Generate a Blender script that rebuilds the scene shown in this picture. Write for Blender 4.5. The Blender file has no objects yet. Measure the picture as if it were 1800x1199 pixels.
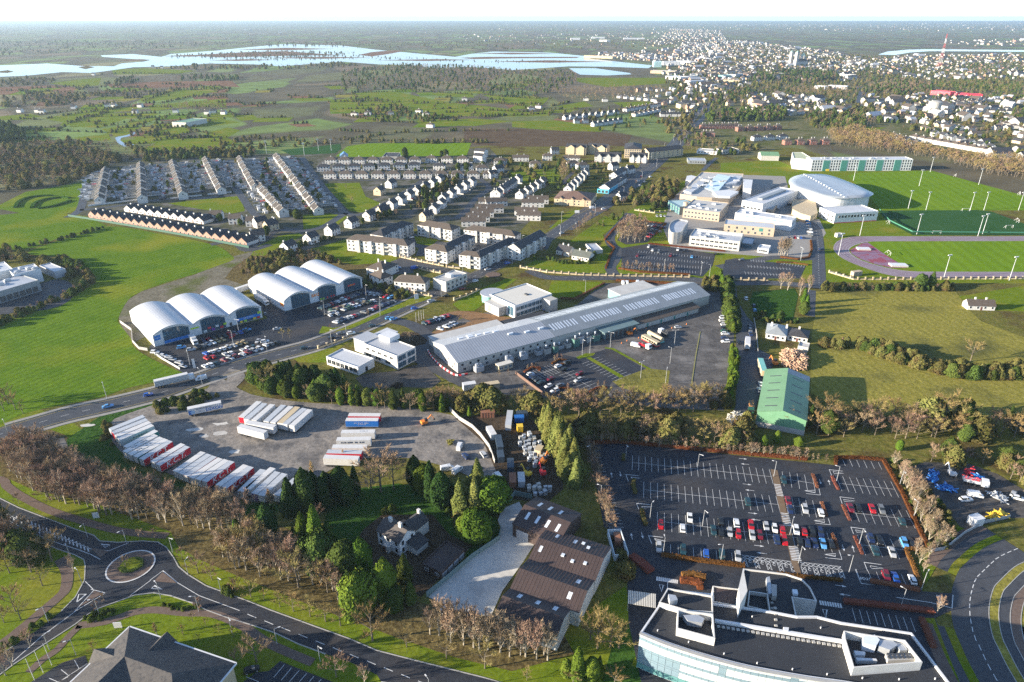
import bpy,bmesh,math,random
from mathutils import Vector,Matrix
from mathutils.geometry import tessellate_polygon
# --- camera, sky, sun, exposure
sc=bpy.context.scene
COL=sc.collection
CAM_H=157.0
PITCH=math.radians(25.43)
SUN_EL=math.radians(13.0)
SHADOW_AZ=math.radians(12.0)
cd=bpy.data.cameras.new('camera');cd.sensor_width=36.0;cd.lens=24.0
cd.clip_start=1.0;cd.clip_end=120000.0
cam=bpy.data.objects.new('camera',cd);COL.objects.link(cam)
cam.location=(0,0,CAM_H);cam.rotation_euler=(math.pi/2-PITCH,0,0)
sc.camera=cam
world=bpy.data.worlds.new('World');sc.world=world;world.use_nodes= True
wn=world.node_tree.nodes;wl=world.node_tree.links
for n in list(wn):wn.remove(n)
w_out=wn.new('ShaderNodeOutputWorld');w_bg=wn.new('ShaderNodeBackground');w_sky=wn.new('ShaderNodeTexSky')
w_sky.sky_type='NISHITA';w_sky.sun_disc= False
w_sky.sun_elevation=SUN_EL
w_sky.sun_rotation=math.atan2(-math.cos(SHADOW_AZ),-math.sin(SHADOW_AZ))
w_sky.altitude=100;w_sky.air_density=0.62;w_sky.dust_density=0.2;w_sky.ozone_density=1.4
w_bg.inputs['Strength'].default_value=0.10
wl.new(w_sky.outputs[0],w_bg.inputs[0]);wl.new(w_bg.outputs[0],w_out.inputs[0])
sd=bpy.data.lights.new('sun','SUN');sd.energy=4.3;sd.angle=math.radians(0.53);sd.color=(1.0,0.88,0.70)
sun=bpy.data.objects.new('sun',sd);COL.objects.link(sun)
sdir=Vector((math.cos(SHADOW_AZ)*math.cos(SUN_EL),math.sin(SHADOW_AZ)*math.cos(SUN_EL),-math.sin(SUN_EL)))
sun.rotation_euler=sdir.to_track_quat('-Z','Y').to_euler();sun.location=(-100,-60,260)
sc.view_settings.view_transform='Standard';sc.view_settings.look='None'
sc.view_settings.exposure=1.85;sc.view_settings.gamma=1.0;sc.view_settings.use_curve_mapping= False
sc.render.engine='CYCLES'
sc.cycles.use_denoising= False
sc.cycles.max_bounces=5;sc.cycles.diffuse_bounces=2;sc.cycles.glossy_bounces=2
sc.cycles.transmission_bounces=2;sc.cycles.transparent_max_bounces=8;sc.cycles.volume_bounces=0
sc.cycles.caustics_reflective= False ;sc.cycles.caustics_refractive= False
# --- pixel of the 1800 x 1199 photograph -> point in the place
_s,_c=math.sin(PITCH),math.cos(PITCH)
def P(x,y,z=0.0):
 u=(x-900.0)/1200.0;v=(y-599.5)/1200.0
 dz=-_s-v*_c
 t=(z-CAM_H)/dz
 return Vector((u*t,(_c-v*_s)*t,z))
FR=dict(X=(0,0,1),A=(0,0,3),B=(600,0,3),C=(1200,0,3),D=(0,250,4),E=(450,250,4),F=(900,250,4),G=(1350,250,4),H=(0,440,4),I=(400,440,4),J=(850,440,4),K=(1250,440,3.273),L=(0,680,4),M=(400,680,4),N=(800,680,4),O=(1020,740,2.308),Q=(0,900,4),R=(400,900,4),S=(800,900,4),T=(1100,980,5.143),U=(1400,980,4.5),V=(1020,760,4.5),W=(1380,780,4.283),a=(300,250,5.625),b=(600,330,6),c=(560,470,6),d=(860,230,6),e=(1160,290,6),f=(210,450,6),g=(740,480,6),h=(1000,480,6),i=(1380,560,6),j=(1400,380,4.5),k=(860,160,4.5),l=(1200,100,6),m=(1480,80,5.45),n=(0,100,4.5),o=(880,700,6))
def pt(k,x,y,z=0.0):
 fx,fy,s=FR[k]
 return P(fx+x/s,fy+y/s,z)
def pts(k,s,z=0.0):
 v=[float(t) for t in s.split()]
 return [pt(k,v[i],v[i+1],z) for i in range(0,len(v)-1,2)]
 # --- materials
MATS={}
def mat(name,col,rough=0.8,col2= None ,scale=1.0,amount=0.5,bump=0.0,metal=0.0,world_co= False ,detail=4.0,spec= None ,rand=0.0,stretch= None ,contrast= None ,scale2= None ,col3= None ,fine= None ,lines= None ):
 """Principled surface with a noise mix of two (or three) colours; coordinates in metres."""
 if name in MATS: return MATS[name]
 m=bpy.data.materials.new(name);m.use_nodes= True ;MATS[name]=m
 nt=m.node_tree;N=nt.nodes;Lk=nt.links
 b=N['Principled BSDF'];b.inputs['Roughness'].default_value=rough;b.inputs['Metallic'].default_value=metal
 if spec is None and world_co:spec=0.0 if rough>=.85 else 0.12
 if spec is not None :b.inputs['Specular IOR Level'].default_value=spec
 col=tuple(col)+(1,)
 b.inputs['Base Color'].default_value=col
 m.diffuse_color=col
 if col2 is not None or bump:
  if world_co:
   g=N.new('ShaderNodeNewGeometry');src=g.outputs['Position']
  else :
   g=N.new('ShaderNodeTexCoord');src=g.outputs['Object']
  mp=N.new('ShaderNodeMapping');Lk.new(src,mp.inputs['Vector'])
  if stretch:mp.inputs['Scale'].default_value=stretch
  no=N.new('ShaderNodeTexNoise');no.inputs['Scale'].default_value=scale;no.inputs['Detail'].default_value=detail
  no.inputs['Roughness'].default_value=0.62
  Lk.new(mp.outputs[0],no.inputs['Vector'])
  fac=no.outputs[0]
  if col2 is not None :
   cr=N.new('ShaderNodeValToRGB');Lk.new(fac,cr.inputs[0])
   lo,hi=contrast or (0.5-0.22*(1.3-amount),0.5+0.22*(1.3-amount))
   cr.color_ramp.elements[0].position=lo;cr.color_ramp.elements[1].position=hi
   cr.color_ramp.elements[0].color=col;cr.color_ramp.elements[1].color=tuple(col2)+(1,)
   out=cr.outputs[0]
   if col3 is not None :
    n2=N.new('ShaderNodeTexNoise');n2.inputs['Scale'].default_value=scale2 or scale*0.17;n2.inputs['Detail'].default_value=3
    Lk.new(mp.outputs[0],n2.inputs['Vector'])
    c2=N.new('ShaderNodeValToRGB');c2.color_ramp.elements[0].position=0.5;c2.color_ramp.elements[1].position=0.68
    Lk.new(n2.outputs[0],c2.inputs[0])
    mx=N.new('ShaderNodeMix');mx.data_type='RGBA';Lk.new(c2.outputs[0],mx.inputs['Factor'])
    Lk.new(out,mx.inputs['A']);mx.inputs['B'].default_value=tuple(col3)+(1,)
    out=mx.outputs['Result']
   if fine:
    n4=N.new('ShaderNodeTexNoise');n4.inputs['Scale'].default_value=fine[0];n4.inputs['Detail'].default_value=3;n4.inputs['Roughness'].default_value=0.7;Lk.new(mp.outputs[0],n4.inputs['Vector'])
    r4=N.new('ShaderNodeMapRange');r4.inputs['From Min'].default_value=0.3;r4.inputs['From Max'].default_value=0.7;r4.inputs['To Min'].default_value=1-fine[1];r4.inputs['To Max'].default_value=1+fine[1];Lk.new(n4.outputs[0],r4.inputs['Value'])
    m4=N.new('ShaderNodeMix');m4.data_type='RGBA';m4.blend_type='MULTIPLY';m4.inputs['Factor'].default_value=1;Lk.new(out,m4.inputs['A']);Lk.new(r4.outputs[0],m4.inputs['B']);out=m4.outputs['Result']
   if lines:
    wv=N.new('ShaderNodeTexWave');wv.inputs['Scale'].default_value=.314/lines[0];wv.inputs['Distortion'].default_value=1.2;wv.inputs['Detail'].default_value=2;wv.inputs['Detail Scale'].default_value=.3
    mw=N.new('ShaderNodeMapping');mw.inputs['Rotation'].default_value=(0,0,lines[1]);Lk.new(src,mw.inputs['Vector']);Lk.new(mw.outputs[0],wv.inputs['Vector'])
    r5=N.new('ShaderNodeMapRange');r5.inputs['To Min'].default_value=1-lines[2];r5.inputs['To Max'].default_value=1+lines[2];Lk.new(wv.outputs['Fac'],r5.inputs['Value'])
    m5=N.new('ShaderNodeMix');m5.data_type='RGBA';m5.blend_type='MULTIPLY';m5.inputs['Factor'].default_value=1;Lk.new(out,m5.inputs['A']);Lk.new(r5.outputs[0],m5.inputs['B']);out=m5.outputs['Result']
   if rand:
    oi=N.new('ShaderNodeObjectInfo');hs=N.new('ShaderNodeHueSaturation')
    mr=N.new('ShaderNodeMapRange');mr.inputs['To Min'].default_value=1-rand;mr.inputs['To Max'].default_value=1+rand
    Lk.new(oi.outputs['Random'],mr.inputs['Value']);Lk.new(mr.outputs[0],hs.inputs['Value'])
    m2=N.new('ShaderNodeMapRange');m2.inputs['To Min'].default_value=0.5-rand*0.07;m2.inputs['To Max'].default_value=0.5+rand*0.07
    mm=N.new('ShaderNodeMath');mm.operation='FRACT';mu=N.new('ShaderNodeMath');mu.operation='MULTIPLY';mu.inputs[1].default_value=7.31
    Lk.new(oi.outputs['Random'],mu.inputs[0]);Lk.new(mu.outputs[0],mm.inputs[0]);Lk.new(mm.outputs[0],m2.inputs['Value'])
    Lk.new(m2.outputs[0],hs.inputs['Hue']);Lk.new(out,hs.inputs['Color']);out=hs.outputs[0]
   Lk.new(out,b.inputs['Base Color'])
  if bump:
   bp=N.new('ShaderNodeBump');bp.inputs['Strength'].default_value=1.0;bp.inputs['Distance'].default_value=bump
   Lk.new(fac,bp.inputs['Height']);Lk.new(bp.outputs[0],b.inputs['Normal'])
 return m
def paint(name,rgb,rough=0.45,metal=0.0,spec=0.5): return mat(name,rgb,rough,metal=metal,spec=spec)
# --- mesh builder
class MB:
 def __init__(s):s.v=[];s.f=[];s.m=[]
 def add(s,vs,fs,mi=0):
  o=len(s.v);s.v+=[tuple(p) for p in vs]
  for f in fs:s.f.append([i+o for i in f]);s.m.append(mi)
  return s
 def box(s,x0,x1,y0,y1,z0,z1,mi=0):
  return s.add([(x0,y0,z0),(x1,y0,z0),(x1,y1,z0),(x0,y1,z0),(x0,y0,z1),(x1,y0,z1),(x1,y1,z1),(x0,y1,z1)],[(0,3,2,1),(4,5,6,7),(0,1,5,4),(1,2,6,5),(2,3,7,6),(3,0,4,7)],mi)
 def obox(s,p,q,w,z0,z1,mi=0):
  """box along the ground from p to q, w wide"""
  p=Vector((p[0],p[1],0));q=Vector((q[0],q[1],0));d=(q-p)
  if d.length<1e-6: return s
  n=Vector((-d.y,d.x,0)).normalized()*(w/2)
  a,b,c,e=p-n,q-n,q+n,p+n
  return s.add([(a.x,a.y,z0),(b.x,b.y,z0),(c.x,c.y,z0),(e.x,e.y,z0),(a.x,a.y,z1),(b.x,b.y,z1),(c.x,c.y,z1),(e.x,e.y,z1)],[(0,3,2,1),(4,5,6,7),(0,1,5,4),(1,2,6,5),(2,3,7,6),(3,0,4,7)],mi)
 def prism(s,poly,z0,z1,mi=0,top= None ,bottom= False ):
  n=len(poly);pl=[Vector((p[0],p[1],0)) for p in poly]
  ar=sum(pl[i].x*pl[(i+1)%n].y-pl[(i+1)%n].x*pl[i].y for i in range(n))
  if ar<0:pl.reverse()
  o=len(s.v)
  s.v+=[(p.x,p.y,z0) for p in pl]+[(p.x,p.y,z1) for p in pl]
  for i in range(n):
   j=(i+1)%n;s.f.append([o+i,o+j,o+n+j,o+n+i]);s.m.append(mi)
  tm=mi if top is None else top
  for t in tessellate_polygon([pl]):
   a,b,c=t
   cr=(pl[b]-pl[a]).cross(pl[c]-pl[a]).z
   if cr<0:b,c=c,b
   s.f.append([o+n+a,o+n+b,o+n+c]);s.m.append(tm)
   if bottom:s.f.append([o+a,o+c,o+b]);s.m.append(mi)
  return s
 def flat(s,poly,z,mi=0):
  pl=[Vector((p[0],p[1],0)) for p in poly];o=len(s.v)
  s.v+=[(p.x,p.y,z) for p in pl]
  for a,b,c in tessellate_polygon([pl]):
   if (pl[b]-pl[a]).cross(pl[c]-pl[a]).z<0:b,c=c,b
   s.f.append([o+a,o+b,o+c]);s.m.append(mi)
  return s
 def tube(s,p,q,r0,r1,n=6,mi=0,cap= True ):
  p=Vector(p);q=Vector(q);d=q-p
  if d.length<1e-6: return s
  d.normalize();a=d.orthogonal().normalized();b=d.cross(a);o=len(s.v)
  for c,r in ((p,r0),(q,r1)):
   for i in range(n):
    t=2*math.pi*i/n;s.v.append(tuple(c+a*(math.cos(t)*r)+b*(math.sin(t)*r)))
  for i in range(n):
   j=(i+1)%n;s.f.append([o+i,o+j,o+n+j,o+n+i]);s.m.append(mi)
  if cap:
   s.f.append([o+n+i for i in range(n)]);s.m.append(mi);s.f.append([o+i for i in reversed(range(n))]);s.m.append(mi)
  return s
 def strip(s,line,w,z,mi=0):
  """flat ribbon along a polyline"""
  L_,R_=offset(line,w/2)
  o=len(s.v);n=len(line)
  s.v+=[(p.x,p.y,z) for p in L_]+[(p.x,p.y,z) for p in R_]
  for i in range(n-1):
   s.f.append([o+i,o+n+i,o+n+i+1,o+i+1]);s.m.append(mi)
  return s
 def wallstrip(s,line,w,z0,z1,mi=0):
  L_,R_=offset(line,w/2);n=len(line);o=len(s.v)
  for z in (z0,z1):
   s.v+=[(p.x,p.y,z) for p in L_]+[(p.x,p.y,z) for p in R_]
  for i in range(n-1):
   l0,l1,r0,r1=o+i,o+i+1,o+n+i,o+n+i+1
   s.f+=[[l0+2*n,r0+2*n,r1+2*n,l1+2*n],[l1,l0,l0+2*n,l1+2*n],[r0,r1,r1+2*n,r0+2*n]];s.m+=[mi]*3
  for i in (0,n-1):
   s.f.append([o+i,o+n+i,o+3*n+i,o+2*n+i]);s.m.append(mi)
  return s
 def mesh(s,name,mats= None ,smooth= False ):
  me=bpy.data.meshes.new(name);me.from_pydata(s.v,[],s.f)
  if mats:
   for m in (mats if isinstance(mats,(list,tuple)) else [mats]):me.materials.append(m)
  if len(set(s.m))>1:me.polygons.foreach_set('material_index',s.m)
  elif s.m and s.m[0]:me.polygons.foreach_set('material_index',s.m)
  if smooth:me.polygons.foreach_set('use_smooth',[ True ]*len(s.f))
  me.update(); return me
 def build(s,name,mats,parent= None ,loc= None ,rz=0.0,smooth= False ):
  return link(name,s.mesh(name,mats,smooth),parent,loc,rz)
def offset(line,h):
 n=len(line);L_,R_=[],[]
 for i in range(n):
  a=line[max(0,i-1)];b=line[min(n-1,i+1)]
  d=Vector((b[0]-a[0],b[1]-a[1],0));d=d.normalized() if d.length else Vector((1,0,0))
  k=h
  if 0<i<n-1:
   e=Vector((line[i][0]-a[0],line[i][1]-a[1],0)).normalized();k=h/max(0.5,e.dot(d))
  nn=Vector((-d.y,d.x,0))*k;p=Vector((line[i][0],line[i][1],0))
  L_.append(p+nn);R_.append(p-nn)
 return L_,R_
def smooth_line(line,n=6,closed= False ):
 """Catmull-Rom through the points"""
 out=[];m=len(line)
 rng=range(m if closed else m-1)
 for i in rng:
  g=( lambda j:line[j%m]) if closed else ( lambda j:line[min(max(j,0),m-1)])
  p0,p1,p2,p3=g(i-1),g(i),g(i+1),g(i+2)
  for k in range(n):
   t=k/n
   out.append(0.5*((2*p1)+(p2-p0)*t+(2*p0-5*p1+4*p2-p3)*t*t+(3*p1-p0-3*p2+p3)*t**3))
 if not closed:out.append(line[-1])
 return out
def walk(line,step,start=0.0):
 """points every step metres along a polyline, with direction"""
 out=[];pos=start;acc=0.0
 for a,b in zip(line,line[1:]):
  d=b-a;l=d.length
  if l<1e-6: continue
  while pos<=acc+l:
   out.append((a+d*((pos-acc)/l),d/l));pos+=step
  acc+=l
 return out
def link(name,me,parent= None ,loc= None ,rz=0.0):
 o=bpy.data.objects.new(name,me);COL.objects.link(o)
 if parent is not None :o.parent=parent
 if loc is not None :o.location=loc
 if rz:o.rotation_euler=(0,0,rz)
 return o
def tag(o,label= None ,cat= None ,group= None ,kind= None ):
 if label:o['label']=label
 if cat:o['category']=cat
 if group:o['group']=group
 if kind:o['kind']=kind
 return o
def thing(name,label,cat,loc=(0,0,0),rz=0.0,group= None ):
 o=bpy.data.objects.new(name,None );o.empty_display_size=0.5;COL.objects.link(o)
 o.location=loc;o.rotation_euler=(0,0,rz)
 return tag(o,label,cat,group)
def struct(name,mb,m,label= None ,parent= None ,smooth= False ):
 o=mb.build(name,m,parent,smooth=smooth)
 if parent is None :tag(o,label,None ,None ,'structure')
 return o
ZC=[0]
def ground_poly(name,k,s,z,m,label= None ,smooth=0,parent= None ):
 p=pts(k,s) if isinstance(s,str) else s
 if smooth:p=smooth_line(p,smooth,True )
 ZC[0]=(ZC[0]+1)%36;z+=0.0007*ZC[0]
 return struct(name,MB().flat(p,z),m,label,parent)
def copy_tree(o,parent= None ):
 c=o.copy();COL.objects.link(c)
 if parent is not None :c.parent=parent
 for ch in o.children:copy_tree(ch,c)
 return c
ORD=['first','second','third','fourth','fifth','sixth','seventh','eighth','ninth','tenth','eleventh','twelfth','thirteenth','fourteenth','fifteenth','sixteenth','seventeenth','eighteenth','nineteenth','twentieth','twenty-first','twenty-second','twenty-third','twenty-fourth','twenty-fifth','twenty-sixth','twenty-seventh','twenty-eighth','twenty-ninth','thirtieth']
ORD+=['thirty-'+w for w in ORD[:9]]+['fortieth']+['forty-'+w for w in ORD[:9]]
def nth(i): return ORD[min(i,len(ORD)-1)]
def inside(p,poly):
 x,y=p[0],p[1];r= False ;n=len(poly);j=n-1
 for i in range(n):
  a,b=poly[i],poly[j]
  if (a[1]>y)!=(b[1]>y) and x<(b[0]-a[0])*(y-a[1])/(b[1]-a[1])+a[0]:r= not r
  j=i
 return r
def fill(poly,spacing,rng,jitter=0.45):
 """jittered grid points inside a polygon"""
 xs=[p[0] for p in poly];ys=[p[1] for p in poly];out=[]
 y=min(ys)
 while y<max(ys):
  x=min(xs)
  while x<max(xs):
   q=Vector((x+rng.uniform(-jitter,jitter)*spacing,y+rng.uniform(-jitter,jitter)*spacing,0))
   if inside(q,poly):out.append(q)
   x+=spacing
  y+=spacing
 return out
rng=random.Random(7)
# --- ground materials
g_lush=mat('grass_lush',(0.072,0.138,0.011),0.9,(0.122,0.190,0.015),0.09,0.3,world_co= True ,detail=7,bump=0.10,col3=(0.190,0.205,0.020),scale2=0.016,fine=(0.7,0.3),lines=(4.5,0.5,0.1))  # third colour: yellow blotches that paint sunlit patches into the grass
g_lawn=mat('grass_lawn',(0.095,0.145,0.011),0.9,(0.160,0.200,0.018),0.22,0.3,world_co= True ,detail=7,bump=0.06,col3=(0.195,0.185,0.026),scale2=0.04,fine=(0.9,0.32))
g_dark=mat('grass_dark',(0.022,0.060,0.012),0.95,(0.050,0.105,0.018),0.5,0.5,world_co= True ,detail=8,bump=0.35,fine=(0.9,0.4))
g_dry=mat('grass_dry',(0.185,0.175,0.032),0.95,(0.275,0.235,0.058),0.35,0.4,world_co= True ,detail=8,bump=0.25,col3=(0.105,0.105,0.035),scale2=0.03,fine=(0.8,0.38),lines=(5,-0.2,0.06))
g_rough=mat('grass_rough',(0.095,0.105,0.020),0.95,(0.175,0.150,0.045),0.3,0.5,world_co= True ,detail=8,bump=0.3,col3=(0.085,0.060,0.028),scale2=0.05,fine=(0.7,0.42))
g_scrub=mat('scrub_ground',(0.085,0.065,0.030),0.95,(0.16,0.125,0.05),0.4,0.5,world_co= True ,detail=8,bump=0.3,fine=(0.8,0.45))
g_bog=mat('bog_ground',(0.16,0.088,0.058),0.95,(0.215,0.125,0.075),0.02,0.5,world_co= True ,detail=8,fine=(0.05,0.3))
g_pitch=mat('pitch_grass',(0.115,0.205,0.012),0.9,(0.150,0.235,0.016),0.03,0.4,world_co= True ,detail=5,stretch=(1,0.35,1),fine=(0.5,0.1),lines=(9,0.15,0.07))
g_synth=mat('synthetic_turf',(0.030,0.085,0.026),0.85,(0.040,0.098,0.032),0.05,0.5,world_co= True )
asphalt=mat('asphalt',(0.055,0.057,0.064),0.55,(0.078,0.080,0.086),0.25,0.4,world_co= True ,detail=8,col3=(0.075,0.074,0.076),scale2=0.03,fine=(0.6,0.12))
asphalt_new=mat('asphalt_new',(0.030,0.033,0.041),0.6,(0.046,0.049,0.058),0.16,0.4,world_co= True ,detail=9,col3=(0.058,0.053,0.052),scale2=0.045,fine=(0.5,0.16))
asphalt_old=mat('asphalt_old',(0.075,0.070,0.067),0.7,(0.125,0.115,0.106),0.15,0.5,world_co= True ,detail=10,col3=(0.185,0.172,0.16),scale2=0.07,fine=(0.6,0.22))
gravel=mat('gravel_yard',(0.165,0.150,0.135),0.8,(0.275,0.245,0.215),0.16,0.3,world_co= True ,detail=11,bump=0.25,col3=(0.095,0.092,0.093),scale2=0.11,fine=(0.7,0.3))
concrete_y=mat('concrete_yard',(0.50,0.48,0.44),0.85,(0.60,0.575,0.53),0.12,0.4,world_co= True ,detail=9,col3=(0.40,0.385,0.36),scale2=0.06,fine=(0.6,0.12))
brown_path=mat('brown_path',(0.135,0.098,0.082),0.85,(0.18,0.135,0.11),0.8,0.5,world_co= True ,detail=6)
dark_soil=mat('dark_soil',(0.050,0.038,0.027),0.95,(0.085,0.062,0.042),0.5,0.5,world_co= True ,detail=8,bump=0.2,fine=(0.8,0.4))
paving=mat('pale_paving',(0.25,0.235,0.215),0.8,(0.32,0.30,0.27),0.5,0.5,world_co= True ,detail=6)
kerb_m=mat('kerb_concrete',(0.34,0.33,0.31),0.8,(0.42,0.41,0.38),0.8,0.5,world_co= True )
white_line=mat('road_paint',(0.72,0.72,0.70),0.6,(0.50,0.50,0.49),1.6,0.3,world_co= True ,detail=6)
yellow_line=mat('yellow_road_paint',(0.62,0.46,0.08),0.6,(0.48,0.36,0.07),1.6,0.3,world_co= True )
track_m=mat('track_rubber',(0.205,0.150,0.175),0.6,(0.265,0.205,0.235),0.12,0.4,world_co= True ,detail=6,col3=(0.20,0.115,0.155),scale2=0.03)
track_red=mat('track_red_rubber',(0.26,0.055,0.075),0.55,(0.23,0.13,0.19),0.12,0.3,world_co= True ,detail=3,contrast=(0.44,0.52))
def ground_far():
 m=bpy.data.materials.new('countryside');m.use_nodes= True
 nt=m.node_tree;N=nt.nodes;K=nt.links;b=N['Principled BSDF'];b.inputs['Roughness'].default_value=0.95
 b.inputs['Specular IOR Level'].default_value=0.15
 g=N.new('ShaderNodeNewGeometry')
 def vor(scale,feat='F1',st=(1,0.45,1)):
  mp=N.new('ShaderNodeMapping');mp.inputs['Scale'].default_value=st;mp.inputs['Rotation'].default_value=(0,0,0.35)
  nz=N.new('ShaderNodeTexNoise');nz.inputs['Scale'].default_value=0.004;K.new(g.outputs['Position'],nz.inputs['Vector'])
  ad=N.new('ShaderNodeVectorMath');ad.operation='MULTIPLY_ADD';ad.inputs[1].default_value=(90,90,0)
  K.new(nz.outputs['Color'],ad.inputs[0]);K.new(g.outputs['Position'],ad.inputs[2])
  K.new(ad.outputs[0],mp.inputs['Vector'])
  v=N.new('ShaderNodeTexVoronoi');v.feature=feat;v.inputs['Scale'].default_value=scale;K.new(mp.outputs[0],v.inputs['Vector']); return v
 v1=vor(0.0075);sep=N.new('ShaderNodeSeparateColor');K.new(v1.outputs['Color'],sep.inputs[0])
 cr=N.new('ShaderNodeValToRGB');cr.color_ramp.interpolation='CONSTANT'
 cols=[(0,(0.105,0.085,0.045)),(0.18,(0.13,0.15,0.040)),(0.36,(0.14,0.21,0.040)),(0.55,(0.17,0.125,0.070)),(0.66,(0.11,0.115,0.045)),(0.80,(0.17,0.225,0.055)),(0.92,(0.21,0.19,0.08))]
 e=cr.color_ramp.elements;e[0].position=0;e[0].color=cols[0][1]+(1,);e[1].position=cols[1][0];e[1].color=cols[1][1]+(1,)
 for p,c in cols[2:]:
  x=e.new(p);x.color=c+(1,)
 K.new(sep.outputs[0],cr.inputs[0])
 ve=vor(0.0075,'DISTANCE_TO_EDGE');c2=N.new('ShaderNodeValToRGB');c2.color_ramp.elements[0].position=0.05;c2.color_ramp.elements[1].position=0.10
 K.new(ve.outputs[0],c2.inputs[0])
 no=N.new('ShaderNodeTexNoise');no.inputs['Scale'].default_value=0.03;no.inputs['Detail'].default_value=8;K.new(g.outputs['Position'],no.inputs['Vector'])
 mr=N.new('ShaderNodeMapRange');mr.inputs['From Min'].default_value=0.3;mr.inputs['From Max'].default_value=0.7;mr.inputs['To Min'].default_value=0.7;mr.inputs['To Max'].default_value=1.25
 K.new(no.outputs[0],mr.inputs['Value'])
 mx=N.new('ShaderNodeMix');mx.data_type='RGBA';K.new(c2.outputs[0],mx.inputs['Factor']);mx.inputs['A'].default_value=(0.075,0.066,0.034,1);K.new(cr.outputs[0],mx.inputs['B'])
 n3=N.new('ShaderNodeTexNoise');n3.inputs['Scale'].default_value=0.0006;n3.inputs['Detail'].default_value=4
 m3=N.new('ShaderNodeMapping');m3.inputs['Scale'].default_value=(0.35,1.4,1);K.new(g.outputs['Position'],m3.inputs['Vector']);K.new(m3.outputs[0],n3.inputs['Vector'])
 c3=N.new('ShaderNodeValToRGB');c3.color_ramp.elements[0].position=0.47;c3.color_ramp.elements[1].position=0.6;K.new(n3.outputs[0],c3.inputs[0])
 mx3=N.new('ShaderNodeMix');mx3.data_type='RGBA';c3.color_ramp.elements[1].color=(.55,.55,.55,1);K.new(c3.outputs[0],mx3.inputs['Factor']);K.new(mx.outputs['Result'],mx3.inputs['A']);mx3.inputs['B'].default_value=(0.12,0.095,0.055,1)
 mu=N.new('ShaderNodeMix');mu.data_type='RGBA';mu.blend_type='MULTIPLY';mu.inputs['Factor'].default_value=1
 K.new(mx3.outputs['Result'],mu.inputs['A']);K.new(mr.outputs[0],mu.inputs['B']);K.new(mu.outputs['Result'],b.inputs['Base Color'])
 return m
water_m=bpy.data.materials.new('flood_water');water_m.use_nodes= True
_b=water_m.node_tree.nodes['Principled BSDF'];_b.inputs['Base Color'].default_value=(0.10,0.11,0.13,1);_b.inputs['Specular IOR Level'].default_value=0.22;_b.inputs['Roughness'].default_value=0.12
_n=water_m.node_tree.nodes.new('ShaderNodeTexNoise');_n.inputs['Scale'].default_value=0.35;_n.inputs['Detail'].default_value=5
_g=water_m.node_tree.nodes.new('ShaderNodeNewGeometry');water_m.node_tree.links.new(_g.outputs['Position'],_n.inputs['Vector'])
_bp=water_m.node_tree.nodes.new('ShaderNodeBump');_bp.inputs['Distance'].default_value=0.012
water_m.node_tree.links.new(_n.outputs[0],_bp.inputs['Height']);water_m.node_tree.links.new(_bp.outputs[0],_b.inputs['Normal'])
# --- the ground and the land on it
RANGE=29500.0
gm=MB();gm.add([(-30000,-600,0),(30000,-600,0),(30000,RANGE,0),(-30000,RANGE,0)],[(0,1,2,3)])
struct('ground',gm,ground_far(),'flat countryside of small fields reaching to the horizon')
Z1,Z2,Z3,Z4,Z5,Z6=0.03,0.06,0.09,0.12,0.15,0.18
gp=ground_poly
gp('terrain','X','-260 1290 -120 640 -60 430 250 330 900 250 1400 260 2000 420 2100 700 2200 1290',0.012,g_rough,'rough winter ground between the roads and fields')
gp('meadow','X','-200 1199 -140 760 0 700 120 735 250 850 450 905 720 1075 980 1110 1100 1030 1130 1199 900 1240 -150 1260',Z1,g_lawn,'mossy grass verges around the near roundabout')
gp('woodland_floor','X','0 770 60 745 115 765 180 835 320 880 440 900 560 955 640 1010 740 1060 860 1080 980 1095 1010 1150 900 1180 800 1156 700 1122 560 1070 430 1018 350 984 314 962 300 935 180 890 60 862 0 835',Z2,g_scrub,'leaf litter under the roadside tree belt')
gp('field','X','48 445 105 422 190 398 275 410 375 430 405 448 410 457 375 470 345 481 300 494 250 512 225 528 208 560 212 572 230 595 235 610 265 630 312 652 318 656 270 672 225 682 175 699 100 714 40 728 -160 790 -200 620 0 562 20 560 70 537 100 527 150 500 160 490 148 478 130 455 90 450',Z2,g_lush,'big bright green field left of the retail sheds',smooth=3)
gp('field','X','-180 395 0 378 60 372 150 380 188 397 105 418 60 436 0 442 -160 470',Z2,g_lush,'green field behind the low hedge at left edge')
gp('field','X','1432 512 1500 508 1680 513 1705 545 1725 565 1790 590 1960 640 2000 800 1800 765 1600 738 1480 718 1425 692 1425 600 1432 560',Z2,g_dry,'pale yellow-green pasture right of the green shed')
gp('field','G','1340 1085 1798 1010 2100 1010 2100 1200 1450 1180',Z3,g_lawn,'small garden paddock beside the cottage at right edge')
gp('park_lawn','D','-60 470 180 350 450 305 610 275 570 400 540 480 440 512 150 500 20 475',Z2,g_lush,'lawn with curved ditches beside the terraced houses')
gp('waste_ground','X','207 552 225 527 250 512 345 482 405 452 470 436 500 425 560 440 640 470 640 490 470 500 440 500 230 605 213 575',Z1+0.012,mat('waste_soil',(.13,.115,.08),.95,(.21,.19,.145),.12,.4,world_co= True ,detail=9,bump=.2,col3=(.10,.115,.032),scale2=.05,fine=(.7,.4)),'grey stony waste ground behind the retail sheds')
gp('scrub_land','X','395 490 410 470 440 450 500 440 560 440 630 455 650 470 640 490 560 470 470 495 440 505',Z2,g_scrub,'brown scrubland behind the second retail shed')
gp('retail_car_park','X','262 612 270 600 330 590 470 560 450 530 440 500 480 520 640 490 690 508 735 520 735 532 660 570 570 600 540 612 340 664 315 652 275 625',Z2,asphalt_new,'dark asphalt car park in front of the retail sheds')
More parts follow.
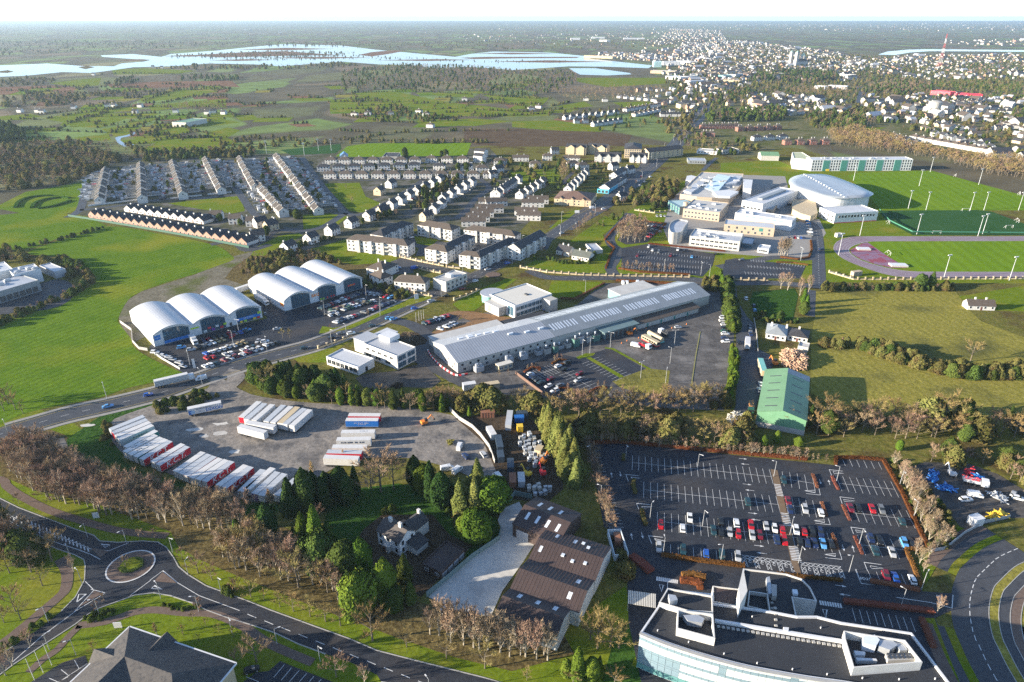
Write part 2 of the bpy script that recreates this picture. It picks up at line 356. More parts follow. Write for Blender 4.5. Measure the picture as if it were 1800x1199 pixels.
gp('trailer_yard','X','372 664 395 668 440 693 520 706 600 711 700 715 780 727 805 735 835 757 852 780 866 810 884 838 884 852 850 852 800 826 720 806 640 806 600 816 500 872 450 884 360 856 290 830 212 794 192 746 240 722 330 694 366 682',Z3,gravel,'rutted grey gravel yard where trailers are parked',smooth=3)
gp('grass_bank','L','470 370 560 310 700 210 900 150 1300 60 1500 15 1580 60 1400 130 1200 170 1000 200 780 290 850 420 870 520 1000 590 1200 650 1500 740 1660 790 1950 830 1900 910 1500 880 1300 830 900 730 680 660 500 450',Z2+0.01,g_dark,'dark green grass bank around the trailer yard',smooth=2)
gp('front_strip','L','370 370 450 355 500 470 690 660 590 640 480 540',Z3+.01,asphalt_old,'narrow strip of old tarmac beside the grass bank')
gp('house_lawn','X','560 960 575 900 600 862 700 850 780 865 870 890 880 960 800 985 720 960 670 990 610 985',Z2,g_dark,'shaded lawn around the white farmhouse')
gp('gravel_drive','X','600 985 640 930 672 905 760 905 790 940 830 960 770 1020 740 1050 690 1010',Z3,dark_soil,'dark drive beside the white farmhouse')
gp('scrap_yard','X','800 735 860 728 900 730 960 745 985 800 990 860 960 885 880 875 875 835 850 778',Z4,dark_soil,'dirty ground of the scrap yard')
gp('concrete_yard','S','300 60 330 -20 450 -70 560 130 620 130 480 350 330 560 250 740 0 690 -190 600 -100 520 120 330 310 200 325 120',Z4,concrete_y,'pale concrete yard beside the brown warehouse')
gp('car_park','O','30 80 180 88 520 128 1032 180 1040 148 1232 160 1325 340 1408 525 1322 527 1388 692 1505 700 1515 765 1440 800 1560 1120 260 1120 196 820 190 620 205 560 118 440 96 430',Z2,asphalt_new,'dark asphalt main car park with white bay lines')
gp('campus_ground','X','1040 455 1090 380 1180 330 1240 300 1400 300 1420 290 1620 300 1640 420 1465 432 1445 490 1270 492 1060 488',Z1,g_lawn,'lawns between the college buildings')
gp('campus_paving','X','1165 400 1180 350 1230 305 1380 310 1400 390 1440 385 1452 410 1420 455 1330 450 1180 438',Z2,paving,'pale paving between the college buildings')
gp('grass_pitch','G','560 235 640 215 1150 200 2000 430 2100 480 1798 480 1100 480 800 476 700 380',Z2,g_pitch,'bright grass sports pitch behind the sports hall')
gp('synthetic_pitch','G','770 482 1470 478 1570 488 1900 610 1900 655 1020 655 850 565',Z3,g_synth,'dark green synthetic pitch behind the running track')
gp('track_surround','X','1450 395 1560 385 1620 415 2000 415 2000 500 1450 496',Z1+.01,g_lawn,'lawn around the running track')
gp('football_pitch','E','560 100 640 30 700 20 800 8 1515 4 1480 96 700 104',Z2,g_pitch,'bright green football pitch behind the semi-detached houses')
gp('sports_court','E','170 55 430 30 590 12 600 45 560 78 250 92',Z3,g_synth,'dark green sports court beyond the terraces')
gp('estate_ground','X','140 380 155 330 200 280 480 270 640 268 860 260 900 300 940 380 880 440 740 400 620 425 520 440 440 432 300 400 170 378',Z1,mat('garden_ground',(0.055,0.062,0.030),.95,(0.12,0.115,0.085),0.12,0.4,world_co= True ,detail=8,col3=(.16,.15,.14),scale2=0.06),'gardens and yards of the housing estate')
gp('estate_green','D','1180 432 1300 415 1690 378 1722 485 1630 502 1400 470',Z2,g_lawn,'open green between the terraces')
gp('estate_green','E','475 292 728 285 770 382 880 430 745 495 655 482 560 385',Z2,g_lawn,'long green in the middle of the estate')
gp('estate_green','E','325 512 520 502 655 522 560 592 335 612',Z2,g_lawn,'green below the terrace end houses')
gp('estate_green','E','0 740 160 660 300 640 330 660 200 720 60 800 -40 800',Z2,g_lawn,'grass verge beside the estate road')
gp('apartment_lawn','E','400 750 640 680 640 770 1000 800 980 842 700 862 560 840',Z2,g_lawn,'lawn in front of the apartment blocks')
gp('apartment_lawn','E','1110 660 1280 690 1230 730 1130 715',Z3,g_lawn,'lawn between the apartment blocks')
gp('roadside_lawn','F','-20 200 310 190 360 230 300 300 190 300 70 285 -20 260',Z2,g_lawn,'green between the brown-roofed houses')
gp('roadside_lawn','F','260 610 390 490 480 470 520 500 400 600 300 620',Z2,g_lawn,'grass wedge beside the dual carriageway')
gp('roadside_lawn','F','400 700 600 560 650 520 790 545 640 650 660 710',Z2,g_lawn,'lawn above the old farmhouse')
gp('roadside_lawn','F','60 890 160 830 340 840 560 830 640 720 700 740 670 880 690 925 260 912',Z2,g_lawn,'lawn below the old farmhouse')
gp('roadside_lawn','J','480 215 830 225 850 250 640 345 440 330',Z3,g_lawn,'lawn beside the white office')
gp('roadside_lawn','I','460 760 750 665 860 640 720 740 690 790 500 790',Z2,g_lawn,'lawn strip beside the white offices')
gp('roadside_lawn','c','0 700 40 620 160 640 340 600 640 470 1000 310 1180 300 1190 330 900 420 640 520 340 650 100 690',Z3+.01,g_lawn,'grass strip between retail car park and main road')
gp('roadside_lawn','g','330 330 560 190 900 60 1020 60 560 400 420 400',Z2,g_lawn,'lawn behind the white office')
gp('factory_forecourt','X','740 612 775 570 860 548 930 585 1000 548 1060 498 1280 494 1292 540 1288 640 1272 722 1180 718 1000 702 930 697 860 692 790 672 748 642',Z2,asphalt_old,'worn grey tarmac around the long factory')
gp('factory_car_park','J','225 862 480 722 650 752 780 722 870 692 912 702 1140 840 980 890 905 922 845 1012 440 1024',Z3,asphalt_new,'new dark car park in front of the factory')
gp('rough_grass','J','905 922 985 892 1150 832 1310 848 1290 1015 1100 1005 960 965',Z3,g_dry,'rough grass patch beside the factory car park')
gp('construction_ground','I','900 900 960 870 1180 850 1300 810 1380 800 1500 920 1430 970 1180 960 980 990',Z3,mat('wet_soil',(.05,.045,.04),.5,(.11,.095,.08),.3,.5,world_co= True ,detail=8,bump=.1),'muddy building ground behind the white offices')
gp('plant_bed','c','830 740 900 680 1040 690 1150 770 1120 810 980 840',Z4,dark_soil,'mulched bed beside the office entrance')
gp('mulch_bed','g','270 420 380 400 560 410 1000 480 1120 460 960 560 700 590 400 640 160 665 110 630 300 560 540 510',Z4,mat('wood_mulch',(.19,.11,.06),.95,(.28,.17,.09),.6,.5,world_co= True ,detail=6),'brown mulch bed in front of the white office')
gp('shed_road','K','105 215 145 208 152 290 205 380 245 420 262 500 255 560 335 600 365 640 335 720 292 760 272 850 252 930 230 990 105 990 140 900 150 700 145 560 140 400 122 290',Z3,asphalt,'narrow road down to the green shed')
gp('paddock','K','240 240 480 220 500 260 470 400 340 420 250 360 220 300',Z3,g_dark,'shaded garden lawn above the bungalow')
gp('contractor_yard','W','960 170 1050 140 1380 150 1600 230 1800 350 1900 560 1700 560 1500 610 1330 640 1200 480 1080 340',Z2,mat('yard_dirt',(.06,.055,.052),.9,(.13,.12,.11),.3,.4,world_co= True ,detail=9,bump=.15),'dark dirt yard of the contractors')
gp('grass_verge','W','1010 800 1300 620 1350 640 1240 800 1130 940 1060 1060 1000 900',Z2+.01,g_lawn,'grass beside the curved access road')
gp('grass_verge','U','1700 200 1850 80 1900 1000 1780 800 1690 500',Z2,g_dry,'yellow grass at the lower right edge')
gp('grass_verge','U','980 480 1090 480 1180 720 1290 986 1400 1200 1200 1200 1090 740 1010 560',Z3,g_lawn,'grass strip beside the curved office')
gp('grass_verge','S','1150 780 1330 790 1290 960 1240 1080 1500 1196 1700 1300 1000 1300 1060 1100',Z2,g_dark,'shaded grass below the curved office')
gp('ploughed_field','k','-200 300 260 300 920 330 1130 350 1080 440 900 430 450 440 140 440 -200 420',Z2,mat('bare_soil',(.085,.060,.040),.95,(.125,.088,.055),.05,.5,world_co= True ,detail=8),'brown bare field behind the apartment houses')
tr0=random.Random(2)
# --- far fields and the flooded river
def fields(k,rows,m,lab,z=Z1):
 for q,s in enumerate(rows):gp('field',k,s,z+.0005*q,m,lab)
fields('n',['340 490 940 408 870 450 540 525','370 480 620 440 700 410 930 400 600 470','545 530 850 450 1030 440 1050 470 800 560 560 555','800 570 1080 530 1000 590 860 600','1170 385 1790 330 1790 400 1500 395 1200 430','1100 345 1130 310 1400 260 1720 270 1500 320 1130 360','1000 520 1310 460 1200 510 1040 550','580 640 860 610 880 660 640 668','920 660 1290 640 1120 690 960 680','1100 740 1290 660 1798 640 1900 690 1798 700 1500 750','1110 620 1330 570 1798 500 1900 520 1560 560 1330 640','80 740 240 715 400 680 640 690 520 740 200 760','0 470 240 450 330 470 200 500 0 500','380 210 620 180 800 165 780 225 600 235','880 100 1150 90 1560 110 1400 135 900 140','1620 600 1798 560 1900 580 1798 640 1650 640'],g_lawn,'far green field among the hedges left of town')
fields('n',['0 240 400 225 620 240 560 290 0 300','850 215 1260 195 1830 190 1900 240 1600 225 1150 250 870 240','0 100 200 85 860 90 700 70 300 60 0 80'],g_bog,'brown bog beyond the green fields')
fields('B',['60 490 270 480 560 540 760 560 960 585 900 615 470 612 380 560 60 520','460 490 690 490 700 515 500 505','740 500 1100 515 1060 555 880 545','1240 410 1700 410 1720 440 1400 460 1240 430','1430 540 1620 535 1640 550 1500 570','900 640 1130 635 1390 670 1370 695 1130 690 900 670','390 640 700 625 900 640 700 665 420 660','1130 560 1280 535 1330 560 1200 575','-60 530 200 500 450 580 300 600 -60 590'],g_lawn,'far green field between hedges beyond the estate',Z1+.01)
fields('C',['1320 430 1540 420 1780 430 1800 450 1760 490 1590 470 1330 455','1610 500 1900 495 1900 520 1620 520','1600 605 1800 600 1900 620 1640 630','740 640 890 620 920 650 780 670','930 670 1080 672 1000 690'],g_lawn,'green field among the suburb at right',Z1+.01)
RFE=[]
rf=random.Random(12)
for q in range(150):
 y=118+150*rf.random()**1.15;x=rf.uniform(-20,1020-max(0,(215-y))*1.2);w=rf.uniform(26,60)*(y/170);h=rf.uniform(3.5,7.5)*(y/170)**1.4;sk=rf.uniform(-18,26)
 if 268<y or (y<140 and x>0) or (y>225 and x>330): continue
 s='%f %f %f %f %f %f %f %f'%(x,y,x+w,y-h*.25,x+w+sk,y-h*1.2,x+sk,y-h);RFE.append(s)
 gp('field','X',s,.02,rf.choice((g_lawn,g_lawn,g_lush,g_dry,g_bog)),'small far field in the hedged patchwork left of town')
gp('suburb_ground','C','-150 420 0 300 300 230 1000 310 1300 290 2000 292 2000 930 1500 850 1000 720 700 720 300 850 0 720',.016,mat('suburb_gardens',(.085,.10,.03),.95,(.17,.15,.085),.03,.5,world_co= True ,detail=8,fine=(.1,.4)),'gardens and streets of the far suburb')
fields('l',['850 280 1100 285 1050 305 880 300'],g_dry,'pale playing field in town',Z1)
fields('C',['200 860 500 845 580 880 590 900 200 900'],g_lawn,'lawn near the long student block',Z1)
def water(k,s,z=0.05,label= None ): return gp('water',k,s,z,water_m,label)
water('A','0 345 250 335 430 348 600 350 640 335 760 325 790 318 540 300 530 292 700 285 850 300 900 285 1130 268 1300 250 1500 232 1800 240 1980 262 2400 300 2480 285 2600 272 2900 278 3080 295 3120 310 3300 330 3440 345 3420 360 3200 352 3000 350 2700 370 2620 362 2450 352 2300 362 2200 345 2000 340 1800 325 1480 350 1350 340 1100 335 980 345 900 350 700 355 560 375 480 385 330 380 180 395 130 400 0 405 -150 410 -160 350',label='pale flooded river across the plain')
water('B','1200 360 1340 360 1520 385 1530 392 1400 398 1260 394 1230 380',label='flooded field beside the town')
water('C','1030 288 1080 272 1190 262 1300 260 1800 264 2000 268 2000 275 1800 273 1560 271 1300 270 1200 277 1120 290',label='river beyond the radio mast')
water('n','910 640 940 630 1000 620 1050 600 1090 585 1100 590 1040 625 960 640 950 660 1000 695 1060 690 1050 705 980 710 930 680',label='shallow stream through the green fields')
gp('mud_bank','A','1000 292 1300 275 1500 270 1800 292 1600 292 1300 300 1150 303',0.07,g_bog,'low flooded bank with scrub in the river')
gp('mud_bank','A','2420 305 2560 300 2800 300 3060 300 3040 306 2700 308 2500 312',0.07,g_bog,'thin flooded bank in the river')
gp('mud_bank','A','0 375 40 370 75 378 40 385 0 384',0.07,g_scrub,'small wooded island at left edge')
gp('mud_bank','A','410 355 460 347 500 355 450 365',0.07,g_scrub,'small wooded island in the river')
gp('mud_bank','A','1890 290 1960 275 2080 264 2140 268 2050 285 1960 298',0.07,g_bog,'reedy bank in the river')
for q,s in enumerate(('850 296 1000 290 1150 294 1000 299','1250 262 1500 252 1760 258 1500 266','1400 306 1700 300 1950 304 1700 310','1980 318 2300 312 2500 316 2250 322','2600 325 2900 318 3200 326 2900 331','600 318 740 312 800 316 700 321','2500 282 2700 278 2950 284 2700 287','1100 318 1300 312 1450 316 1250 322')):gp('mud_bank','A',s,0.075,g_bog,'thin reedy bank breaking the flood water')
for q,s in enumerate(('560 268 640 262 680 272 610 280','1490 262 1570 250 1610 262 1550 274','1500 325 1580 315 1590 335 1500 340','1400 345 1450 335 1460 350 1410 356','1620 455 1680 445 1690 462 1630 470','1310 300 1400 290 1420 305 1330 312')):gp('concrete_patch','L',[p+Vector((tr0.uniform(-.6,.6),tr0.uniform(-.6,.6),0)) for p in smooth_line(pts('L',s),3,True )],Z3+.03,concrete_y,'broken pale concrete patch in the trailer yard')
# --- roads
def road(k,s,w,z=Z3,m=asphalt,label= None ,sm=5,name='road',lines= None ):
 ln=pts(k,s) if isinstance(s,str) else s
 if sm:ln=smooth_line(ln,sm)
 o=struct(name,MB().strip(ln,w,z),m,label)
 return o,ln
def dashes(ln,on,off,w,z,parent,name='lane_marking',m=white_line,side=0.0):
 mb=MB()
 if side:ln=offset(ln,side)[0]
 if off<=0:mb.strip(ln,w,z)
 else :
  a=walk(ln,on+off)
  for p,d in a:mb.strip([p,p+d*on],w,z)
 o=mb.build(name,m,parent); return o
R_main,L_main=road('X','-90 800 0 764 60 746 120 729 200 711 280 691 350 667 420 643 500 621 560 604 640 572 700 545 760 518 800 501 850 478 910 449 960 420 1005 390 1050 365 1090 338 1130 304 1165 274 1190 252 1206 228 1222 202 1240 186',12.5,label='main road running from lower left up into town')
dashes(L_main,3,5,0.16,Z3+.02,R_main)
dashes(L_main,1,0,0.14,Z3+.02,R_main,'edge_marking',yellow_line,5.2)
dashes(L_main,1,0,0.14,Z3+.02,R_main,'edge_marking',yellow_line,-5.2)
for sg in (1,-1):
 ln=offset(L_main[6:60],sg*7.6)[0]
 struct('pavement',MB().wallstrip(ln,2.0,0.0,0.14),paving,'footpath along the main road, %s side'%('far' if sg>0 else 'near'))
road('X','985 402 1005 390 1050 365 1090 338 1130 304 1165 274 1190 252 1206 228',21,Z3-.008,asphalt,'wide upper stretch of the main road with parking lanes')
for s,lb in (('110 462 130 425 190 395 270 382 370 378','outer'),('225 465 250 430 320 405 420 392 490 395','middle'),('270 468 360 455 450 430 495 412','inner')):struct('grass_bank',MB().wallstrip(smooth_line(pts('D',s),4),3.0,0,1.3),g_dark,'%s curved ridge on the park lawn'%lb)
R_rb,_=road('d','560 1250 640 1120 800 1000 1000 840 1120 790',8,Z3+.01,label='second carriageway before the far roundabout')
R_b,L_b=road('F','120 900 250 950 500 955 800 955 1250 965 1500 990 1800 990 2100 1010',8.5,Z3+.012,label='road along the pillared fence')
dashes(L_b,2,4,.14,Z3+.03,R_b)
road('F','830 500 760 580 690 660 700 720 745 760 720 830 690 880 720 935',8,Z3+.006,label='campus entrance road')
Rc,Lc=road('G','-350 880 -180 850 50 810 250 820 350 800',8,Z3+.005,label='campus road past the car parks')
Rv,Lv=road('G','200 540 270 560 330 600 350 700 355 820 360 1000 365 1030',8.5,Z3+.018,label='road between the college and running track')
dashes(Lv,2,3,.15,Z3+.04,Rv)
road('G','-60 480 20 400 40 330 100 300 130 290',7,Z3,label='road beside the sports hall')
road('G','90 440 110 420 130 380 200 330',6,Z3+.004,label='drop-off road beside the sports hall')
road('X','630 545 600 575 590 590 580 600',12,Z3+.006,label='retail park entrance')
road('c','780 560 960 600 1100 680 1180 760 1100 830 1040 930 1160 1020 1400 1150 1560 1230',8,Z3+.006,label='access road past the white offices')
gp('office_car_park','c','1000 640 1100 590 1380 480 1500 520 1440 580 1250 640 1180 690 1060 660',Z3+.003,asphalt_new,'small car park by the flagpoles')
gp('apartment_road','b','520 780 640 740 800 780 1130 850 1300 880 1360 900 1300 930 900 880 700 830 560 860',Z3,asphalt,'access road to the apartments')
gp('apartment_court','b','640 560 780 480 840 540 1300 600 1450 540 1600 580 1250 820 1120 760 860 720 780 720 820 640',Z2,asphalt,'courtyard tarmac between the apartments')
gp('housing_court','b','560 820 760 800 760 900 540 920',Z3,asphalt,'small court behind the white houses')
for s,w in (('640 215 600 330 565 470 470 530',7),('560 478 800 452 1150 402 1420 392 1650 372',6.5),('1095 165 1130 290 1145 405',6),('1560 150 1610 260 1690 370 1760 470 1830 540',7)):
 road('D',s,w,Z3,label='estate street between the terraces at left')
for s,w in (('320 105 460 300 560 420 625 495 740 508 880 450 1100 320 1200 245',7),('-60 760 60 680 160 620 330 625 480 590 625 500',7),('470 265 800 268 1200 258 1400 262',6),('1560 250 1640 320 1540 400 1480 480 1400 540',6.5),('1700 330 1620 420 1560 480',5)):
 road('E',s,w,Z3+.003,label='estate street among the semi-detached houses')
road('E','-320 720 -160 700 -60 760 100 720',7,Z3+.001,label='estate street below the brick bungalows')
road('d','780 560 820 500 880 440',5,Z3,label='lane beside the bare poplars')
road('d','1250 560 1500 440 1600 400 1650 300',8,Z3+.002,label='parking apron before the shops')
road('F','1340 200 1400 140 1440 110',5,Z3,label='lane behind the college')
road('m','160 600 185 500 200 430 150 390',16,Z3,label='street climbing into the town at right')
road('l','60 780 200 660 240 600 330 420',9,Z3+.003,label='main street running into the town')
road('K','570 380 575 300 578 230',5,Z3+.002,label='lane beside the pasture')
road('H','330 225 420 230 465 280 440 350 330 400 100 420 -100 480',9,Z3,label='service road around the factory at left edge')
gp('service_yard','H','-200 480 0 300 250 240 420 200 470 260 420 360 280 400 60 440',Z2+.005,asphalt,'service yard of the factory at left edge')
road('I','-100 1010 0 960 60 900 40 870 -20 860',8,Z3+.008,m=gravel,label='gravel entrance of the trailer yard')
rb=pts('Q','-160 -170 0 -95 130 -30 340 50 550 130 660 165 700 205 830 215 1000 205 1110 213 1170 250 1220 320 1255 385 1320 440 1450 520 1600 575 1750 630 1900 690 2200 800 2450 890 2650 975 2900 1040 3400 1165 3800 1280 3300 1300 2680 1196 2650 1145 2470 1060 2290 1000 2100 930 1930 850 1750 790 1600 745 1450 690 1350 640 1200 590 1080 570 950 585 800 640 690 680 620 720 530 790 330 920 100 1070 -60 1190 -300 1300 -300 1140 0 1010 100 940 250 840 380 740 430 700 530 600 595 480 600 380 590 335 520 300 400 260 200 175 -40 60 -200 -20')
R_round=struct('road',MB().flat(rb,Z3),asphalt_new,'dark road and junction around the near roundabout')
mb=MB();kl=rb[1:26];mb.wallstrip(kl,0.3,0,.15);mb.wallstrip(rb[28:49],.3,0,.15);mb.wallstrip(rb[51:67],.3,0,.15)
struct('kerb',mb,kerb_m,'stone kerbs along the near roundabout roads')
c0=pt('Q',920,383)
def ring(c,r0,r1,z,n=48,a0=0,a1=2*math.pi):
 mb=MB();k=n
 for i in range(k):
  t,u=a0+(a1-a0)*i/k,a0+(a1-a0)*(i+1)/k
  mb.add([(c.x+r*math.cos(w),c.y+r*math.sin(w),z) for r,w in ((r0,t),(r1,t),(r1,u),(r0,u))],[(0,1,2,3)])
 return mb
def disc(c,r,n=40,ry= None ): return [Vector((c.x+r*math.cos(2*math.pi*i/n),c.y+(ry or r)*math.sin(2*math.pi*i/n),0)) for i in range(n)]
rr=6.9
isl=struct('roundabout_island',MB().prism(disc(c0,rr),0.05,0.2),brown_path,'paved round island in the middle of the near roundabout')
ring(c0,rr-.2,rr+.25,0.212).build('painted_ring',white_line,isl)
struct('grass_mound',MB().prism(disc(pt('Q',920,372),3.0),0.19,.45),g_lawn,'grass mound on the roundabout island')
for s,lb in (('640 255 765 278 705 322','upper left'),('1145 425 1240 500 1085 488','right'),('665 558 722 576 565 668','lower left')):
 struct('traffic_island',MB().prism(pts('Q',s),0.05,.22),brown_path,'brown paved triangular island, %s arm of the roundabout'%lb)
mk=MB();zz=Z3+.02
def ml(k,s,w=.2,z=zz,M= None ):(M or mk).strip(pts(k,s),w,z)
for s in ('-120 -60 0 -5 300 130 500 205 640 262 770 275','-120 -30 0 30 250 160 420 225 560 270 640 300 705 335','765 275 905 218','1055 482 1145 415 1250 500 1400 590 1685 695','1060 482 915 590','660 550 600 490','740 570 640 545','660 552 515 712 300 870 85 1060','735 575 560 680 515 712'):ml('Q',s)
for i in range(26):
 t=i/26.0;a=pt('Q',-40+680*t,-25+285*t-16*math.sin(t*3.1));b=pt('Q',-30+680*t,12+285*t-6);mk.strip([a,b],.35,zz)
for s in ('735 245 705 228 775 235 735 252','1065 540 1085 520 1140 545 1065 540','540 638 555 580 605 580 540 638'):ml('Q',s,.28)
for i in range(11):
 a=Vector((1740+i*120,720+i*47));ml('Q','%f %f %f %f'%(a.x,a.y,a.x+62,a.y+26))
mk.build('lane_marking',white_line,R_round)
for s,w,lb in (('-300 -310 0 -230 50 -180 150 -110 350 -10 600 70 800 125 1000 155 1180 168',3.0,'above the roundabout'),('420 330 470 420 462 540 400 610 300 695 200 780 50 900 -80 990',3.2,'left of the roundabout'),('540 800 750 770 950 705 1100 690 1300 710 1500 720 1700 800 1900 930 2200 1060',2.6,'below the roundabout'),('560 800 480 880 400 970 300 1040 200 1130',2.2,'beside the flagpoles')):
 road('Q',s,w,Z3+.005,brown_path,'brown footpath '+lb,name='footpath')
cl=smooth_line(pts('U','1750 -70 1600 0 1470 115 1420 172 1385 270 1370 370 1375 480 1400 600 1440 690 1500 820 1560 930 1600 1000 1680 1130'),5)
R_cur=struct('road',MB().strip(cl,9.6,Z3+.004),asphalt,'curved road at the lower right corner')
dashes(cl,2,1.2,.22,Z3+.03,R_cur)
def lane(ln,o0,o1,z,m,name,lab):
 A=offset(ln,(o0+o1)/2)[0]
 return struct(name,MB().strip(A,abs(o1-o0),z),m,lab)
lane(cl,4.8,7.2,Z4,g_dry,'grass_verge','grass verge on the outside of the curved road')
lane(cl,7.2,10.0,Z3+.003,asphalt,'cycle_lane','cycle lane on the outside of the curved road')
lane(cl,10.0,12.6,Z4,brown_path,'pavement','brown footpath on the outside of the curved road')
lane(cl,12.6,30,Z3,g_dry,'grass_verge','yellow grass bank at the lower right corner')
for seg,lb in ((cl[:18],'upper'),(cl[35:],'lower')):
 lane(seg,-4.8,-7.2,Z4,g_lawn,'grass_verge','grass verge inside the %s curved road'%lb)
 lane(seg,-7.2,-10.2,Z3+.006,asphalt,'cycle_lane','cycle lane inside the %s curved road'%lb)
 lane(seg,-10.2,-13.4,Z4,brown_path,'pavement','brown footpath inside the %s curved road'%lb)
for q,of in enumerate((4.8,7.2,10.0,12.6)):
 struct('kerb',MB().wallstrip(offset(cl,of)[0],.2,0,.17),kerb_m,'%s kerb line outward of the curved road'%nth(q))
gp('car_park','Q','220 1196 440 1060 600 1010 620 1070 480 1220 200 1300',Z3,asphalt_new,'corner of a car park beside the slate roof')
gp('car_park','R','80 1220 200 1130 290 1120 370 1050 480 1095 620 1150 800 1220 600 1300 80 1300',Z3,asphalt_new,'corner of a car park at the bottom edge')
mb=MB()
for s in ('345 1170 405 1196','430 1110 487 1155','525 1045 558 1105','415 1196 615 1068','340 1235 480 1160'):mb.strip(pts('Q',s),.15,Z3+.02)
for s in ('400 1075 325 1165','450 1098 378 1185','503 1117 435 1196','557 1137 505 1196','608 1157 575 1196','660 1177 640 1200','130 1160 220 1196'):mb.strip(pts('R',s),.15,Z3+.02)
struct('bay_marking',mb,white_line,'white bay lines of the bottom car parks')
# --- building materials
wh=mat('white_render',(0.62,0.61,0.58),0.75,(0.54,0.52,0.48),0.35,0.3,detail=6)
cream=mat('cream_render',(0.52,0.42,0.27),0.8,(0.46,0.37,0.24),0.4,0.3,detail=5)
pale=mat('pale_render',(0.50,0.48,0.43),0.8,(0.43,0.41,0.37),0.4,0.3,detail=5)
brick=mat('peach_brick',(0.32,0.19,0.135),0.85,(0.38,0.245,0.18),1.5,0.5,detail=5)
buff=mat('buff_brick',(0.46,0.37,0.27),0.85,(0.40,0.31,0.22),1.2,0.5,detail=5)
slate=mat('dark_slate',(0.028,0.028,0.032),0.7,(0.052,0.050,0.052),0.9,0.4,detail=8,bump=0.02)
tile_b=mat('brown_tile',(0.068,0.052,0.040),0.8,(0.105,0.082,0.064),0.7,0.4,detail=8,bump=0.03)
tile_r=mat('red_brown_tile',(0.13,0.075,0.055),0.8,(0.18,0.11,0.08),0.7,0.4,detail=7,bump=0.03)
roof_br=mat('brown_sheet_roof',(0.046,0.030,0.027),0.65,(0.066,0.043,0.038),0.25,0.4,detail=7)
roof_gy=mat('grey_sheet_roof',(0.22,0.24,0.25),0.45,(0.27,0.29,0.30),0.15,0.4,detail=8)
roof_gy2=mat('pale_sheet_roof',(0.36,0.37,0.39),0.4,(0.42,0.43,0.45),0.12,0.4,detail=8)
roof_gn=mat('green_sheet_roof',(0.125,0.245,0.125),0.5,(0.165,0.295,0.16),0.15,0.4,detail=8)
roof_sil=mat('silver_roof',(0.47,0.475,0.49),0.45,(0.55,0.555,0.56),0.12,0.4,detail=8)
felt=mat('roof_felt',(0.020,0.022,0.027),0.8,(0.030,0.032,0.038),0.2,0.4,detail=9)
felt_p=mat('pale_roof_felt',(0.40,0.39,0.37),0.75,(0.50,0.49,0.46),0.2,0.4,detail=9)
cream_r=mat('cream_membrane',(0.56,0.53,0.46),0.7,(0.61,0.58,0.51),0.15,0.4,detail=8)
conc=mat('concrete',(0.34,0.33,0.30),0.85,(0.45,0.43,0.40),0.4,0.4,detail=8)
steel=mat('galvanised_steel',(0.42,0.44,0.46),0.45,(0.52,0.54,0.56),0.8,0.4,metal=0.4)
dk=mat('dark_metal',(0.05,0.052,0.056),0.5,(0.07,0.072,0.076),1,0.5)
glass=mat('window_glass',(0.018,0.024,0.030),0.08,spec=0.6)
glass_b=mat('blue_window_glass',(0.05,0.10,0.14),0.08,spec=0.7)
skyl=mat('rooflight',(0.62,0.66,0.70),0.4,(0.70,0.74,0.78),0.8,0.4)
teal=mat('teal_panel',(0.16,0.42,0.38),0.5,(0.19,0.46,0.42),0.6,0.4)
teal_g=mat('green_glass',(0.06,0.20,0.17),0.12,(0.08,0.26,0.22),0.5,0.4,spec=0.6)
blue_p=mat('blue_panel',(0.02,0.17,0.50),0.45,(0.03,0.20,0.55),0.6,0.4)
cyan_p=mat('cyan_panel',(0.06,0.42,0.58),0.5,(0.08,0.46,0.62),0.6,0.4)
orange_p=mat('orange_panel',(0.80,0.22,0.03),0.5,(0.85,0.26,0.04),0.6,0.4)
red_p=mat('red_panel',(0.55,0.03,0.04),0.45,(0.60,0.05,0.06),0.6,0.4)
yel_p=mat('yellow_panel',(0.72,0.48,0.04),0.5,(0.76,0.52,0.05),0.6,0.4)
lime_p=mat('lime_panel',(0.40,0.58,0.05),0.5,(0.44,0.62,0.06),0.6,0.4)
whp=mat('white_panel',(0.66,0.66,0.66),0.5,(0.60,0.60,0.60),0.5,0.4)
door_m=mat('door_paint',(0.16,0.04,0.03),0.5,(0.10,0.06,0.05),0.7,0.5)
_wc={}
def win_mesh(w,h,fm= None ,gm_= None ):
 """pane with a frame that stands proud of the wall; faces -Y, origin at the bottom middle"""
 fm=fm or whp;gm_=gm_ or glass;key=(round(w,2),round(h,2),fm.name,gm_.name)
 if key not in _wc:
  b=MB();t=min(.09,w*.08)
  b.box(-w/2,w/2,-.035,0,0,h,1)
  b.box(-w/2-t,-w/2,-.07,0,-t,h+t);b.box(w/2,w/2+t,-.07,0,-t,h+t)
  b.box(-w/2,w/2,-.07,0,-t,0);b.box(-w/2,w/2,-.07,0,h,h+t)
  if w>1.3:b.box(-.04,.04,-.06,-.035,0,h)
  _wc[key]=b.mesh('window',[fm,gm_])
 return _wc[key]
def sidexf(side,L,D,u,z):
 """point on a wall of the box 0..L x 0..D at distance u along it; the wall's outward yaw"""
 return {'f':((u,0,z),0),'r':((L,u,z),math.pi/2),'b':((L-u,D,z),math.pi),'l':((0,D-u,z),-math.pi/2)}[side]
def windows(root,side,L,D,n,zs,w=1.3,h=1.3,m0=1.0,m1= None ,fm= None ,gm_= None ,name='window',skip=()):
 LL=L if side in 'fb' else D;m1=m0 if m1 is None else m1
 me=win_mesh(w,h,fm,gm_)
 for i in range(n):
  if i in skip: continue
  u=m0+w/2+(LL-m0-m1-w)*(i/(n-1) if n>1 else .5)
  for z in zs:
   p,a=sidexf(side,L,D,u,z)
   link(name,me,root,p,a)
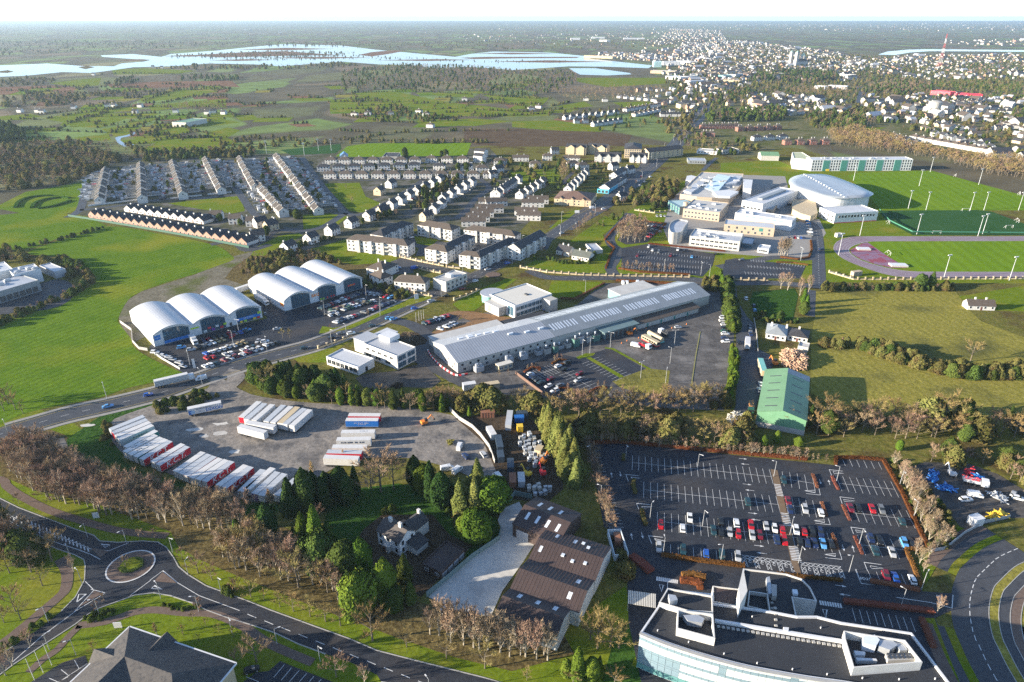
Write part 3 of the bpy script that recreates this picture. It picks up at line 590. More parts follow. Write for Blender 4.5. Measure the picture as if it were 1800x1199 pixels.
def panel(root,side,L,D,u0,u1,z0,z1,m,name='panel',t=.08):
 b=MB();w=u1-u0;b.box(-w/2,w/2,-t,0,0,z1-z0);p,a=sidexf(side,L,D,(u0+u1)/2,z0)
 return b.build(name,m,root,p,a)
def text_on(root,txt,p,a,size,m,name='lettering',tilt=math.pi/2,sx=1.0,italic=0.0):
 c=bpy.data.curves.new(name,'FONT');c.body=txt;c.size=size;c.extrude=.012;c.align_x='CENTER';c.align_y='CENTER';c.resolution_u=2;c.offset=size*.018;c.shear=italic
 o=bpy.data.objects.new('text_source',c);me=bpy.data.meshes.new_from_object(o);me.name=name
 bpy.data.objects.remove(o);bpy.data.curves.remove(c);me.materials.clear();me.materials.append(m)
 o=link(name,me,root,p);o.rotation_euler=(tilt,0,a);o.scale=(sx,1,1); return o
def scribble(root,p,a,w,h,m,seed,name='lettering',tilt=math.pi/2):
 """lettering too small to read: uneven strokes"""
 r=random.Random(seed);b=MB();x=-w/2
 while x<w/2-h*.5:
  cw=h*r.uniform(.35,.6)
  if r.random()<.12:x+=h*.5; continue
  b.box(x,x+cw*.3,-h/2,h/2,0,.012)
  for _ in range(2):yy=r.uniform(-h/2,h/2-h*.2);b.box(x,x+cw,yy,yy+h*.18,0,.013)
  if r.random()<.6:b.box(x+cw*.75,x+cw,-h/2,h/2,0,.012)
  x+=cw+h*.2
 o=b.build(name,m,root,p);o.rotation_euler=(tilt,0,a);tag(o,kind='stuff'); return o
def frame3(k,s,h,D= None ):
 """origin, yaw, length, depth of a rectangle from roof-height pixels: front left, front right, back right"""
 q=pts(k,s,h);a,b=q[0],q[1];d=b-a;L=d.length;d.normalize();n=Vector((-d.y,d.x,0))
 if D is None :D=(q[2]-b).dot(n)
 if D<0:print('NEGATIVE DEPTH',k,s,D)
 return Vector((a.x,a.y,0)),math.atan2(d.y,d.x),L,D
def gable_roof(L,D,e,r,ov=.35,t=.18,y0=0.0):
 """ridge along x"""
 b=MB();m=D/2
 sl=(r-e)/m;ze=e-ov*sl
 A=[(-ov,y0-ov,ze),(L+ov,y0-ov,ze),(L+ov,y0+m,r),(-ov,y0+m,r),(L+ov,y0+D+ov,ze),(-ov,y0+D+ov,ze)]
 up=[(x,y,z+t) for x,y,z in A]
 b.add(A+up,[(6,7,8,9),(9,8,10,11),(0,1,7,6),(4,5,11,10),(0,3,2,1),(3,5,4,2),(1,2,8,7),(2,4,10,8),(3,0,6,9),(5,3,9,11)])
 return b
def hip_roof(L,D,e,r,ov=.4,t=.15):
 b=MB();x0,x1,y0,y1=-ov,L+ov,-ov,D+ov;m=(y1-y0)/2
 if L>=D:r0,r1=(x0+m,D/2),(x1-m,D/2)
 else :m=(x1-x0)/2;r0,r1=(L/2,y0+m),(L/2,y1-m)
 v=[(x0,y0,e),(x1,y0,e),(x1,y1,e),(x0,y1,e),(x0,y0,e+t),(x1,y0,e+t),(x1,y1,e+t),(x0,y1,e+t),(r0[0],r0[1],r),(r1[0],r1[1],r)]
 f=[(0,3,2,1),(0,1,5,4),(1,2,6,5),(2,3,7,6),(3,0,4,7)]
 f+=[(4,5,9,8),(5,6,9),(6,7,8,9),(7,4,8)] if L>=D else [(4,5,8),(5,6,9,8),(6,7,9),(7,4,8,9)]
 return b.add(v,f)
def gable_wall(L,D,e,r):
 b=MB();m=D/2
 v=[(0,0,0),(L,0,0),(L,D,0),(0,D,0),(0,0,e),(L,0,e),(L,D,e),(0,D,e),(0,m,r),(L,m,r)]
 return b.add(v,[(0,1,5,4),(2,3,7,6),(1,2,6,9,5),(3,0,4,8,7)])
def shell(poly,h,t=.3,rd=.45):
 """walls with a parapet round a sunk flat roof; returns wall builder and roof builder"""
 n=len(poly);ar=sum(poly[i].x*poly[(i+1)%n].y-poly[(i+1)%n].x*poly[i].y for i in range(n))
 pl=[Vector((p.x,p.y,0)) for p in (poly if ar>0 else poly[::-1])]
 inn=[]
 for i in range(n):
  a,b,c=pl[i-1],pl[i],pl[(i+1)%n];d1=(b-a).normalized();d2=(c-b).normalized()
  n1=Vector((-d1.y,d1.x,0));n2=Vector((-d2.y,d2.x,0));s=n1+n2
  s=s.normalized()*min(3*t,t/max(.25,s.normalized().dot(n1))) if s.length>1e-3 else n1*t
  inn.append(b+s)
 w=MB();o=len(w.v)
 w.v+=[(p.x,p.y,0) for p in pl]+[(p.x,p.y,h) for p in pl]+[(p.x,p.y,h) for p in inn]+[(p.x,p.y,h-rd) for p in inn]
 for i in range(n):
  j=(i+1)%n
  w.f+=[[i,j,n+j,n+i],[n+i,n+j,2*n+j,2*n+i],[2*n+i,2*n+j,3*n+j,3*n+i]];w.m+=[0,0,0]
 r=MB().flat(inn,h-rd); return w,r
def flat_block(name,label,k,s,h,wm,rm,D= None ,group= None ,par=.3,root= None ,z0=0):
 """flat-roofed rectangular block; returns root, L, D"""
 o,a,L,D=frame3(k,s,h,D)
 t=root or thing(name,label,'building',o,a,group)
 w,r=shell([Vector((0,0,0)),Vector((L,0,0)),Vector((L,D,0)),Vector((0,D,0))],h,par)
 w.build('wall',wm,t);r.build('roof',rm,t)
 return t,L,D
def roof_units(t,L,D,h,n,seed,m= None ,smax=2.2):
 r=random.Random(seed)
 for i in range(n):
  x,y=r.uniform(.12,.85)*L,r.uniform(.15,.8)*D;a,b,c=r.uniform(.7,smax),r.uniform(.7,smax),r.uniform(.5,1.4)
  mb=MB();mb.box(-a,a,-b,b,0,c);mb.box(-a*.6,a*.6,-b*.6,b*.6,c,c+.25)
  mb.build('roof_unit',m or steel,t,(x,y,h-.44))
def pitched(name,label,k,s,e,r,wm,rm,D= None ,kind='gable',group= None ,cat='building',chim=(),z= None ):
 o,a,L,D=frame3(k,s,e,D)
 t=thing(name,label,cat,o,a,group)
 if kind=='gable':
  gable_wall(L,D,e,r).build('wall',wm,t);ro=gable_roof(L,D,e,r).build('roof',rm,t)
 elif kind=='gable_y':
  g=gable_wall(D,L,e,r);g.v=[(L-y,x,z_) for x,y,z_ in g.v];g.build('wall',wm,t)
  g=gable_roof(D,L,e,r);g.v=[(L-y,x,z_) for x,y,z_ in g.v];ro=g.build('roof',rm,t)
 else :
  MB().box(0,L,0,D,0,e).build('wall',wm,t);ro=hip_roof(L,D,e,r).build('roof',rm,t)
 for u in chim:
  b=MB();b.box(-.45,.45,-.3,.3,-.9,1.2);b.box(-.52,.52,-.37,.37,1.2,1.32)
  b.build('chimney',wh,ro,(u*L,D/2,r))
 return t,L,D
 # --- the two retail sheds
def vault_shed(label,k,base,eaves,e,rise,n=3):
 q=pts(k,base);a,b=q[0],q[1];d=b-a;L=d.length;ang=math.atan2(d.y,d.x);nrm=Vector((-d.y,d.x,0)).normalized()
 ev=pts(k,eaves,e);D=(ev[1]-ev[0]).dot(nrm)
 t=thing('retail_shed',label,'retail shed',(a.x,a.y,0),ang,'vaulted retail sheds')
 W=L/n;seg=14
 def arc(i):x=i/seg; return e+rise*(1-(2*x-1)**2)
 wall=MB()
 for side in (0,D):
  for j in range(n):
   for i in range(seg):
    x0,x1=j*W+W*i/seg,j*W+W*(i+1)/seg
    v=[(x0,side,0),(x1,side,0),(x1,side,arc(i+1)),(x0,side,arc(i))]
    wall.add(v,[(0,1,2,3)] if side==0 else [(3,2,1,0)])
 wall.add([(0,0,0),(0,D,0),(0,D,e),(0,0,e),(L,0,0),(L,D,0),(L,D,e),(L,0,e)],[(1,0,3,2),(4,5,6,7)])
 wall.build('wall',whp,t)
 for j in range(n):
  b=MB();ov=1.1
  for i in range(seg):
   x0,x1=j*W+W*i/seg,j*W+W*(i+1)/seg;z0,z1=arc(i)+.12,arc(i+1)+.12
   b.add([(x0,-ov,z0),(x1,-ov,z1),(x1,D+.4,z1),(x0,D+.4,z0),(x0,-ov,z0+.35),(x1,-ov,z1+.35),(x1,D+.4,z1+.35),(x0,D+.4,z0+.35)],[(4,5,6,7),(0,1,5,4),(2,3,7,6),(3,2,1,0)])
  b.build('vaulted_roof',roof_sil,t,smooth= False )
  rb_=MB()
  for q_ in range(1,16):
   y=D*q_/16
   for i in range(seg):
    x0,x1=j*W+W*i/seg,j*W+W*(i+1)/seg
    rb_.add([(x0,y,arc(i)+.475),(x1,y,arc(i+1)+.475),(x1,y+.12,arc(i+1)+.475),(x0,y+.12,arc(i)+.475)],[(0,1,2,3)])
  tag(rb_.build('roof_seam',roof_gy2,t),kind='stuff')
  g=MB();u0,u1=(.26,.93)
  m_=10
  for i in range(m_):
   f0,f1=u0+(u1-u0)*i/m_,u0+(u1-u0)*(i+1)/m_
   z0=e+rise*(1-(2*f0-1)**2)-1.0;z1=e+rise*(1-(2*f1-1)**2)-1.0
   g.add([(j*W+W*f0,-.09,0.1),(j*W+W*f1,-.09,0.1),(j*W+W*f1,-.09,z1),(j*W+W*f0,-.09,z0)],[(0,1,2,3)])
  gl=g.build('shop_front',glass_b,t)
  mu=MB()
  for i in range(1,8):
   f0=u0+(u1-u0)*i/8;z0=e+rise*(1-(2*f0-1)**2)-1.0;mu.box(j*W+W*f0-.07,j*W+W*f0+.07,-.17,-.1,.1,z0)
  for z in (2.6,4.4):mu.box(j*W+W*u0,j*W+W*u1,-.16,-.1,z,z+.12)
  tag(mu.build('mullion',dk,gl),kind='stuff')
 b=MB();b.box(0,L,-.25,0.0,-.02,.25);b.build('plinth',conc,t)
 return t,L,D,W
sh1,L1,D1,W1=vault_shed('left silver vaulted retail shed with three arches beside the big field','f','375 960 1510 650','345 835 60 600',6.6,2.9)
sh2,L2,D2,W2=vault_shed('right silver vaulted retail shed with three arches and orange sign','I','405 430 950 265','395 350 160 215',6.8,2.9)
panel(sh1,'f',L1,D1,.6,3.6,3.4,6.0,blue_p,'sign_panel',.2)
scribble(sh1,(2.1,-.21,4.7),0,2.2,.5,whp,1)
panel(sh1,'f',L1,D1,W1*.26,W1*.94,.3,1.9,blue_p,'window_vinyl',.18)
for q_,(u,m_) in enumerate(((W1+W1*.3,whp),(W1+W1*.42,red_p),(W1+W1*.52,mat('violet_panel',(.2,.04,.3),.5,(.25,.06,.36),1)),(W1+W1*.64,whp),(W1+W1*.76,red_p),(W1+W1*.86,lime_p))):
 panel(sh1,'f',L1,D1,u,u+W1*.09,1.9 if q_%2 else .5,3.1 if q_%2 else 1.8,m_,'poster',.2)
panel(sh1,'f',L1,D1,W1*.97,W1*1.2,4.2,5.0,lime_p,'sign_panel',.2)
panel(sh1,'f',L1,D1,2*W1+W1*.26,2*W1+W1*.94,1.7,3.4,blue_p,'sign_panel',.2)
scribble(sh1,(2*W1+W1*.6,-.21,2.7),0,5.5,.8,whp,2)
for u,m_ in ((.33,yel_p),(.45,lime_p),(.72,yel_p),(.84,red_p)):panel(sh1,'f',L1,D1,2*W1+W1*u,2*W1+W1*(u+.08),.4,1.6,m_,'poster',.2)
panel(sh1,'f',L1,D1,L1-2.6,L1-.6,3.0,4.4,lime_p,'sign_panel',.2)
panel(sh1,'f',L1,D1,2*W1+.6,2*W1+2.0,.05,2.3,dk,'service_door',.1)
text_on(sh2,'B&Q',(W2*1.14,-.15,4.6),0,2.6,orange_p)
panel(sh2,'f',L2,D2,W2*1.05,W2*1.24,1.6,2.6,whp,'sign_panel',.12)
panel(sh2,'f',L2,D2,2*W2+W2*.4,2*W2+W2*.7,3.8,4.8,red_p,'sign_panel',.3)
scribble(sh2,(2*W2+W2*.55,-.31,4.3),0,3.5,.5,yel_p,3)
for u in (.3,.4,.55,.7,.8):panel(sh2,'f',L2,D2,W2+W2*u,W2+W2*(u+.06),.3,1.5,lime_p if u<.5 else red_p,'poster',.2)
b_=MB();b_.box(-.06,0,-4,0,0,2.2);b_.build('sign_panel',orange_p,sh2,(0,4.6,2.6))
# --- long factory
A0,B0=pts('g','390 1060'),pts('h','1470 330');A_,B_=A0[0],B0[0]
dd=B_-A_;LF=dd.length;aF=math.atan2(dd.y,dd.x);nF=Vector((-dd.y,dd.x,0)).normalized()
DF=27.0;eF,rF=6.0,9.6
fac=thing('factory','very long low factory with grey pitched roof and rows of white rooflights','factory',(A_.x,A_.y,0),aF)
gable_wall(LF,DF,eF,rF).build('wall',pale,fac)
cut=LF*.34
fr=gable_roof(LF-cut,DF,eF,rF,.5,.2);fr.v=[(x+cut,y,z) for x,y,z in fr.v];far_roof=fr.build('roof',roof_gy,fac)
fr=gable_roof(cut-1.2,DF,eF-.0,rF,.5,.2);near_roof=fr.build('roof',roof_gy2,fac)
slp=(rF-eF)/(DF/2)
def on_roof(x,y,up=.2): return (x,y,(eF+slp*y if y<DF/2 else rF-slp*(y-DF/2))+up)
for side in (0,1):
 for i in range(26):
  x=cut+4+(LF-cut-8)*i/25
  if i%7==4 and side==0: continue
  for o in ((-.9,.9) if i%5 else (-2.0,-.1,1.8)):
   mb=MB();w=.45
   ya,yb=(4.2,9.4) if side==0 else (DF/2+2.0,DF-4)
   mb.add([on_roof(x+o-w,ya,.24),on_roof(x+o+w,ya,.24),on_roof(x+o+w,yb,.24),on_roof(x+o-w,yb,.24)],[(0,1,2,3)])
   mb.add([on_roof(x+o-w,ya,.2),on_roof(x+o+w,ya,.2),on_roof(x+o+w,ya,.24),on_roof(x+o-w,ya,.24)],[(0,1,2,3)])
   mb.build('rooflight',skyl,far_roof)
for i in range(40):
 x=cut*(i+.5)/40;mb=MB()
 mb.add([on_roof(x,-.5,.235),on_roof(x+.12,-.5,.235),on_roof(x+.12,DF/2,.235),on_roof(x,DF/2,.235)],[(0,1,2,3)]);mb.build('roof_seam',roof_gy,near_roof)
for x,y in ((cut*.28,DF*.62),(cut*.36,DF*.62),(cut*.44,DF*.6),(cut*.52,DF*.55),(cut*.62,DF*.36),(cut*.78,DF*.3),(cut*.93,DF*.3),(cut*.2,DF*.7),(cut*.3,DF*.75)):
 mb=MB();mb.box(-1.5,1.5,-.6,.6,-.3,.55);mb.build('roof_vent',skyl,near_roof,on_roof(x,y))
windows(fac,'f',cut,DF,13,(3.4,),1.3,1.3,2)
windows(fac,'f',cut,DF,9,(.9,),1.5,1.3,3)
windows(fac,'l',LF,DF,4,(3.2,),1.0,1.2,3);windows(fac,'l',LF,DF,3,(.9,),1.0,1.2,5)
lo=MB();lo.box(LF*.64,LF*.915,-6,-.02,0,3.1);lo.build('lean_to_wall',pale,fac)
lo=MB();lo.add([(LF*.635,-6.5,3.0),(LF*.92,-6.5,3.0),(LF*.92,-.03,4.3),(LF*.635,-.03,4.3),(LF*.635,-6.5,3.2),(LF*.92,-6.5,3.2),(LF*.92,-.03,4.5),(LF*.635,-.03,4.5)],[(4,5,6,7),(0,1,5,4),(3,2,1,0),(1,2,6,5),(3,0,4,7)]);lo.build('lean_to_roof',tile_b,fac)
for u in (.68,.74,.8,.86):panel(fac,'f',LF,DF,LF*u,LF*u+1.2,.05,2.2,teal_g,'service_door',6.06)
lo=MB();lo.box(LF*.5,LF*.635,-7,-.02,0,4.2);lo.build('loading_bay',mat('loading_bay_cladding',(.10,.16,.17),.6,(.14,.2,.21),.5,.5),fac)
lo=MB();lo.box(LF*.495,LF*.64,-7.6,-.02,4.2,4.5);lo.build('canopy_roof',MATS['loading_bay_cladding'],fac)
for i in range(7):panel(fac,'f',LF,DF,LF*(.505+.018*i),LF*(.505+.018*i)+2.2,.1,3.4,dk,'loading_door',7.07)
lo=MB();lo.box(2,cut*.75,DF+.02,DF+10,0,4.6);lo.build('rear_wing_wall',pale,fac)
lo=MB();lo.box(1.6,cut*.75+.4,DF+.3,DF+10.4,4.6,4.85);lo.build('rear_wing_roof',felt_p,fac)
lo=MB();lo.box(cut*.76,cut*1.25,DF+.02,DF+8,0,4.2);lo.build('rear_wing_wall',pale,fac)
lo=MB();lo.box(cut*.755,cut*1.26,DF+.3,DF+8.4,4.2,4.4);lo.build('rear_wing_roof',felt,fac)
lo=MB();lo.box(LF*.74,LF*.90,DF+.02,DF+14,0,5.2);lo.build('annex_wall',teal,fac)
lo=MB();lo.box(LF*.737,LF*.903,DF+.3,DF+14.4,5.2,5.5);lo.build('annex_roof',felt_p,fac)
rr_=random.Random(3)
tank_me= None
for i,u in enumerate((.055,.155,.205)):
 x=LF*u
 t=thing('silo_unit','pale %s dust extraction unit against the factory wall, %s from the near end'%(('steel','large','tall')[i],nth(i)),'machine',(A_+dd*u-nF*4.2)[:],aF,'extraction units')
 mb=MB();mb.box(-2.2,2.2,-1.4,1.4,.8,3.4);mb.build('body',steel,t)
 mb=MB();mb.tube((-1.2,0,3.4),(-1.2,0,5.0),.8,.8,12);mb.tube((1.0,0,3.4),(1.0,0,4.4),.6,.6,12);mb.build('duct',steel,t)
 for lx in (-1.9,1.9):
  for ly in (-1.1,1.1):mb=MB();mb.box(lx-.1,lx+.1,ly-.1,ly+.1,0,.8);mb.build('leg',dk,t)
for i in range(9):
 u=.265+i*.026;t=thing('plant_unit','grey rooftop-style plant box at the factory wall, %s of the row'%nth(i),'machine',(A_+dd*u-nF*(3.0+(i%3)))[:],aF,'factory plant row')
 hh=rr_.uniform(1.8,4.2);wdt=rr_.uniform(1.3,2.3)
 mb=MB();mb.box(-wdt,wdt,-1.3,1.3,0,hh);mb.build('casing',[steel,conc,mat('green_tank',(.06,.16,.13),.6,(.1,.2,.17),1)][i%3],t)
 mb=MB();mb.box(-wdt*.7,wdt*.7,-.9,.9,hh,hh+.2);mb.build('lid',dk,t)
 mb=MB();mb.tube((0,.6,hh+.2),(0,.6,hh+1.3),.25,.25,8);mb.tube((0,.6,hh+1.3),(0,.6,hh+1.7),.45,.45,8);mb.build('vent',skyl,t)
t=thing('portable_cabin','cream portable cabin with blue windows at the near factory end','cabin',(A_+dd*.105-nF*9)[:],aF)
mb=MB();mb.box(0,8,0,3.2,.15,3.0);mb.build('wall',cream,t);mb=MB();mb.box(-.15,8.15,-.15,3.35,3.0,3.2);mb.build('roof',cream_r,t)
windows(t,'f',8,3.2,3,(1.0,),1.6,1.2,.6,gm_=glass_b)
# --- white offices
t,L,D=flat_block('office_building','white office with cream flat roof and teal curved entrance','g','725 222 990 342 1312 187',8.2,whp,cream_r)
windows(t,'r',L,D,9,(.9,4.4),2.6,2.2,1.2,gm_=glass_b);windows(t,'f',L,D,1,(1.0,),5.0,5.5,L*.72,1,gm_=glass_b)
mb=MB();mb.box(0,2.4,0,1.8,0,.5);mb.build('roof_hatch',dk,t,(L*.55,D*.55,7.8))
mb=MB();mb.box(L+.02,L+7,D*.72,D-2,0,7.6);mb.build('side_wing',conc,t)
mb=MB();mb.box(L*.1,L*.66,-5.5,-.02,0,5.4);mb.build('front_wing',pale,t);mb=MB();mb.box(L*.08,L*.68,-5.8,-.03,5.4,5.7);mb.build('front_wing_roof',felt_p,t)
for i in range(6):mb=MB();mb.box(L*.2,L*.36,-5.62,-5.52,1.0+i*.7,1.3+i*.7);mb.build('louvre',dk,t)
ent=disc(Vector((-2.5,4,0)),6.5,24)
mb=MB();mb.prism([p for p in ent if p.x<2],2.6,7.2);mb.build('curved_entrance',teal,t)
mb=MB();mb.prism([Vector((p.x*1.0,p.y,0))*1.0+(p-Vector((-2.5,4,0)))*.15 for p in ent if p.x<3],7.2,7.6);mb.build('entrance_roof',roof_gy2,t)
for i in (8,11,14):p=ent[i];mb=MB();mb.tube((p.x,p.y,0),(p.x,p.y,2.6),.25,.25,8);mb.build('column',whp,t)
t,L,D=flat_block('office_building','white two-storey office with long flat roof beside the building ground','c','470 797 825 935 1022 838',7.6,wh,roof_gy2)
windows(t,'f',L,D,5,(4.6,),2.2,1.2,2,3);windows(t,'f',L,D,3,(1.2,),3.6,1.6,1.5,5);windows(t,'r',L,D,2,(.6,4.2),5.0,2.6,.8,gm_=glass_b)
mb=MB();mb.box(-9,-.02,1.5,D-2,0,7.2);mb.build('link_wing',wh,t);mb=MB();mb.box(-9.3,-.02,1.2,D-1.7,7.2,7.5);mb.build('link_roof',roof_gy2,t)
windows(t,'l',L,D,3,(1,4.4),2.0,1.8,3)
mb=MB();mb.box(2,10,D-4,D+3,7.2,9.6);mb.build('plant_screen',whp,t)
mb=MB();mb.box(-7,1,D-2,D+10,0,5.6);mb.build('teal_wing',teal,t);mb=MB();mb.box(-7.2,1.2,D-1.98,D+10.2,5.6,5.9);mb.build('teal_wing_roof',roof_sil,t)
t,L,D=flat_block('office_wing','low white office wing with dark ribbon windows nearest the evergreens','c','80 938 415 1052 602 965',4.6,whp,roof_sil)
windows(t,'f',L,D,7,(1.2,),2.4,2.2,.8,gm_=glass);windows(t,'l',L,D,2,(1.5,),2.0,1.2,1);windows(t,'r',L,D,1,(.1,),1.4,2.4,D*.3,fm=dk)
# --- apartments and the white houses beside them
def apartment(lab,s,D,storeys=3,k='b',side_w= True ,roofm=tile_b,nb= None ,kind='hip',wm=wh,wn= None ):
 e=storeys*2.85
 o,a,L,D=frame3(k,s,e,D)
 t=thing('apartment_block',lab,'apartment block',o,a,'white apartment blocks')
 if kind=='hip':MB().box(0,L,0,D,0,e).build('wall',wm,t);hip_roof(L,D,e,e+D*.26).build('roof',roofm,t)
 else :gable_wall(L,D,e,e+D*.3).build('wall',wm,t);gable_roof(L,D,e,e+D*.3).build('roof',roofm,t)
 n=nb or max(3,int(L/3.4));zs=[1.0+2.85*i for i in range(storeys)]
 windows(t,'f',L,D,n,zs,1.5,1.4,1.0)
 windows(t,'r',L,D,2,zs,1.2,1.3,2);windows(t,'l',L,D,2,zs,1.2,1.3,2)
 for i in range(1,int(L/11)+1):
  x=L*i/(int(L/11)+1)
  mb=MB();mb.box(x-1.3,x+1.3,-1.5,-.02,0,e+.5);mb.build('stair_tower',pale if i%2 else wm,t)
 for z in [2.85*i for i in range(1,storeys)]:
  for i in range(max(1,int(L/12))):
   x=L*(i+.5)/max(1,int(L/12))+2.2
   mb=MB();mb.box(x-1.6,x+1.6,-1.3,-.02,z-.12,z);mb.box(x-1.6,x+1.6,-1.3,-1.22,z,z+1.0);mb.build('balcony',conc,t)
 return t,L,D
apartment('long white apartment block with brown hipped roof facing the lawn','55 545 697 616 805 572',None )
apartment('white apartment block with dark roof running behind the long lawn block','440 512 757 377',12,roofm=slate)
apartment('white apartment block facing the inner lawn','800 392 1162 452 1252 412',None )
apartment('small white apartment wing left of the arched gate','880 642 1112 682',11)
apartment('white apartment wing with dark roof on the left of the gated court','1130 655 1412 515',10,roofm=slate)
apartment('small white apartment wing right of the arched gate','1240 707 1462 738',9)
apartment('long white apartment wing with dark roof along the main road','1466 736 1880 552',10,roofm=slate)
apartment('long pale apartment block at the back of the gated court','1290 442 1830 515',11)
apartment('white apartment block with twin gables at the far road end','1886 650 2160 500',11,roofm=slate,kind='gable')
def white_house(lab,k,s,e,r,n,zs=(1.0,3.6),D= None ,kind='hip',rm=tile_b,wm=wh,chim=(.3,.7),name='house',cat='house',grp= None ,sw=2):
 t,L,D=pitched(name,lab,k,s,e,r,wm,rm,D,kind,grp,cat,chim)
 windows(t,'f',L,D,n,zs,1.1,1.25,1.0);windows(t,'r',L,D,sw,zs,1.0,1.2,1.4);windows(t,'l',L,D,sw,zs,1.0,1.2,1.4)
 panel(t,'f',L,D,L*.5-.5,L*.5+.5,.02,2.1,door_m,'door',.05)
 return t,L,D
white_house('large white house with brown hipped roof beside the main road','b','555 987 882 1012 962 962',5.6,9,6)
white_house('white house with pyramid roof beside the right retail shed','b','295 917 417 967 547 932',5.2,8.4,3)
white_house('white house with brown roof behind the pyramid-roofed one','b','262 847 442 882 512 790',5.4,8.8,3)
t,L,D=flat_block('office_building','small modern grey and white flat-roofed building by the road','b','965 952 1102 992 1292 892',7.0,pale,felt_p)
windows(t,'r',L,D,5,(1,4),1.6,1.6,1.5);mb=MB();mb.box(L*.3,L*.7,D*.4,D*.55,6.5,8.4);mb.build('roof_light_box',whp,t)
t,L,D=pitched('supermarket','long cream supermarket with red-brown hipped roof at the far roundabout','d','685 712 1072 737 1182 662',6.0,10.5,cream,tile_r,None ,'hip',None ,'supermarket')
windows(t,'f',L,D,8,(1.2,3.9),1.2,1.2,2.5);panel(t,'f',L,D,L*.38,L*.44,.02,2.6,dk,'door');windows(t,'r',L,D,3,(1.2,),1.6,1.6,3)
for u in (.12,.42,.72):
 g=gable_wall(5,4,6.0,7.6);g.v=[(L*u+4-y,x-.25,z) for x,y,z in g.v];g.build('front_gable',cream,t)
 g=gable_roof(5,4,6.0,7.6,.25);g.v=[(L*u+4-y,x-.25,z) for x,y,z in g.v];g.build('gable_roof',tile_r,t)
t,L,D=pitched('shop_building','row of shops with dark roofs and blue shopfront beside the main road','d','1270 605 1452 492',4.6,8,wh,slate,11,'gable',None ,'shop',(.3,.6))
panel(t,'f',L,D,.5,L*.45,.2,3.6,cyan_p,'shop_front');windows(t,'f',L,D,4,(.6,),2.4,2.2,L*.5,1)
t,L,D=flat_block('shop_building','low bright blue flat-roofed shop at the far roundabout','d','1140 612 1260 622 1290 570',4.0,cyan_p,roof_sil);windows(t,'f',L,D,3,(.6,),2.4,2.4,.8)
white_house('pair of white gabled houses behind the blue shop','d','1350 470 1450 410',4.4,7.6,3,D=9,kind='gable',rm=slate)
for s,lab in (('605 442 765 450','left cream apartment house with two front gables'),('775 438 930 450','right cream apartment house with two front gables')):
 t,L,D=pitched('apartment_house',lab+' before the brown field','k',s,9.0,12.5,cream,slate,13,'gable','cream apartment houses','apartment house')
 windows(t,'f',L,D,8,(1,3.9,6.7),1.3,1.3,1.2)
 for u in (.08,.56):
  w=L*.36;g=gable_wall(3,w,9.0,12.2);g.v=[(L*u+w-y,x-1.0,z) for x,y,z in g.v];g.build('front_gable',cream,t)
  g=gable_roof(3,w,9.0,12.2,.4);g.v=[(L*u+w-y,x-1.0,z) for x,y,z in g.v];g.build('gable_roof',slate,t)
for s,lab in (('835 518 1045 522','white gabled apartment house with brick ground floor before the hotel'),('1110 522 1252 527','smaller white gabled apartment house beside the main road')):
 t,L,D=pitched('apartment_house',lab,'k',s,6.6,11,wh,slate,12,'gable',None ,'apartment house')
 windows(t,'f',L,D,7,(1,3.9),1.3,1.3,1);panel(t,'f',L,D,.02,L-.02,.02,.9,brick,'brick_base',.04)
 for u in (.06,.4,.74):
  w=L*.2;g=gable_wall(3,w,6.6,10.4);g.v=[(L*u+w-y,x-.6,z) for x,y,z in g.v];g.build('front_gable',wh,t)
  g=gable_roof(3,w,6.6,10.4,.3);g.v=[(L*u+w-y,x-.6,z) for x,y,z in g.v];g.build('gable_roof',slate,t)
t,L,D=pitched('hotel','cream four-storey hotel with grey roof beside the main road','k','1070 458 1205 462 1240 420',11,14.5,cream,slate,None ,'hip',None ,'hotel')
windows(t,'f',L,D,7,(1,3.8,6.6,9.0),1.4,1.4,1.4)
t,L,D=pitched('hotel_wing','cream hotel wing with grey gable roof running back from the road','k','1205 470 1265 485 1335 410',8.5,12,cream,slate,None ,'gable_y',None ,'hotel')
windows(t,'f',L,D,3,(1,3.8,6),1.3,1.4,1.4);windows(t,'r',L,D,8,(1,3.8,6),1.3,1.4,1.4)
# --- college
t,L,D=flat_block('college_building','long pale college building with ribbon windows and a rounded end','e','315 747 845 808 880 722',7.6,pale,roof_gy2)
windows(t,'f',L,D,10,(1.2,4.6),2.6,1.2,1.6,name='window');windows(t,'r',L,D,2,(1.2,4.6),1.6,1.2,2)
roof_units(t,L,D*.6,7.6,9,11,smax=1.6)
for i in range(9):mb=MB();mb.box(0,4,0,1.6,0,1.0);mb.build('roof_monitor',whp,t,(L*(.08+.1*i),D*.72,7.2))
pr=[p for p in pts('e','95 650 120 600 180 572 240 575 300 592 262 650 230 702 170 712 115 705',9.2)]
t=thing('college_tower','rounded pale college end block with sunk curved roof','building',(pr[0].x,pr[0].y,0));w,r=shell([Vector((p.x-pr[0].x,p.y-pr[0].y,0)) for p in smooth_line(pr,3,True )],9.2,.5,.9)
w.build('wall',conc,t);r.build('roof',roof_gy2,t)
t,L,D=flat_block('college_porch','small flat-roofed glass porch at the end of the pale college building','e','862 822 975 835 995 768',3.6,glass_b,roof_gy2)
t,L,D=flat_block('college_building','buff brick college block with green window behind the pale one','e','680 622 1212 668 1215 612',7.0,buff,roof_sil)
windows(t,'f',L,D,6,(4.0,),1.5,1.8,3);windows(t,'f',L,D,7,(.9,),1.5,1.8,3)
panel(t,'f',L,D,L*.70,L*.78,3.4,6.0,teal_g,'green_window')
t,L,D=flat_block('college_building','white college block with teal edge and long pale roof','e','795 502 1395 590 1422 545',8.6,whp,roof_sil)
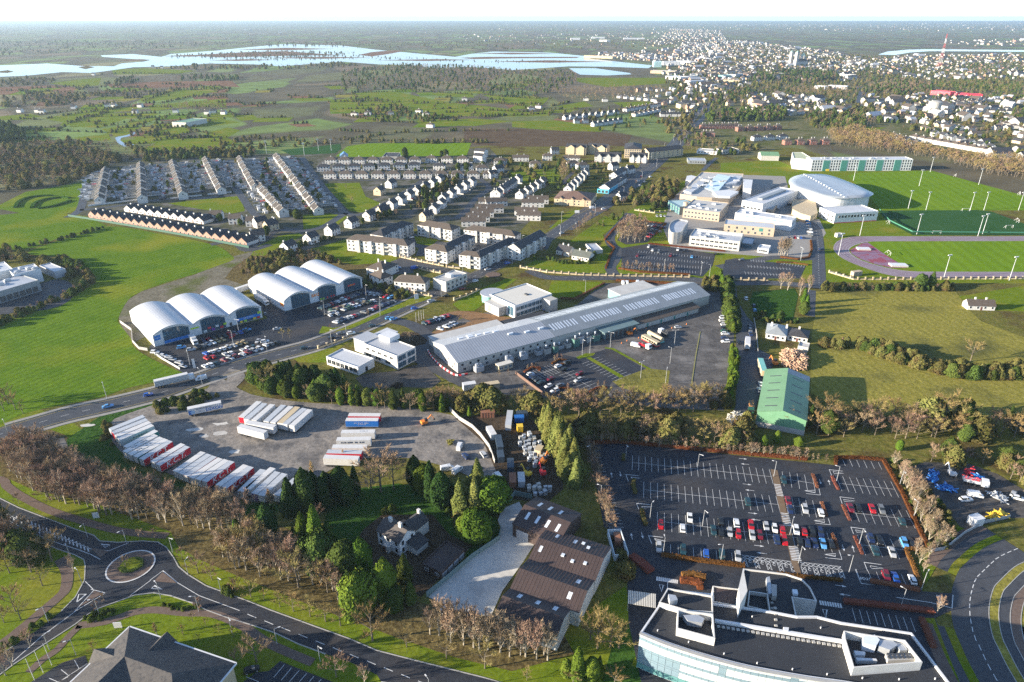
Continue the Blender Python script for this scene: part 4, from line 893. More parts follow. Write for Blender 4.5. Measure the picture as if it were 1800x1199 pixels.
windows(t,'r',L,D,3,(1,5),1.8,1.6,2);panel(t,'f',L,D,L*.12,L*.9,6.2,7.4,teal,'teal_band');roof_units(t,L,D,8.6,5,21)
t,L,D=flat_block('college_building','old buff brick college block with rows of small windows and cluttered roof','e','247 458 632 503 602 385',8.0,buff,felt_p)
windows(t,'f',L,D,10,(1.0,4.6),1.5,1.5,1.5);windows(t,'l',L,D,4,(1,4.6),1.5,1.5,2);windows(t,'r',L,D,4,(1,4.6),1.5,1.5,2);roof_units(t,L,D,8,9,31,whp)
mb=MB();mb.tube((0,0,0),(0,0,10),2.2,2.2,16);mb.build('round_tower',buff,t,(-1.6,D*.4,0))
t,L,D=flat_block('college_building','glazed college block with teal roof at the left of the campus','e','88 372 212 440 250 352',7.4,glass_b,mat('patina_roof',(.36,.5,.5),.5,(.42,.55,.55),.3,.5));windows(t,'f',L,D,5,(.6,3.6),2.2,2.4,.5,gm_=teal_g)
cp=pts('e','212 305 330 170 410 100 440 72 884 92 862 205 730 342 550 345 390 335',8.2)
t=thing('college_main_building','sprawling main college building with pale flat roofs and sloping glass roof','building',(cp[0].x,cp[0].y,0));cpl=[Vector((p.x-cp[0].x,p.y-cp[0].y,0)) for p in cp]
w,r=shell(cpl,8.2,.5,.6);w.build('wall',buff,t);r.build('roof',felt_p,t)
for i,(s,h,m_) in enumerate((('285 115 330 108 450 135 430 165 360 172 270 160',5.8,whp),('470 105 600 108 520 160 430 150',10.5,felt_p),('640 150 740 110 870 118 800 190 690 200',10.2,roof_sil),('560 275 720 260 830 280 740 330 600 325',9.8,whp),('250 270 380 190 440 215 330 292',9.2,roof_sil),('880 150 980 155 965 250 880 245',9.6,whp),('400 165 470 170 455 215 385 205',9.4,roof_gy2))):
 q=[Vector((p.x-cp[0].x,p.y-cp[0].y,0)) for p in pts('e',s,h)]
 MB().prism(q,0 if i==5 or i==0 else 7.7,h).build('roof_block',m_,t)
gq=[Vector((p.x-cp[0].x,p.y-cp[0].y,p.z)) for p in (pt('e',470,240,8.2),pt('e',600,290,8.2),pt('e',745,120,12.5),pt('e',610,95,12.5))]
lo_=[Vector((p.x,p.y,7.7)) for p in gq]
mb=MB();mb.add([tuple(p) for p in gq+lo_],[(0,1,2,3),(4,5,1,0),(5,6,2,1),(6,7,3,2),(7,4,0,3)]);mb.build('sloping_glass_roof',mat('pale_glass_roof',(.40,.52,.62),.25,(.50,.62,.70),.25,.4),t)
rr_=random.Random(5)
for i in range(34):
 q=gq[0].lerp(gq[2],rr_.random())+Vector((rr_.uniform(-26,22),rr_.uniform(-16,12),0))
 if not inside(q,cpl): continue
 a_,b_,c_=rr_.uniform(.6,2.6),rr_.uniform(.6,2.2),rr_.uniform(.6,1.8)
 mb=MB();mb.box(-a_,a_,-b_,b_,0,c_);mb.build('roof_unit',[steel,whp,conc][i%3],t,(q.x,q.y,9.8 if 3<i%9 else 7.65))
t,L,D=flat_block('college_hall','tall pale college hall with long roof ridge light','e','868 372 1087 412 1162 215',10.5,whp,roof_sil)
mb=MB();mb.box(L*.38,L*.6,D*.2,D*.85,10,11.4);mb.build('ridge_light',roof_gy,t);windows(t,'f',L,D,5,(1.2,4.4),2.4,1.6,1.5)
t,L,D=flat_block('college_building','low stone-fronted block before the college hall','e','862 432 1192 472 1212 412',4.6,buff,felt_p);windows(t,'f',L,D,8,(1.2,),1.6,1.6,1.4)
t,L,D=flat_block('pavilion','small white flat-roofed pavilion on the campus lawn','e','1032 872 1148 888 1162 848',3.6,whp,roof_sil);windows(t,'f',L,D,4,(1.0,),1.4,1.4,.8)
t,L,D=flat_block('sports_hall','white sports hall with big oval silver roof and ribbon window','G','475 502 778 484 690 438',8.6,whp,roof_sil)
windows(t,'f',L,D,12,(4.6,),1.9,2.0,3.5,3,gm_=glass);panel(t,'f',L,D,.3,L-.3,.05,.7,red_p,'red_base');windows(t,'l',L,D,4,(1,4.4),2.0,1.5,2)
inv=Matrix.Rotation(-t.rotation_euler.z,3,'Z')
ov=smooth_line(pts('G','150 262 210 232 300 224 430 232 600 292 700 338 742 362 700 384 600 392 500 394 400 382 300 352 200 322 155 300',12.5),4,True )
ovl=[inv@(Vector((p.x,p.y,0))-Vector((t.location.x,t.location.y,0))) for p in ov]
cen=sum(ovl,Vector())/len(ovl)
mb=MB();n_=len(ovl)
rings=[(1.0,12.2),(1.0,12.6),(.8,12.95),(.55,13.2),(.28,13.35)]
for f_,z_ in rings:mb.v+=[((p.x-cen.x)*f_+cen.x,(p.y-cen.y)*f_+cen.y,z_) for p in ovl]
mb.v.append((cen.x,cen.y,13.4))
sgn=1 if sum(ovl[i].x*ovl[(i+1)%n_].y-ovl[(i+1)%n_].x*ovl[i].y for i in range(n_))>0 else -1
for k_ in range(4):
 for i in range(n_):
  j=(i+1)%n_;f_=[k_*n_+i,k_*n_+j,(k_+1)*n_+j,(k_+1)*n_+i];mb.f.append(f_ if sgn>0 else f_[::-1]);mb.m.append(0)
for i in range(n_):f_=[4*n_+i,4*n_+(i+1)%n_,5*n_];mb.f.append(f_ if sgn>0 else f_[::-1]);mb.m.append(0)
ro=mb.build('oval_roof',mat('oval_roof_sheet',(.25,.28,.31),.35,(.38,.40,.42),.06,.5,detail=6,stretch=(1,.25,1)),t,smooth= True )
MB().prism([(p-cen)*.93+cen for p in ovl],0,12.2).build('oval_wall',whp,t)
mb=MB();q0,q1=ovl[int(n_*.12)],ovl[int(n_*.62)]
for i in range(16):
 p=q0.lerp(q1,(i+.5)/16);b2=MB();b2.box(-1.2,1.2,-.8,.8,0,.7);b2.build('roof_vent',skyl,ro,(p.x,p.y,12.7+.75*math.sin((i+.5)/16*3.14)))
q=[inv@(p-Vector((t.location.x,t.location.y,p.z))) for p in pts('G','170 405 330 400 350 495 300 520 230 500 172 470',5.0)]
MB().prism(q,0,5.0).build('entrance_block',cream,t)
o,a,L,D=frame3('G','312 124 1022 120',12.6,16)
t=thing('student_residence','long white four-storey residence with dark glass bays beyond the pitch','building',o,a)
w,r=shell([Vector((0,0,0)),Vector((L,0,0)),Vector((L,D,0)),Vector((0,D,0))],12.6,.4);w.build('wall',whp,t);r.build('roof',roof_sil,t);roof_units(t,L,D,12.6,14,41)
for i in range(5):
 x0=L*(.115+.1765*i);panel(t,'f',L,D,x0,x0+L*.062,.1,12.0,teal_g,'glass_bay',.25)
for i in range(6):
 x0=L*(.012+.1765*i) if i else .6
 for j_ in range(4):
  for z in (1.0,4.0,7.0,9.9):link('window',win_mesh(1.1,1.9,dk),t,(x0+1.3+j_*(L*.102/4),0,z))
panel(t,'f',L,D,L*.15,L*.185,.1,2.4,yel_p,'yellow_door',.4)
qq=[p for p in pts('G','180 112 312 124 320 118 240 70 170 70',12)]
w,r=shell([Vector((p.x-qq[0].x,p.y-qq[0].y,0)) for p in qq],12,.4);t2=thing('residence_wing','white wing with lime sheet roofs left of the long residence','building',(qq[0].x,qq[0].y,0));w.build('wall',whp,t2);r.build('roof',mat('lime_sheet',(.42,.44,.26),.6,(.48,.5,.3),.3,.4),t2)
t,L,D=pitched('barn','pale green-roofed hall left of the long residence','C','415 820 510 822',6,9,pale,roof_gn,18,'gable',None ,'barn')
# --- green shed, brown warehouse, garage, farmhouse
e_,r_=7.2,9.8
ra,rb2=pt('K',443,682,r_),pt('K',415,905,r_);d_=(ra-rb2);Ls=d_.length+3;an=math.atan2(d_.y,d_.x);nn_=Vector((-d_.y,d_.x,0)).normalized()
er=pt('K',545,970,e_);hw=abs((er-rb2).dot(nn_))+.3
o=rb2-d_.normalized()*2.6+(-nn_)*hw
t=thing('green_shed','green gabled sheet-metal shed with dark rooflights beside the pasture','shed',(o.x,o.y,0),an)
gable_wall(Ls,2*hw,e_,r_).build('wall',mat('green_cladding',(.12,.27,.15),.6,(.16,.32,.19),.3,.4),t)
ro=gable_roof(Ls,2*hw,e_,r_,.3,.15).build('roof',roof_gn,t)
MB().box(-.12,Ls+.12,-.12,2*hw+.12,0,2.4).build('concrete_base',conc,t)
sl_=(r_-e_)/hw
for i in range(5):
 x=4+i*(Ls-9)/4.4
 for sd in (0,1):
  y0,y1=(hw*.25,hw*.75) if sd==0 else (hw*1.25,hw*1.75)
  zf= lambda y:(e_+sl_*y if y<hw else r_-sl_*(y-hw))+.17
  mb=MB();mb.add([(x,y0,zf(y0)),(x+.75,y0,zf(y0)),(x+.75,y1,zf(y1)),(x,y1,zf(y1))],[(0,1,2,3)]);mb.build('rooflight',dk,ro)
zf= lambda y:(e_+sl_*y if y<hw else r_-sl_*(y-hw))+.172
mb=MB();mb.add([(Ls-5,-.3,e_-.3*sl_+.172),(Ls+.3,-.3,e_-.3*sl_+.172),(Ls+.3,hw,r_+.172),(Ls-5,hw,r_+.172)],[(0,1,2,3)]);mb.build('roof_patch',roof_gy,ro)
o0,o1=pt('S',652,108,5.6),pt('S',278,712,5.6);dv=o1-o0;LW=dv.length;an=math.atan2(dv.y,dv.x)
nw=Vector((-dv.y,dv.x,0)).normalized()
w1=(pt('S',1060,320,6)-o0).dot(nw);w3=(pt('S',722,868,5.6)-o1).dot(nw)
t=thing('warehouse','brown ridged multi-span warehouse with white rooflights beside the concrete yard','warehouse',(o0.x,o0.y,0),an)
spans=[(0,LW*.40,w1),(LW*.40,LW*.74,w1*.99),(LW*.74,LW,w3)]
white_w=mat('warehouse_cladding',(.50,.50,.47),.7,(.58,.57,.54),.3,.4)
for q_,(x0,x1,w_) in enumerate(spans):
 S_=x1-x0;e,r=5.4,7.4
 g=gable_wall(w_,S_,e,r);g.v=[(x1-y,x,z) for x,y,z in g.v];g.build('wall',white_w,t)
 g=gable_roof(w_,S_,e,r,.05,.16);g.v=[(x1-.003*q_-y,x,z+.004*q_) for x,y,z in g.v];ro=g.build('roof',roof_br,t)
 for (fx,fy,lx,ly) in (((.22,.22,.5,1.6),(.22,.5,.5,1.6),(.2,.62,.5,.5),(.3,.72,.5,.5),(.72,.1,.5,1.6),(.7,.44,.5,.5),(.76,.6,.5,.5),(.72,.78,.5,.5)),((.25,.82,.6,2.2),(.72,.8,.6,2.8)),((.22,.22,.6,1.6),(.22,.52,.6,1.6),(.2,.8,.6,1.6)))[q_]:
  x,y=x0+S_*fx,w_*fy;z= lambda xx:(e+(r-e)*(xx-x0)/(S_/2) if xx-x0<S_/2 else r-(r-e)*(xx-x0-S_/2)/(S_/2))+.19
  mb=MB();mb.add([(x-1.1,y-lx,z(x-1.1)),(x+1.1,y-lx,z(x+1.1)),(x+1.1,y+lx,z(x+1.1)),(x-1.1,y+lx,z(x-1.1))],[(0,1,2,3)]) if ly>1 else mb.box(x-.6,x+.6,y-.5,y+.5,z(x)-.15,z(x)+.2)
  mb.build('rooflight',skyl,ro)
 sm_=MB()
 for i in range(int(w_/1.1)):
  y=.6+i*1.1
  for xa,xb in ((x0+.1,x0+S_/2),(x0+S_/2,x1-.1)):
   zz_= lambda xx:(e+(r-e)*(xx-x0)/(S_/2) if xx-x0<=S_/2 else r-(r-e)*(xx-x0-S_/2)/(S_/2))+.185
   sm_.add([(xa,y,zz_(xa)),(xb,y,zz_(xb)),(xb,y+.1,zz_(xb)+.03),(xa,y+.1,zz_(xa)+.03)],[(0,1,2,3)])
 tag(sm_.build('roof_rib',roof_br,ro),kind='stuff')
o2,o3=pt('N',575,775,5.2),pt('N',448,915,5.2);dv2=o3-o2;an2=math.atan2(dv2.y,dv2.x);nw2=Vector((-dv2.y,dv2.x,0)).normalized()
w2=(pt('N',905,870,5.2)-o2).dot(nw2);S_=dv2.length+4
t=thing('warehouse','brown gabled warehouse with grey roller door above the multi-span one','warehouse',(o2.x,o2.y,0),an2)
g=gable_wall(w2,S_,5.2,7.4);g.v=[(S_-y,x,z) for x,y,z in g.v];g.build('wall',roof_br,t)
g=gable_roof(w2,S_,5.2,7.4,.2,.16);g.v=[(S_-y,x,z) for x,y,z in g.v];ro=g.build('roof',roof_br,t)
for fx,ys in ((.27,(.22,.45,.68)),(.72,(.18,.4,.62,.84))):
 for y in ys:
  z= lambda f_:5.2+2.2*(f_*2 if f_<.5 else 2-2*f_)+.19
  mb=MB();f0,f1=fx-.09,fx+.09;mb.add([(S_*f0,w2*y-.5,z(f0)),(S_*f1,w2*y-.5,z(f1)),(S_*f1,w2*y+.5,z(f1)),(S_*f0,w2*y+.5,z(f0))],[(0,1,2,3)]);mb.build('rooflight',skyl,ro)
mb=MB();mb.box(0,.1,1.5,6.0,0,3.6);mb.build('roller_door',roof_gy2,t,(S_+.0,0,0))
t,L,D=flat_block('garage','low brown flat-roofed garage with white doors beside the concrete yard','R','1368 358 1502 424 1716 280',3.4,roof_br,roof_br)
for i in range(4):panel(t,'r',L,D,D*(.04+.24*i),D*(.04+.24*i)+D*.2,.1,2.3,roof_gy2,'garage_door')
windows(t,'f',L,D,2,(1.2,),1.4,.9,1)
mb=MB();mb.tube((0,0,0),(0,0,.8),.2,.2,8);mb.build('vent',dk,t,(L*.6,D*.7,3.0))
fa,fb_=pt('M',1062,1102),pt('M',1216,1192);dv=fb_-fa;L=dv.length;an=math.atan2(dv.y,dv.x);D=7.2
t=thing('farmhouse','white two-storey farmhouse with slate roofs and white chimneys among the trees','house',(fa.x,fa.y,0),an)
blk=mat('farmhouse_slate',(.050,.042,.040),.7,(.078,.065,.060),.9,.5,detail=8,bump=.02)
whf=mat('farmhouse_white',(.82,.82,.80),.7,(.76,.76,.74),.4,.3);gable_wall(L,D,5.6,8.2).build('wall',whf,t);ro=gable_roof(L,D,5.6,8.2).build('roof',blk,t)
for u in (.28,.72):
 mb=MB();mb.box(-.55,.55,-.4,.4,-.8,1.5);mb.box(-.65,.65,-.5,.5,1.5,1.65);mb.tube((-.2,0,1.65),(-.2,0,2.0),.12,.12,6);mb.tube((.2,0,1.65),(.2,0,2.0),.12,.12,6);mb.build('chimney',wh,ro,(L*u,D/2,8.2))
windows(t,'f',L,D,3,(.9,3.6),1.0,1.7,1.0);windows(t,'r',L,D,2,(.9,3.6),1.0,1.7,1.0);windows(t,'l',L,D,2,(.9,3.6),1.0,1.7,1.0)
mb=MB();mb.box(L*.5-1.1,L*.5+1.1,-1.4,-.02,0,2.6);mb.build('porch',wh,t)
mb=MB();mb.box(L*.45-.6,L*.45+.5,-1.46,-1.41,0.02,2.1);mb.build('door',door_m,t)
g=gable_wall(7,5.5,5.0,7.4);g.v=[(L*.94-y,x+D+.02,z) for x,y,z in g.v];g.build('rear_wing_wall',wh,t)
g=gable_roof(7,5.5,5.0,7.4);g.v=[(L*.94-y,x+D-.6,z) for x,y,z in g.v];ro2=g.build('rear_wing_roof',slate,t)
mb=MB();mb.box(-.5,.5,-.4,.4,-.6,1.5);mb.box(-.58,.58,-.48,.48,1.5,1.62);mb.build('chimney',wh,ro2,(L*.94-2.75,D+5.6,7.3))
mb=MB();mb.box(L+.02,L+4.2,D*.45,D+1.4,0,2.7);mb.build('side_annex_wall',wh,t)
mb=MB();mb.add([(L-.0,D*.45-.3,3.9),(L+4.6,D*.45-.3,2.6),(L+4.6,D+1.7,2.6),(L,D+1.7,3.9),(L-.0,D*.45-.3,4.05),(L+4.6,D*.45-.3,2.75),(L+4.6,D+1.7,2.75),(L,D+1.7,4.05)],[(4,5,6,7),(0,1,5,4),(1,2,6,5),(2,3,7,6),(3,2,1,0)]);mb.build('side_annex_roof',slate,t)
windows(t,'f',L+4.2,D,1,(.8,),1.0,1.3,L+1.5,1.2)
mb=MB();mb.box(1.0,L*.4,D+.02,D+3.6,0,3.0);mb.build('rear_outshot',wh,t);mb=MB();mb.box(.8,L*.42,D+.02,D+3.9,3.0,3.2);mb.build('rear_outshot_roof',felt,t)
white_house('white bungalow with grey gable roof and long rear wing near the shed road','K','316 478 432 496 446 440',3.0,5.8,4,(1.0,),rm=roof_gy,chim=(.2,.95),cat='bungalow',name='bungalow')
white_house('white bungalow wing with slate roof beside the shaded garden','K','440 488 556 508 572 466',2.9,5.4,4,(1.0,),rm=slate,chim=(.5,),cat='bungalow',name='bungalow')
t,L,D=flat_block('outhouse','small pale flat-roofed outhouse below the bungalow','K','500 548 560 560 578 535',2.6,pale,felt_p)
white_house('white cottage with brown roof by the pasture at right edge','j','1362 705 1578 712',2.9,5.6,4,(1.0,),D=6.5,kind='gable',rm=tile_b,name='cottage',cat='cottage')
white_house('old grey farmhouse behind the hedge near the far roundabout','F','310 755 400 775',3.4,6.6,2,(1.0,),D=9,kind='gable',rm=slate,wm=pale,name='farmhouse')
white_house('old slate-roofed farm wing beside the grey farmhouse','F','420 795 540 815',3.0,6.0,4,(1.0,),D=10,kind='gable',rm=mat('mossy_slate',(.085,.095,.085),.8,(.12,.13,.11),.5,.5,detail=8),name='farmhouse')
t,L,D=flat_block('shed','low pale sheet-roofed shed beside the old farm','F','565 760 640 755 650 705',3.0,pale,roof_gy2)
t,L,D=flat_block('factory_building','grey flat-roofed factory with long loading front at left edge','H','-150 330 272 208 200 150',7.5,mat('grey_cladding',(.20,.22,.23),.5,(.25,.27,.28),.3,.4),roof_gy2);roof_units(t,L,D,7.5,6,51)
for i in range(6):panel(t,'f',L,D,L*(.3+.11*i),L*(.3+.11*i)+3.2,.6,4.0,dk,'loading_door')
t,L,D=flat_block('factory_building','white factory roof section with plant behind the loading front','H','95 170 285 130 230 95',8.6,whp,roof_sil);roof_units(t,L,D,8.6,5,52)
t,L,D=flat_block('factory_building','pale factory hall cut off by the left edge','H','-200 190 90 130 20 80',9.0,whp,roof_sil);roof_units(t,L,D,9,5,53)
t,L,D=flat_block('factory_annex','separate pale annex at the end of the left factory','H','275 105 380 150 425 115',5.0,roof_gy2,roof_sil)
white_house('white clubhouse with blue roof by the football pitch','E','590 100 645 98',4.5,8,2,(1.0,),D=14,kind='gable_y',rm=mat('blue_roof',(.06,.16,.32),.5,(.09,.2,.38),.4,.5),name='clubhouse',cat='clubhouse',chim=())
t,L,D=flat_block('changing_room','low dark-roofed changing block beside the football pitch','E','888 100 992 100 990 72',4.5,conc,slate)
for s,lb in (('700 795 752 800','left'),('695 820 742 825','lower')):
 white_house('%s white three-storey block with flat grey gables beside the pitch'%lb,'B',s,7.5,10,4,(1,3.8),D=10,kind='gable',rm=slate,name='apartment_house',cat='apartment house',chim=())
t,L,D=flat_block('farm_shed','large pale green-roofed farm shed among the far fields','n','1358 515 1470 520 1505 482',7,pale,roof_gn)
# --- slate-roofed building at the lower left
ZE,ZR=7.6,11.6
c0_,e1,e2=pt('Q',910,822,ZE),pt('Q',500,1210,ZE),pt('Q',1622,1088,ZE)
v1,v2=(e1-c0_),(e2-c0_);l1=v1.length*1.25;l2=v2.length;v1.normalize()
v2=Vector((-v1.y,v1.x,0));v2=v2 if v2.dot(e2-c0_)>0 else -v2
t=thing('slate_roofed_building','dark slate-roofed building with white eaves at the lower left','building',(c0_.x,c0_.y,0))
hwid=9.5;X= lambda a_,b_,z:tuple(v1*a_+v2*b_+Vector((0,0,z)))
mb=MB();mb.add([X(0,0,0),X(l1,0,0),X(l1,2*hwid,0),X(2*hwid,2*hwid,0),X(2*hwid,l2,0),X(0,l2,0),X(0,0,ZE),X(l1,0,ZE),X(l1,2*hwid,ZE),X(2*hwid,2*hwid,ZE),X(2*hwid,l2,ZE),X(0,l2,ZE)],[(i,(i+1)%6,(i+1)%6+6,i+6) for i in range(6)]);mb.build('wall',cream,t)
sl1=mat('weathered_slate',(.052,.047,.045),.8,(.085,.076,.070),.5,.4,detail=9,bump=.03,col3=(.03,.03,.034),scale2=1.3)
sl2=mat('dark_weathered_slate',(.055,.055,.060),.75,(.085,.082,.082),.5,.4,detail=9,bump=.03,col3=(.12,.12,.115),scale2=1.3)
g=.6;ap=X(hwid,hwid,ZR)
def face(vs,m_,nm='roof_slope'):
 b=MB();b.add(vs,[tuple(range(len(vs)))]);b.build(nm,m_,t)
face([X(-g,-g,ZE),X(l1,-g,ZE),X(l1,hwid,ZR),ap],sl1)
face([X(-g,-g,ZE),ap,X(hwid,l2-hwid,ZR),X(-g,l2+g,ZE)],sl1)
face([X(l1,2*hwid+g,ZE),X(2*hwid+g,2*hwid+g,ZE),ap,X(l1,hwid,ZR)],sl1)
face([X(2*hwid+g,2*hwid+g,ZE),X(2*hwid+g,l2+g,ZE),X(hwid,l2-hwid,ZR),ap],sl1)
face([X(-g,l2+g,ZE),X(hwid,l2-hwid,ZR),X(2*hwid+g,l2+g,ZE)],sl1)
for vs in ([X(-g,-g,0),X(l1,-g,0)],[X(-g,-g,0),X(-g,l2+g,0)],[X(-g,l2+g,0),X(2*hwid+g,l2+g,0)],[X(2*hwid+g,l2+g,0),X(2*hwid+g,2*hwid+g,0)]):
 b=MB();b.obox(vs[0],vs[1],.5,ZE-.25,ZE+.05);b.build('gutter',whp,t)
for a_,b_,ax in ((6,-1.2,0),(-1.2,9,1)):
 b=MB();wv=3.4;f=( lambda u,w_,z:X(a_+u,b_+w_,z)) if ax==0 else ( lambda u,w_,z:X(a_+w_,b_+u,z))
 b.add([f(0,0,ZE-1),f(2*wv,0,ZE-1),f(wv,0,ZE+2.4),f(wv,7,ZE+2.4),f(0,1.5,ZE-.4),f(2*wv,1.5,ZE-.4)],[(0,1,2),(0,2,3),(0,3,4),(1,3,2),(1,5,3)]);b.build('front_gable',sl1,t)
for i in range(5):
 p=Vector(X(2*hwid-.0,2*hwid+3+i*5,2));b=MB();b.obox(p+v2*-.8+v1*.04,p+v2*.8+v1*.04,.1,1.2,3.2);b.obox(p+v2*-.8+v1*.04,p+v2*.8+v1*.04,.1,4.6,6.4);b.build('window',glass,t)
 # --- curved glass office at the lower right
HO=13.0
fr_=smooth_line(pts('O','243 856 330 892 440 930 560 965 680 995 800 1018 930 1040 1060 1058 1200 1080 1400 1110 1600 1140',HO),4)
back=pts('O','1500 1062 1345 858 1240 842 1060 815 960 790 880 790 775 770 540 738 530 700 352 680 312 755',HO)
org=fr_[0];loc= lambda p:Vector((p.x-org.x,p.y-org.y,0))
t=thing('curved_office','white and glass office with curved front and dark flat roof','office',(org.x,org.y,0))
out=[loc(p) for p in fr_[:-3]]+[loc(p) for p in back]
w,r=shell(out,HO,.45,.6);w.build('wall',whp,t);r.build('roof',felt,t)
gl_l=mat('curtain_glass',(.17,.25,.30),.06,(.24,.33,.38),.3,.4,spec=.9);gl_w=mat('white_glass_panel',(.52,.57,.57),.18,(.62,.66,.65),.4,.4);gl_t=mat('teal_glass_panel',(.10,.24,.24),.1,(.14,.31,.30),.4,.4)
line=[loc(p) for p in fr_[:-3]];pw=1.85
cols=walk(line,pw)
rows_=[(.3,2.2,gl_t),(2.3,4.2,gl_w),(4.3,5.0,gl_l),(5.1,7.2,gl_w),(7.3,8.1,gl_l),(8.2,10.4,gl_w),(10.5,11.4,gl_l),(11.5,12.9,gl_w)]
pm={}
for i,(p,d) in enumerate(cols[:-1]):
 a_=math.atan2(d.y,d.x)
 for j_,(z0,z1,m_) in enumerate(rows_):
  mm_=gl_l if (i<6 and j_ in (1,2,3)) or (m_ is gl_w and (i*7+j_*3)%23==0) else m_
  if i>30 and j_==7:mm_=gl_t
  key=(j_,mm_.name)
  if key not in pm:b=MB();b.box(.04,pw-.04,-.14,-.04,0,z1-z0);pm[key]=b.mesh('pane',mm_)
  link('pane',pm[key],t,(p.x,p.y,z0),a_)
b=MB();b.wallstrip(offset(line,-.45)[0],.9,HO-.05,HO+.14);b.build('coping',kerb_m,t)
for i,pp in enumerate((12,24)):
 p,d=cols[pp];n_=Vector((d.y,-d.x,0));q=p+n_*2.4;b=MB();b.tube((q.x,q.y,0),(q.x,q.y,3.2),.3,.3,10);b.build('vent_pipe',whp,t)
def on_of(k,s,z0,z1,m_,nm,hollow=0.0,top= None ):
 q=[loc(p) for p in pts(k,s,z1)]
 if hollow:
  w,r=shell(q,z1,.3,z1-z0-hollow);w.v=[(x,y,z if z>.1 else z0) for x,y,z in w.v];w.build(nm+'_wall',m_,t);r.build(nm+'_floor',top or felt,t)
 else :MB().prism(q,z0,z1).build(nm,m_,t)
R0=HO-.58
on_of('T','462 640 470 470 790 508 808 732',R0,HO+2.1,wh,'plant_screen',.3)
on_of('U','375 578 860 652 998 828 450 872 380 640',R0,HO+2.3,wh,'plant_screen',.3)
on_of('T','300 405 378 275 785 345 790 495 560 480',R0,HO+1.3,wh,'upper_roof',1.35,felt)
for s,z1,m_ in (('520 520 650 515 710 550 690 590 560 570',HO+1.8,steel),('385 330 450 340 470 380 400 400',HO+2.6,steel)):on_of('T',s,R0+.5,z1,m_,'plant_unit')
for s,z1,m_ in (('525 625 620 610 660 650 630 700 530 680',HO+2.2,skyl),('660 650 760 650 800 690 740 730 650 700',HO+1.9,steel),('780 670 850 680 880 730 820 735',HO+1.6,steel),('455 735 545 745 545 770 465 770',HO+1.0,whp),('470 790 630 800 640 815 480 815',HO+.9,whp)):
 on_of('U',s,R0+.32,z1,m_,'plant_unit')
on_of('U','705 760 930 755 950 805 725 815',R0+.32,HO+1.2,conc,'cooling_unit')
for i in range(6):
 for j_ in range(2):
  f0=pt('U',728+i*36+j_*8,768+j_*24-i*.6,HO+1.2);b=MB();b.tube((0,0,0),(0,0,.18),.42,.42,10);q=loc(f0);b.build('fan',dk,t,(q.x,q.y,HO+1.2))
on_of('T','1030 432 1020 270 1062 92 1100 300',0,HO+4,wh,'white_fin')
low=pts('T','785 255 1030 285 1065 100 1250 120 1450 145 1590 190 1670 270 1730 395 1510 360 1545 530 1320 495 790 400',8.5)
w,r=shell([loc(p) for p in low],8.5,.3,.5);w.build('entrance_wall',wh,t);r.build('entrance_roof',felt,t)
on_of('T','800 275 1020 300 1035 430 815 395',7.9,8.3,roof_br,'terrace_deck')
on_of('T','1115 300 1285 325 1310 490 1100 440',7.9,9.2,wh,'light_well',-.2,glass_b)
on_of('T','1270 180 1300 170 1330 320 1290 330',8.0,9.6,steel,'duct');on_of('T','1320 240 1365 245 1365 350 1325 345',8.0,9.8,conc,'plant_unit')
on_of('T','1505 285 1550 290 1560 330 1515 325',8.0,8.9,skyl,'rooflight')
on_of('T','1425 628 1475 632 1470 665 1430 660',R0,HO+.5,whp,'roof_hatch')
p0_,p1_=loc(pt('T',805,570,HO)),loc(pt('U',385,665,HO));b=MB();b.obox(p0_,p1_,.7,R0,HO+.3);b.build('roof_upstand',whp,t)
for i in range(26):
 q=p0_.lerp(p1_,(i+.5)/26)+Vector((0,-1.4,0));b=MB();b.box(-.4,.4,-.35,.35,0,.3);b.build('pipe_support',conc,t,(q.x,q.y,R0+.01))
p0_,p1_=loc(pt('T',1320,330,8.5)),loc(pt('T',1365,690,HO))
for i in range(9):
 q=p0_.lerp(p1_,(i+.5)/9);b=MB();b.box(-.35,.35,-.3,.3,0,.3);b.build('pipe_support',conc,t,(q.x,q.y,8.06 if i<4 else R0+.01))
for x,y,k_ in ((890,860,'T'),(1190,945,'T'),(1510,1000,'T'),(1145,525,'T'),(1765,625,'T'),(290,650,'T'),(570,755,'T'),(245,915,'U'),(525,945,'U'),(815,955,'U'),(195,545,'U'),(1100,950,'U')):
 q=loc(pt(k_,x,y,HO));b=MB();b.tube((0,0,0),(0,0,.5),.16,.16,8);b.build('roof_vent',whp,t,(q.x,q.y,R0))
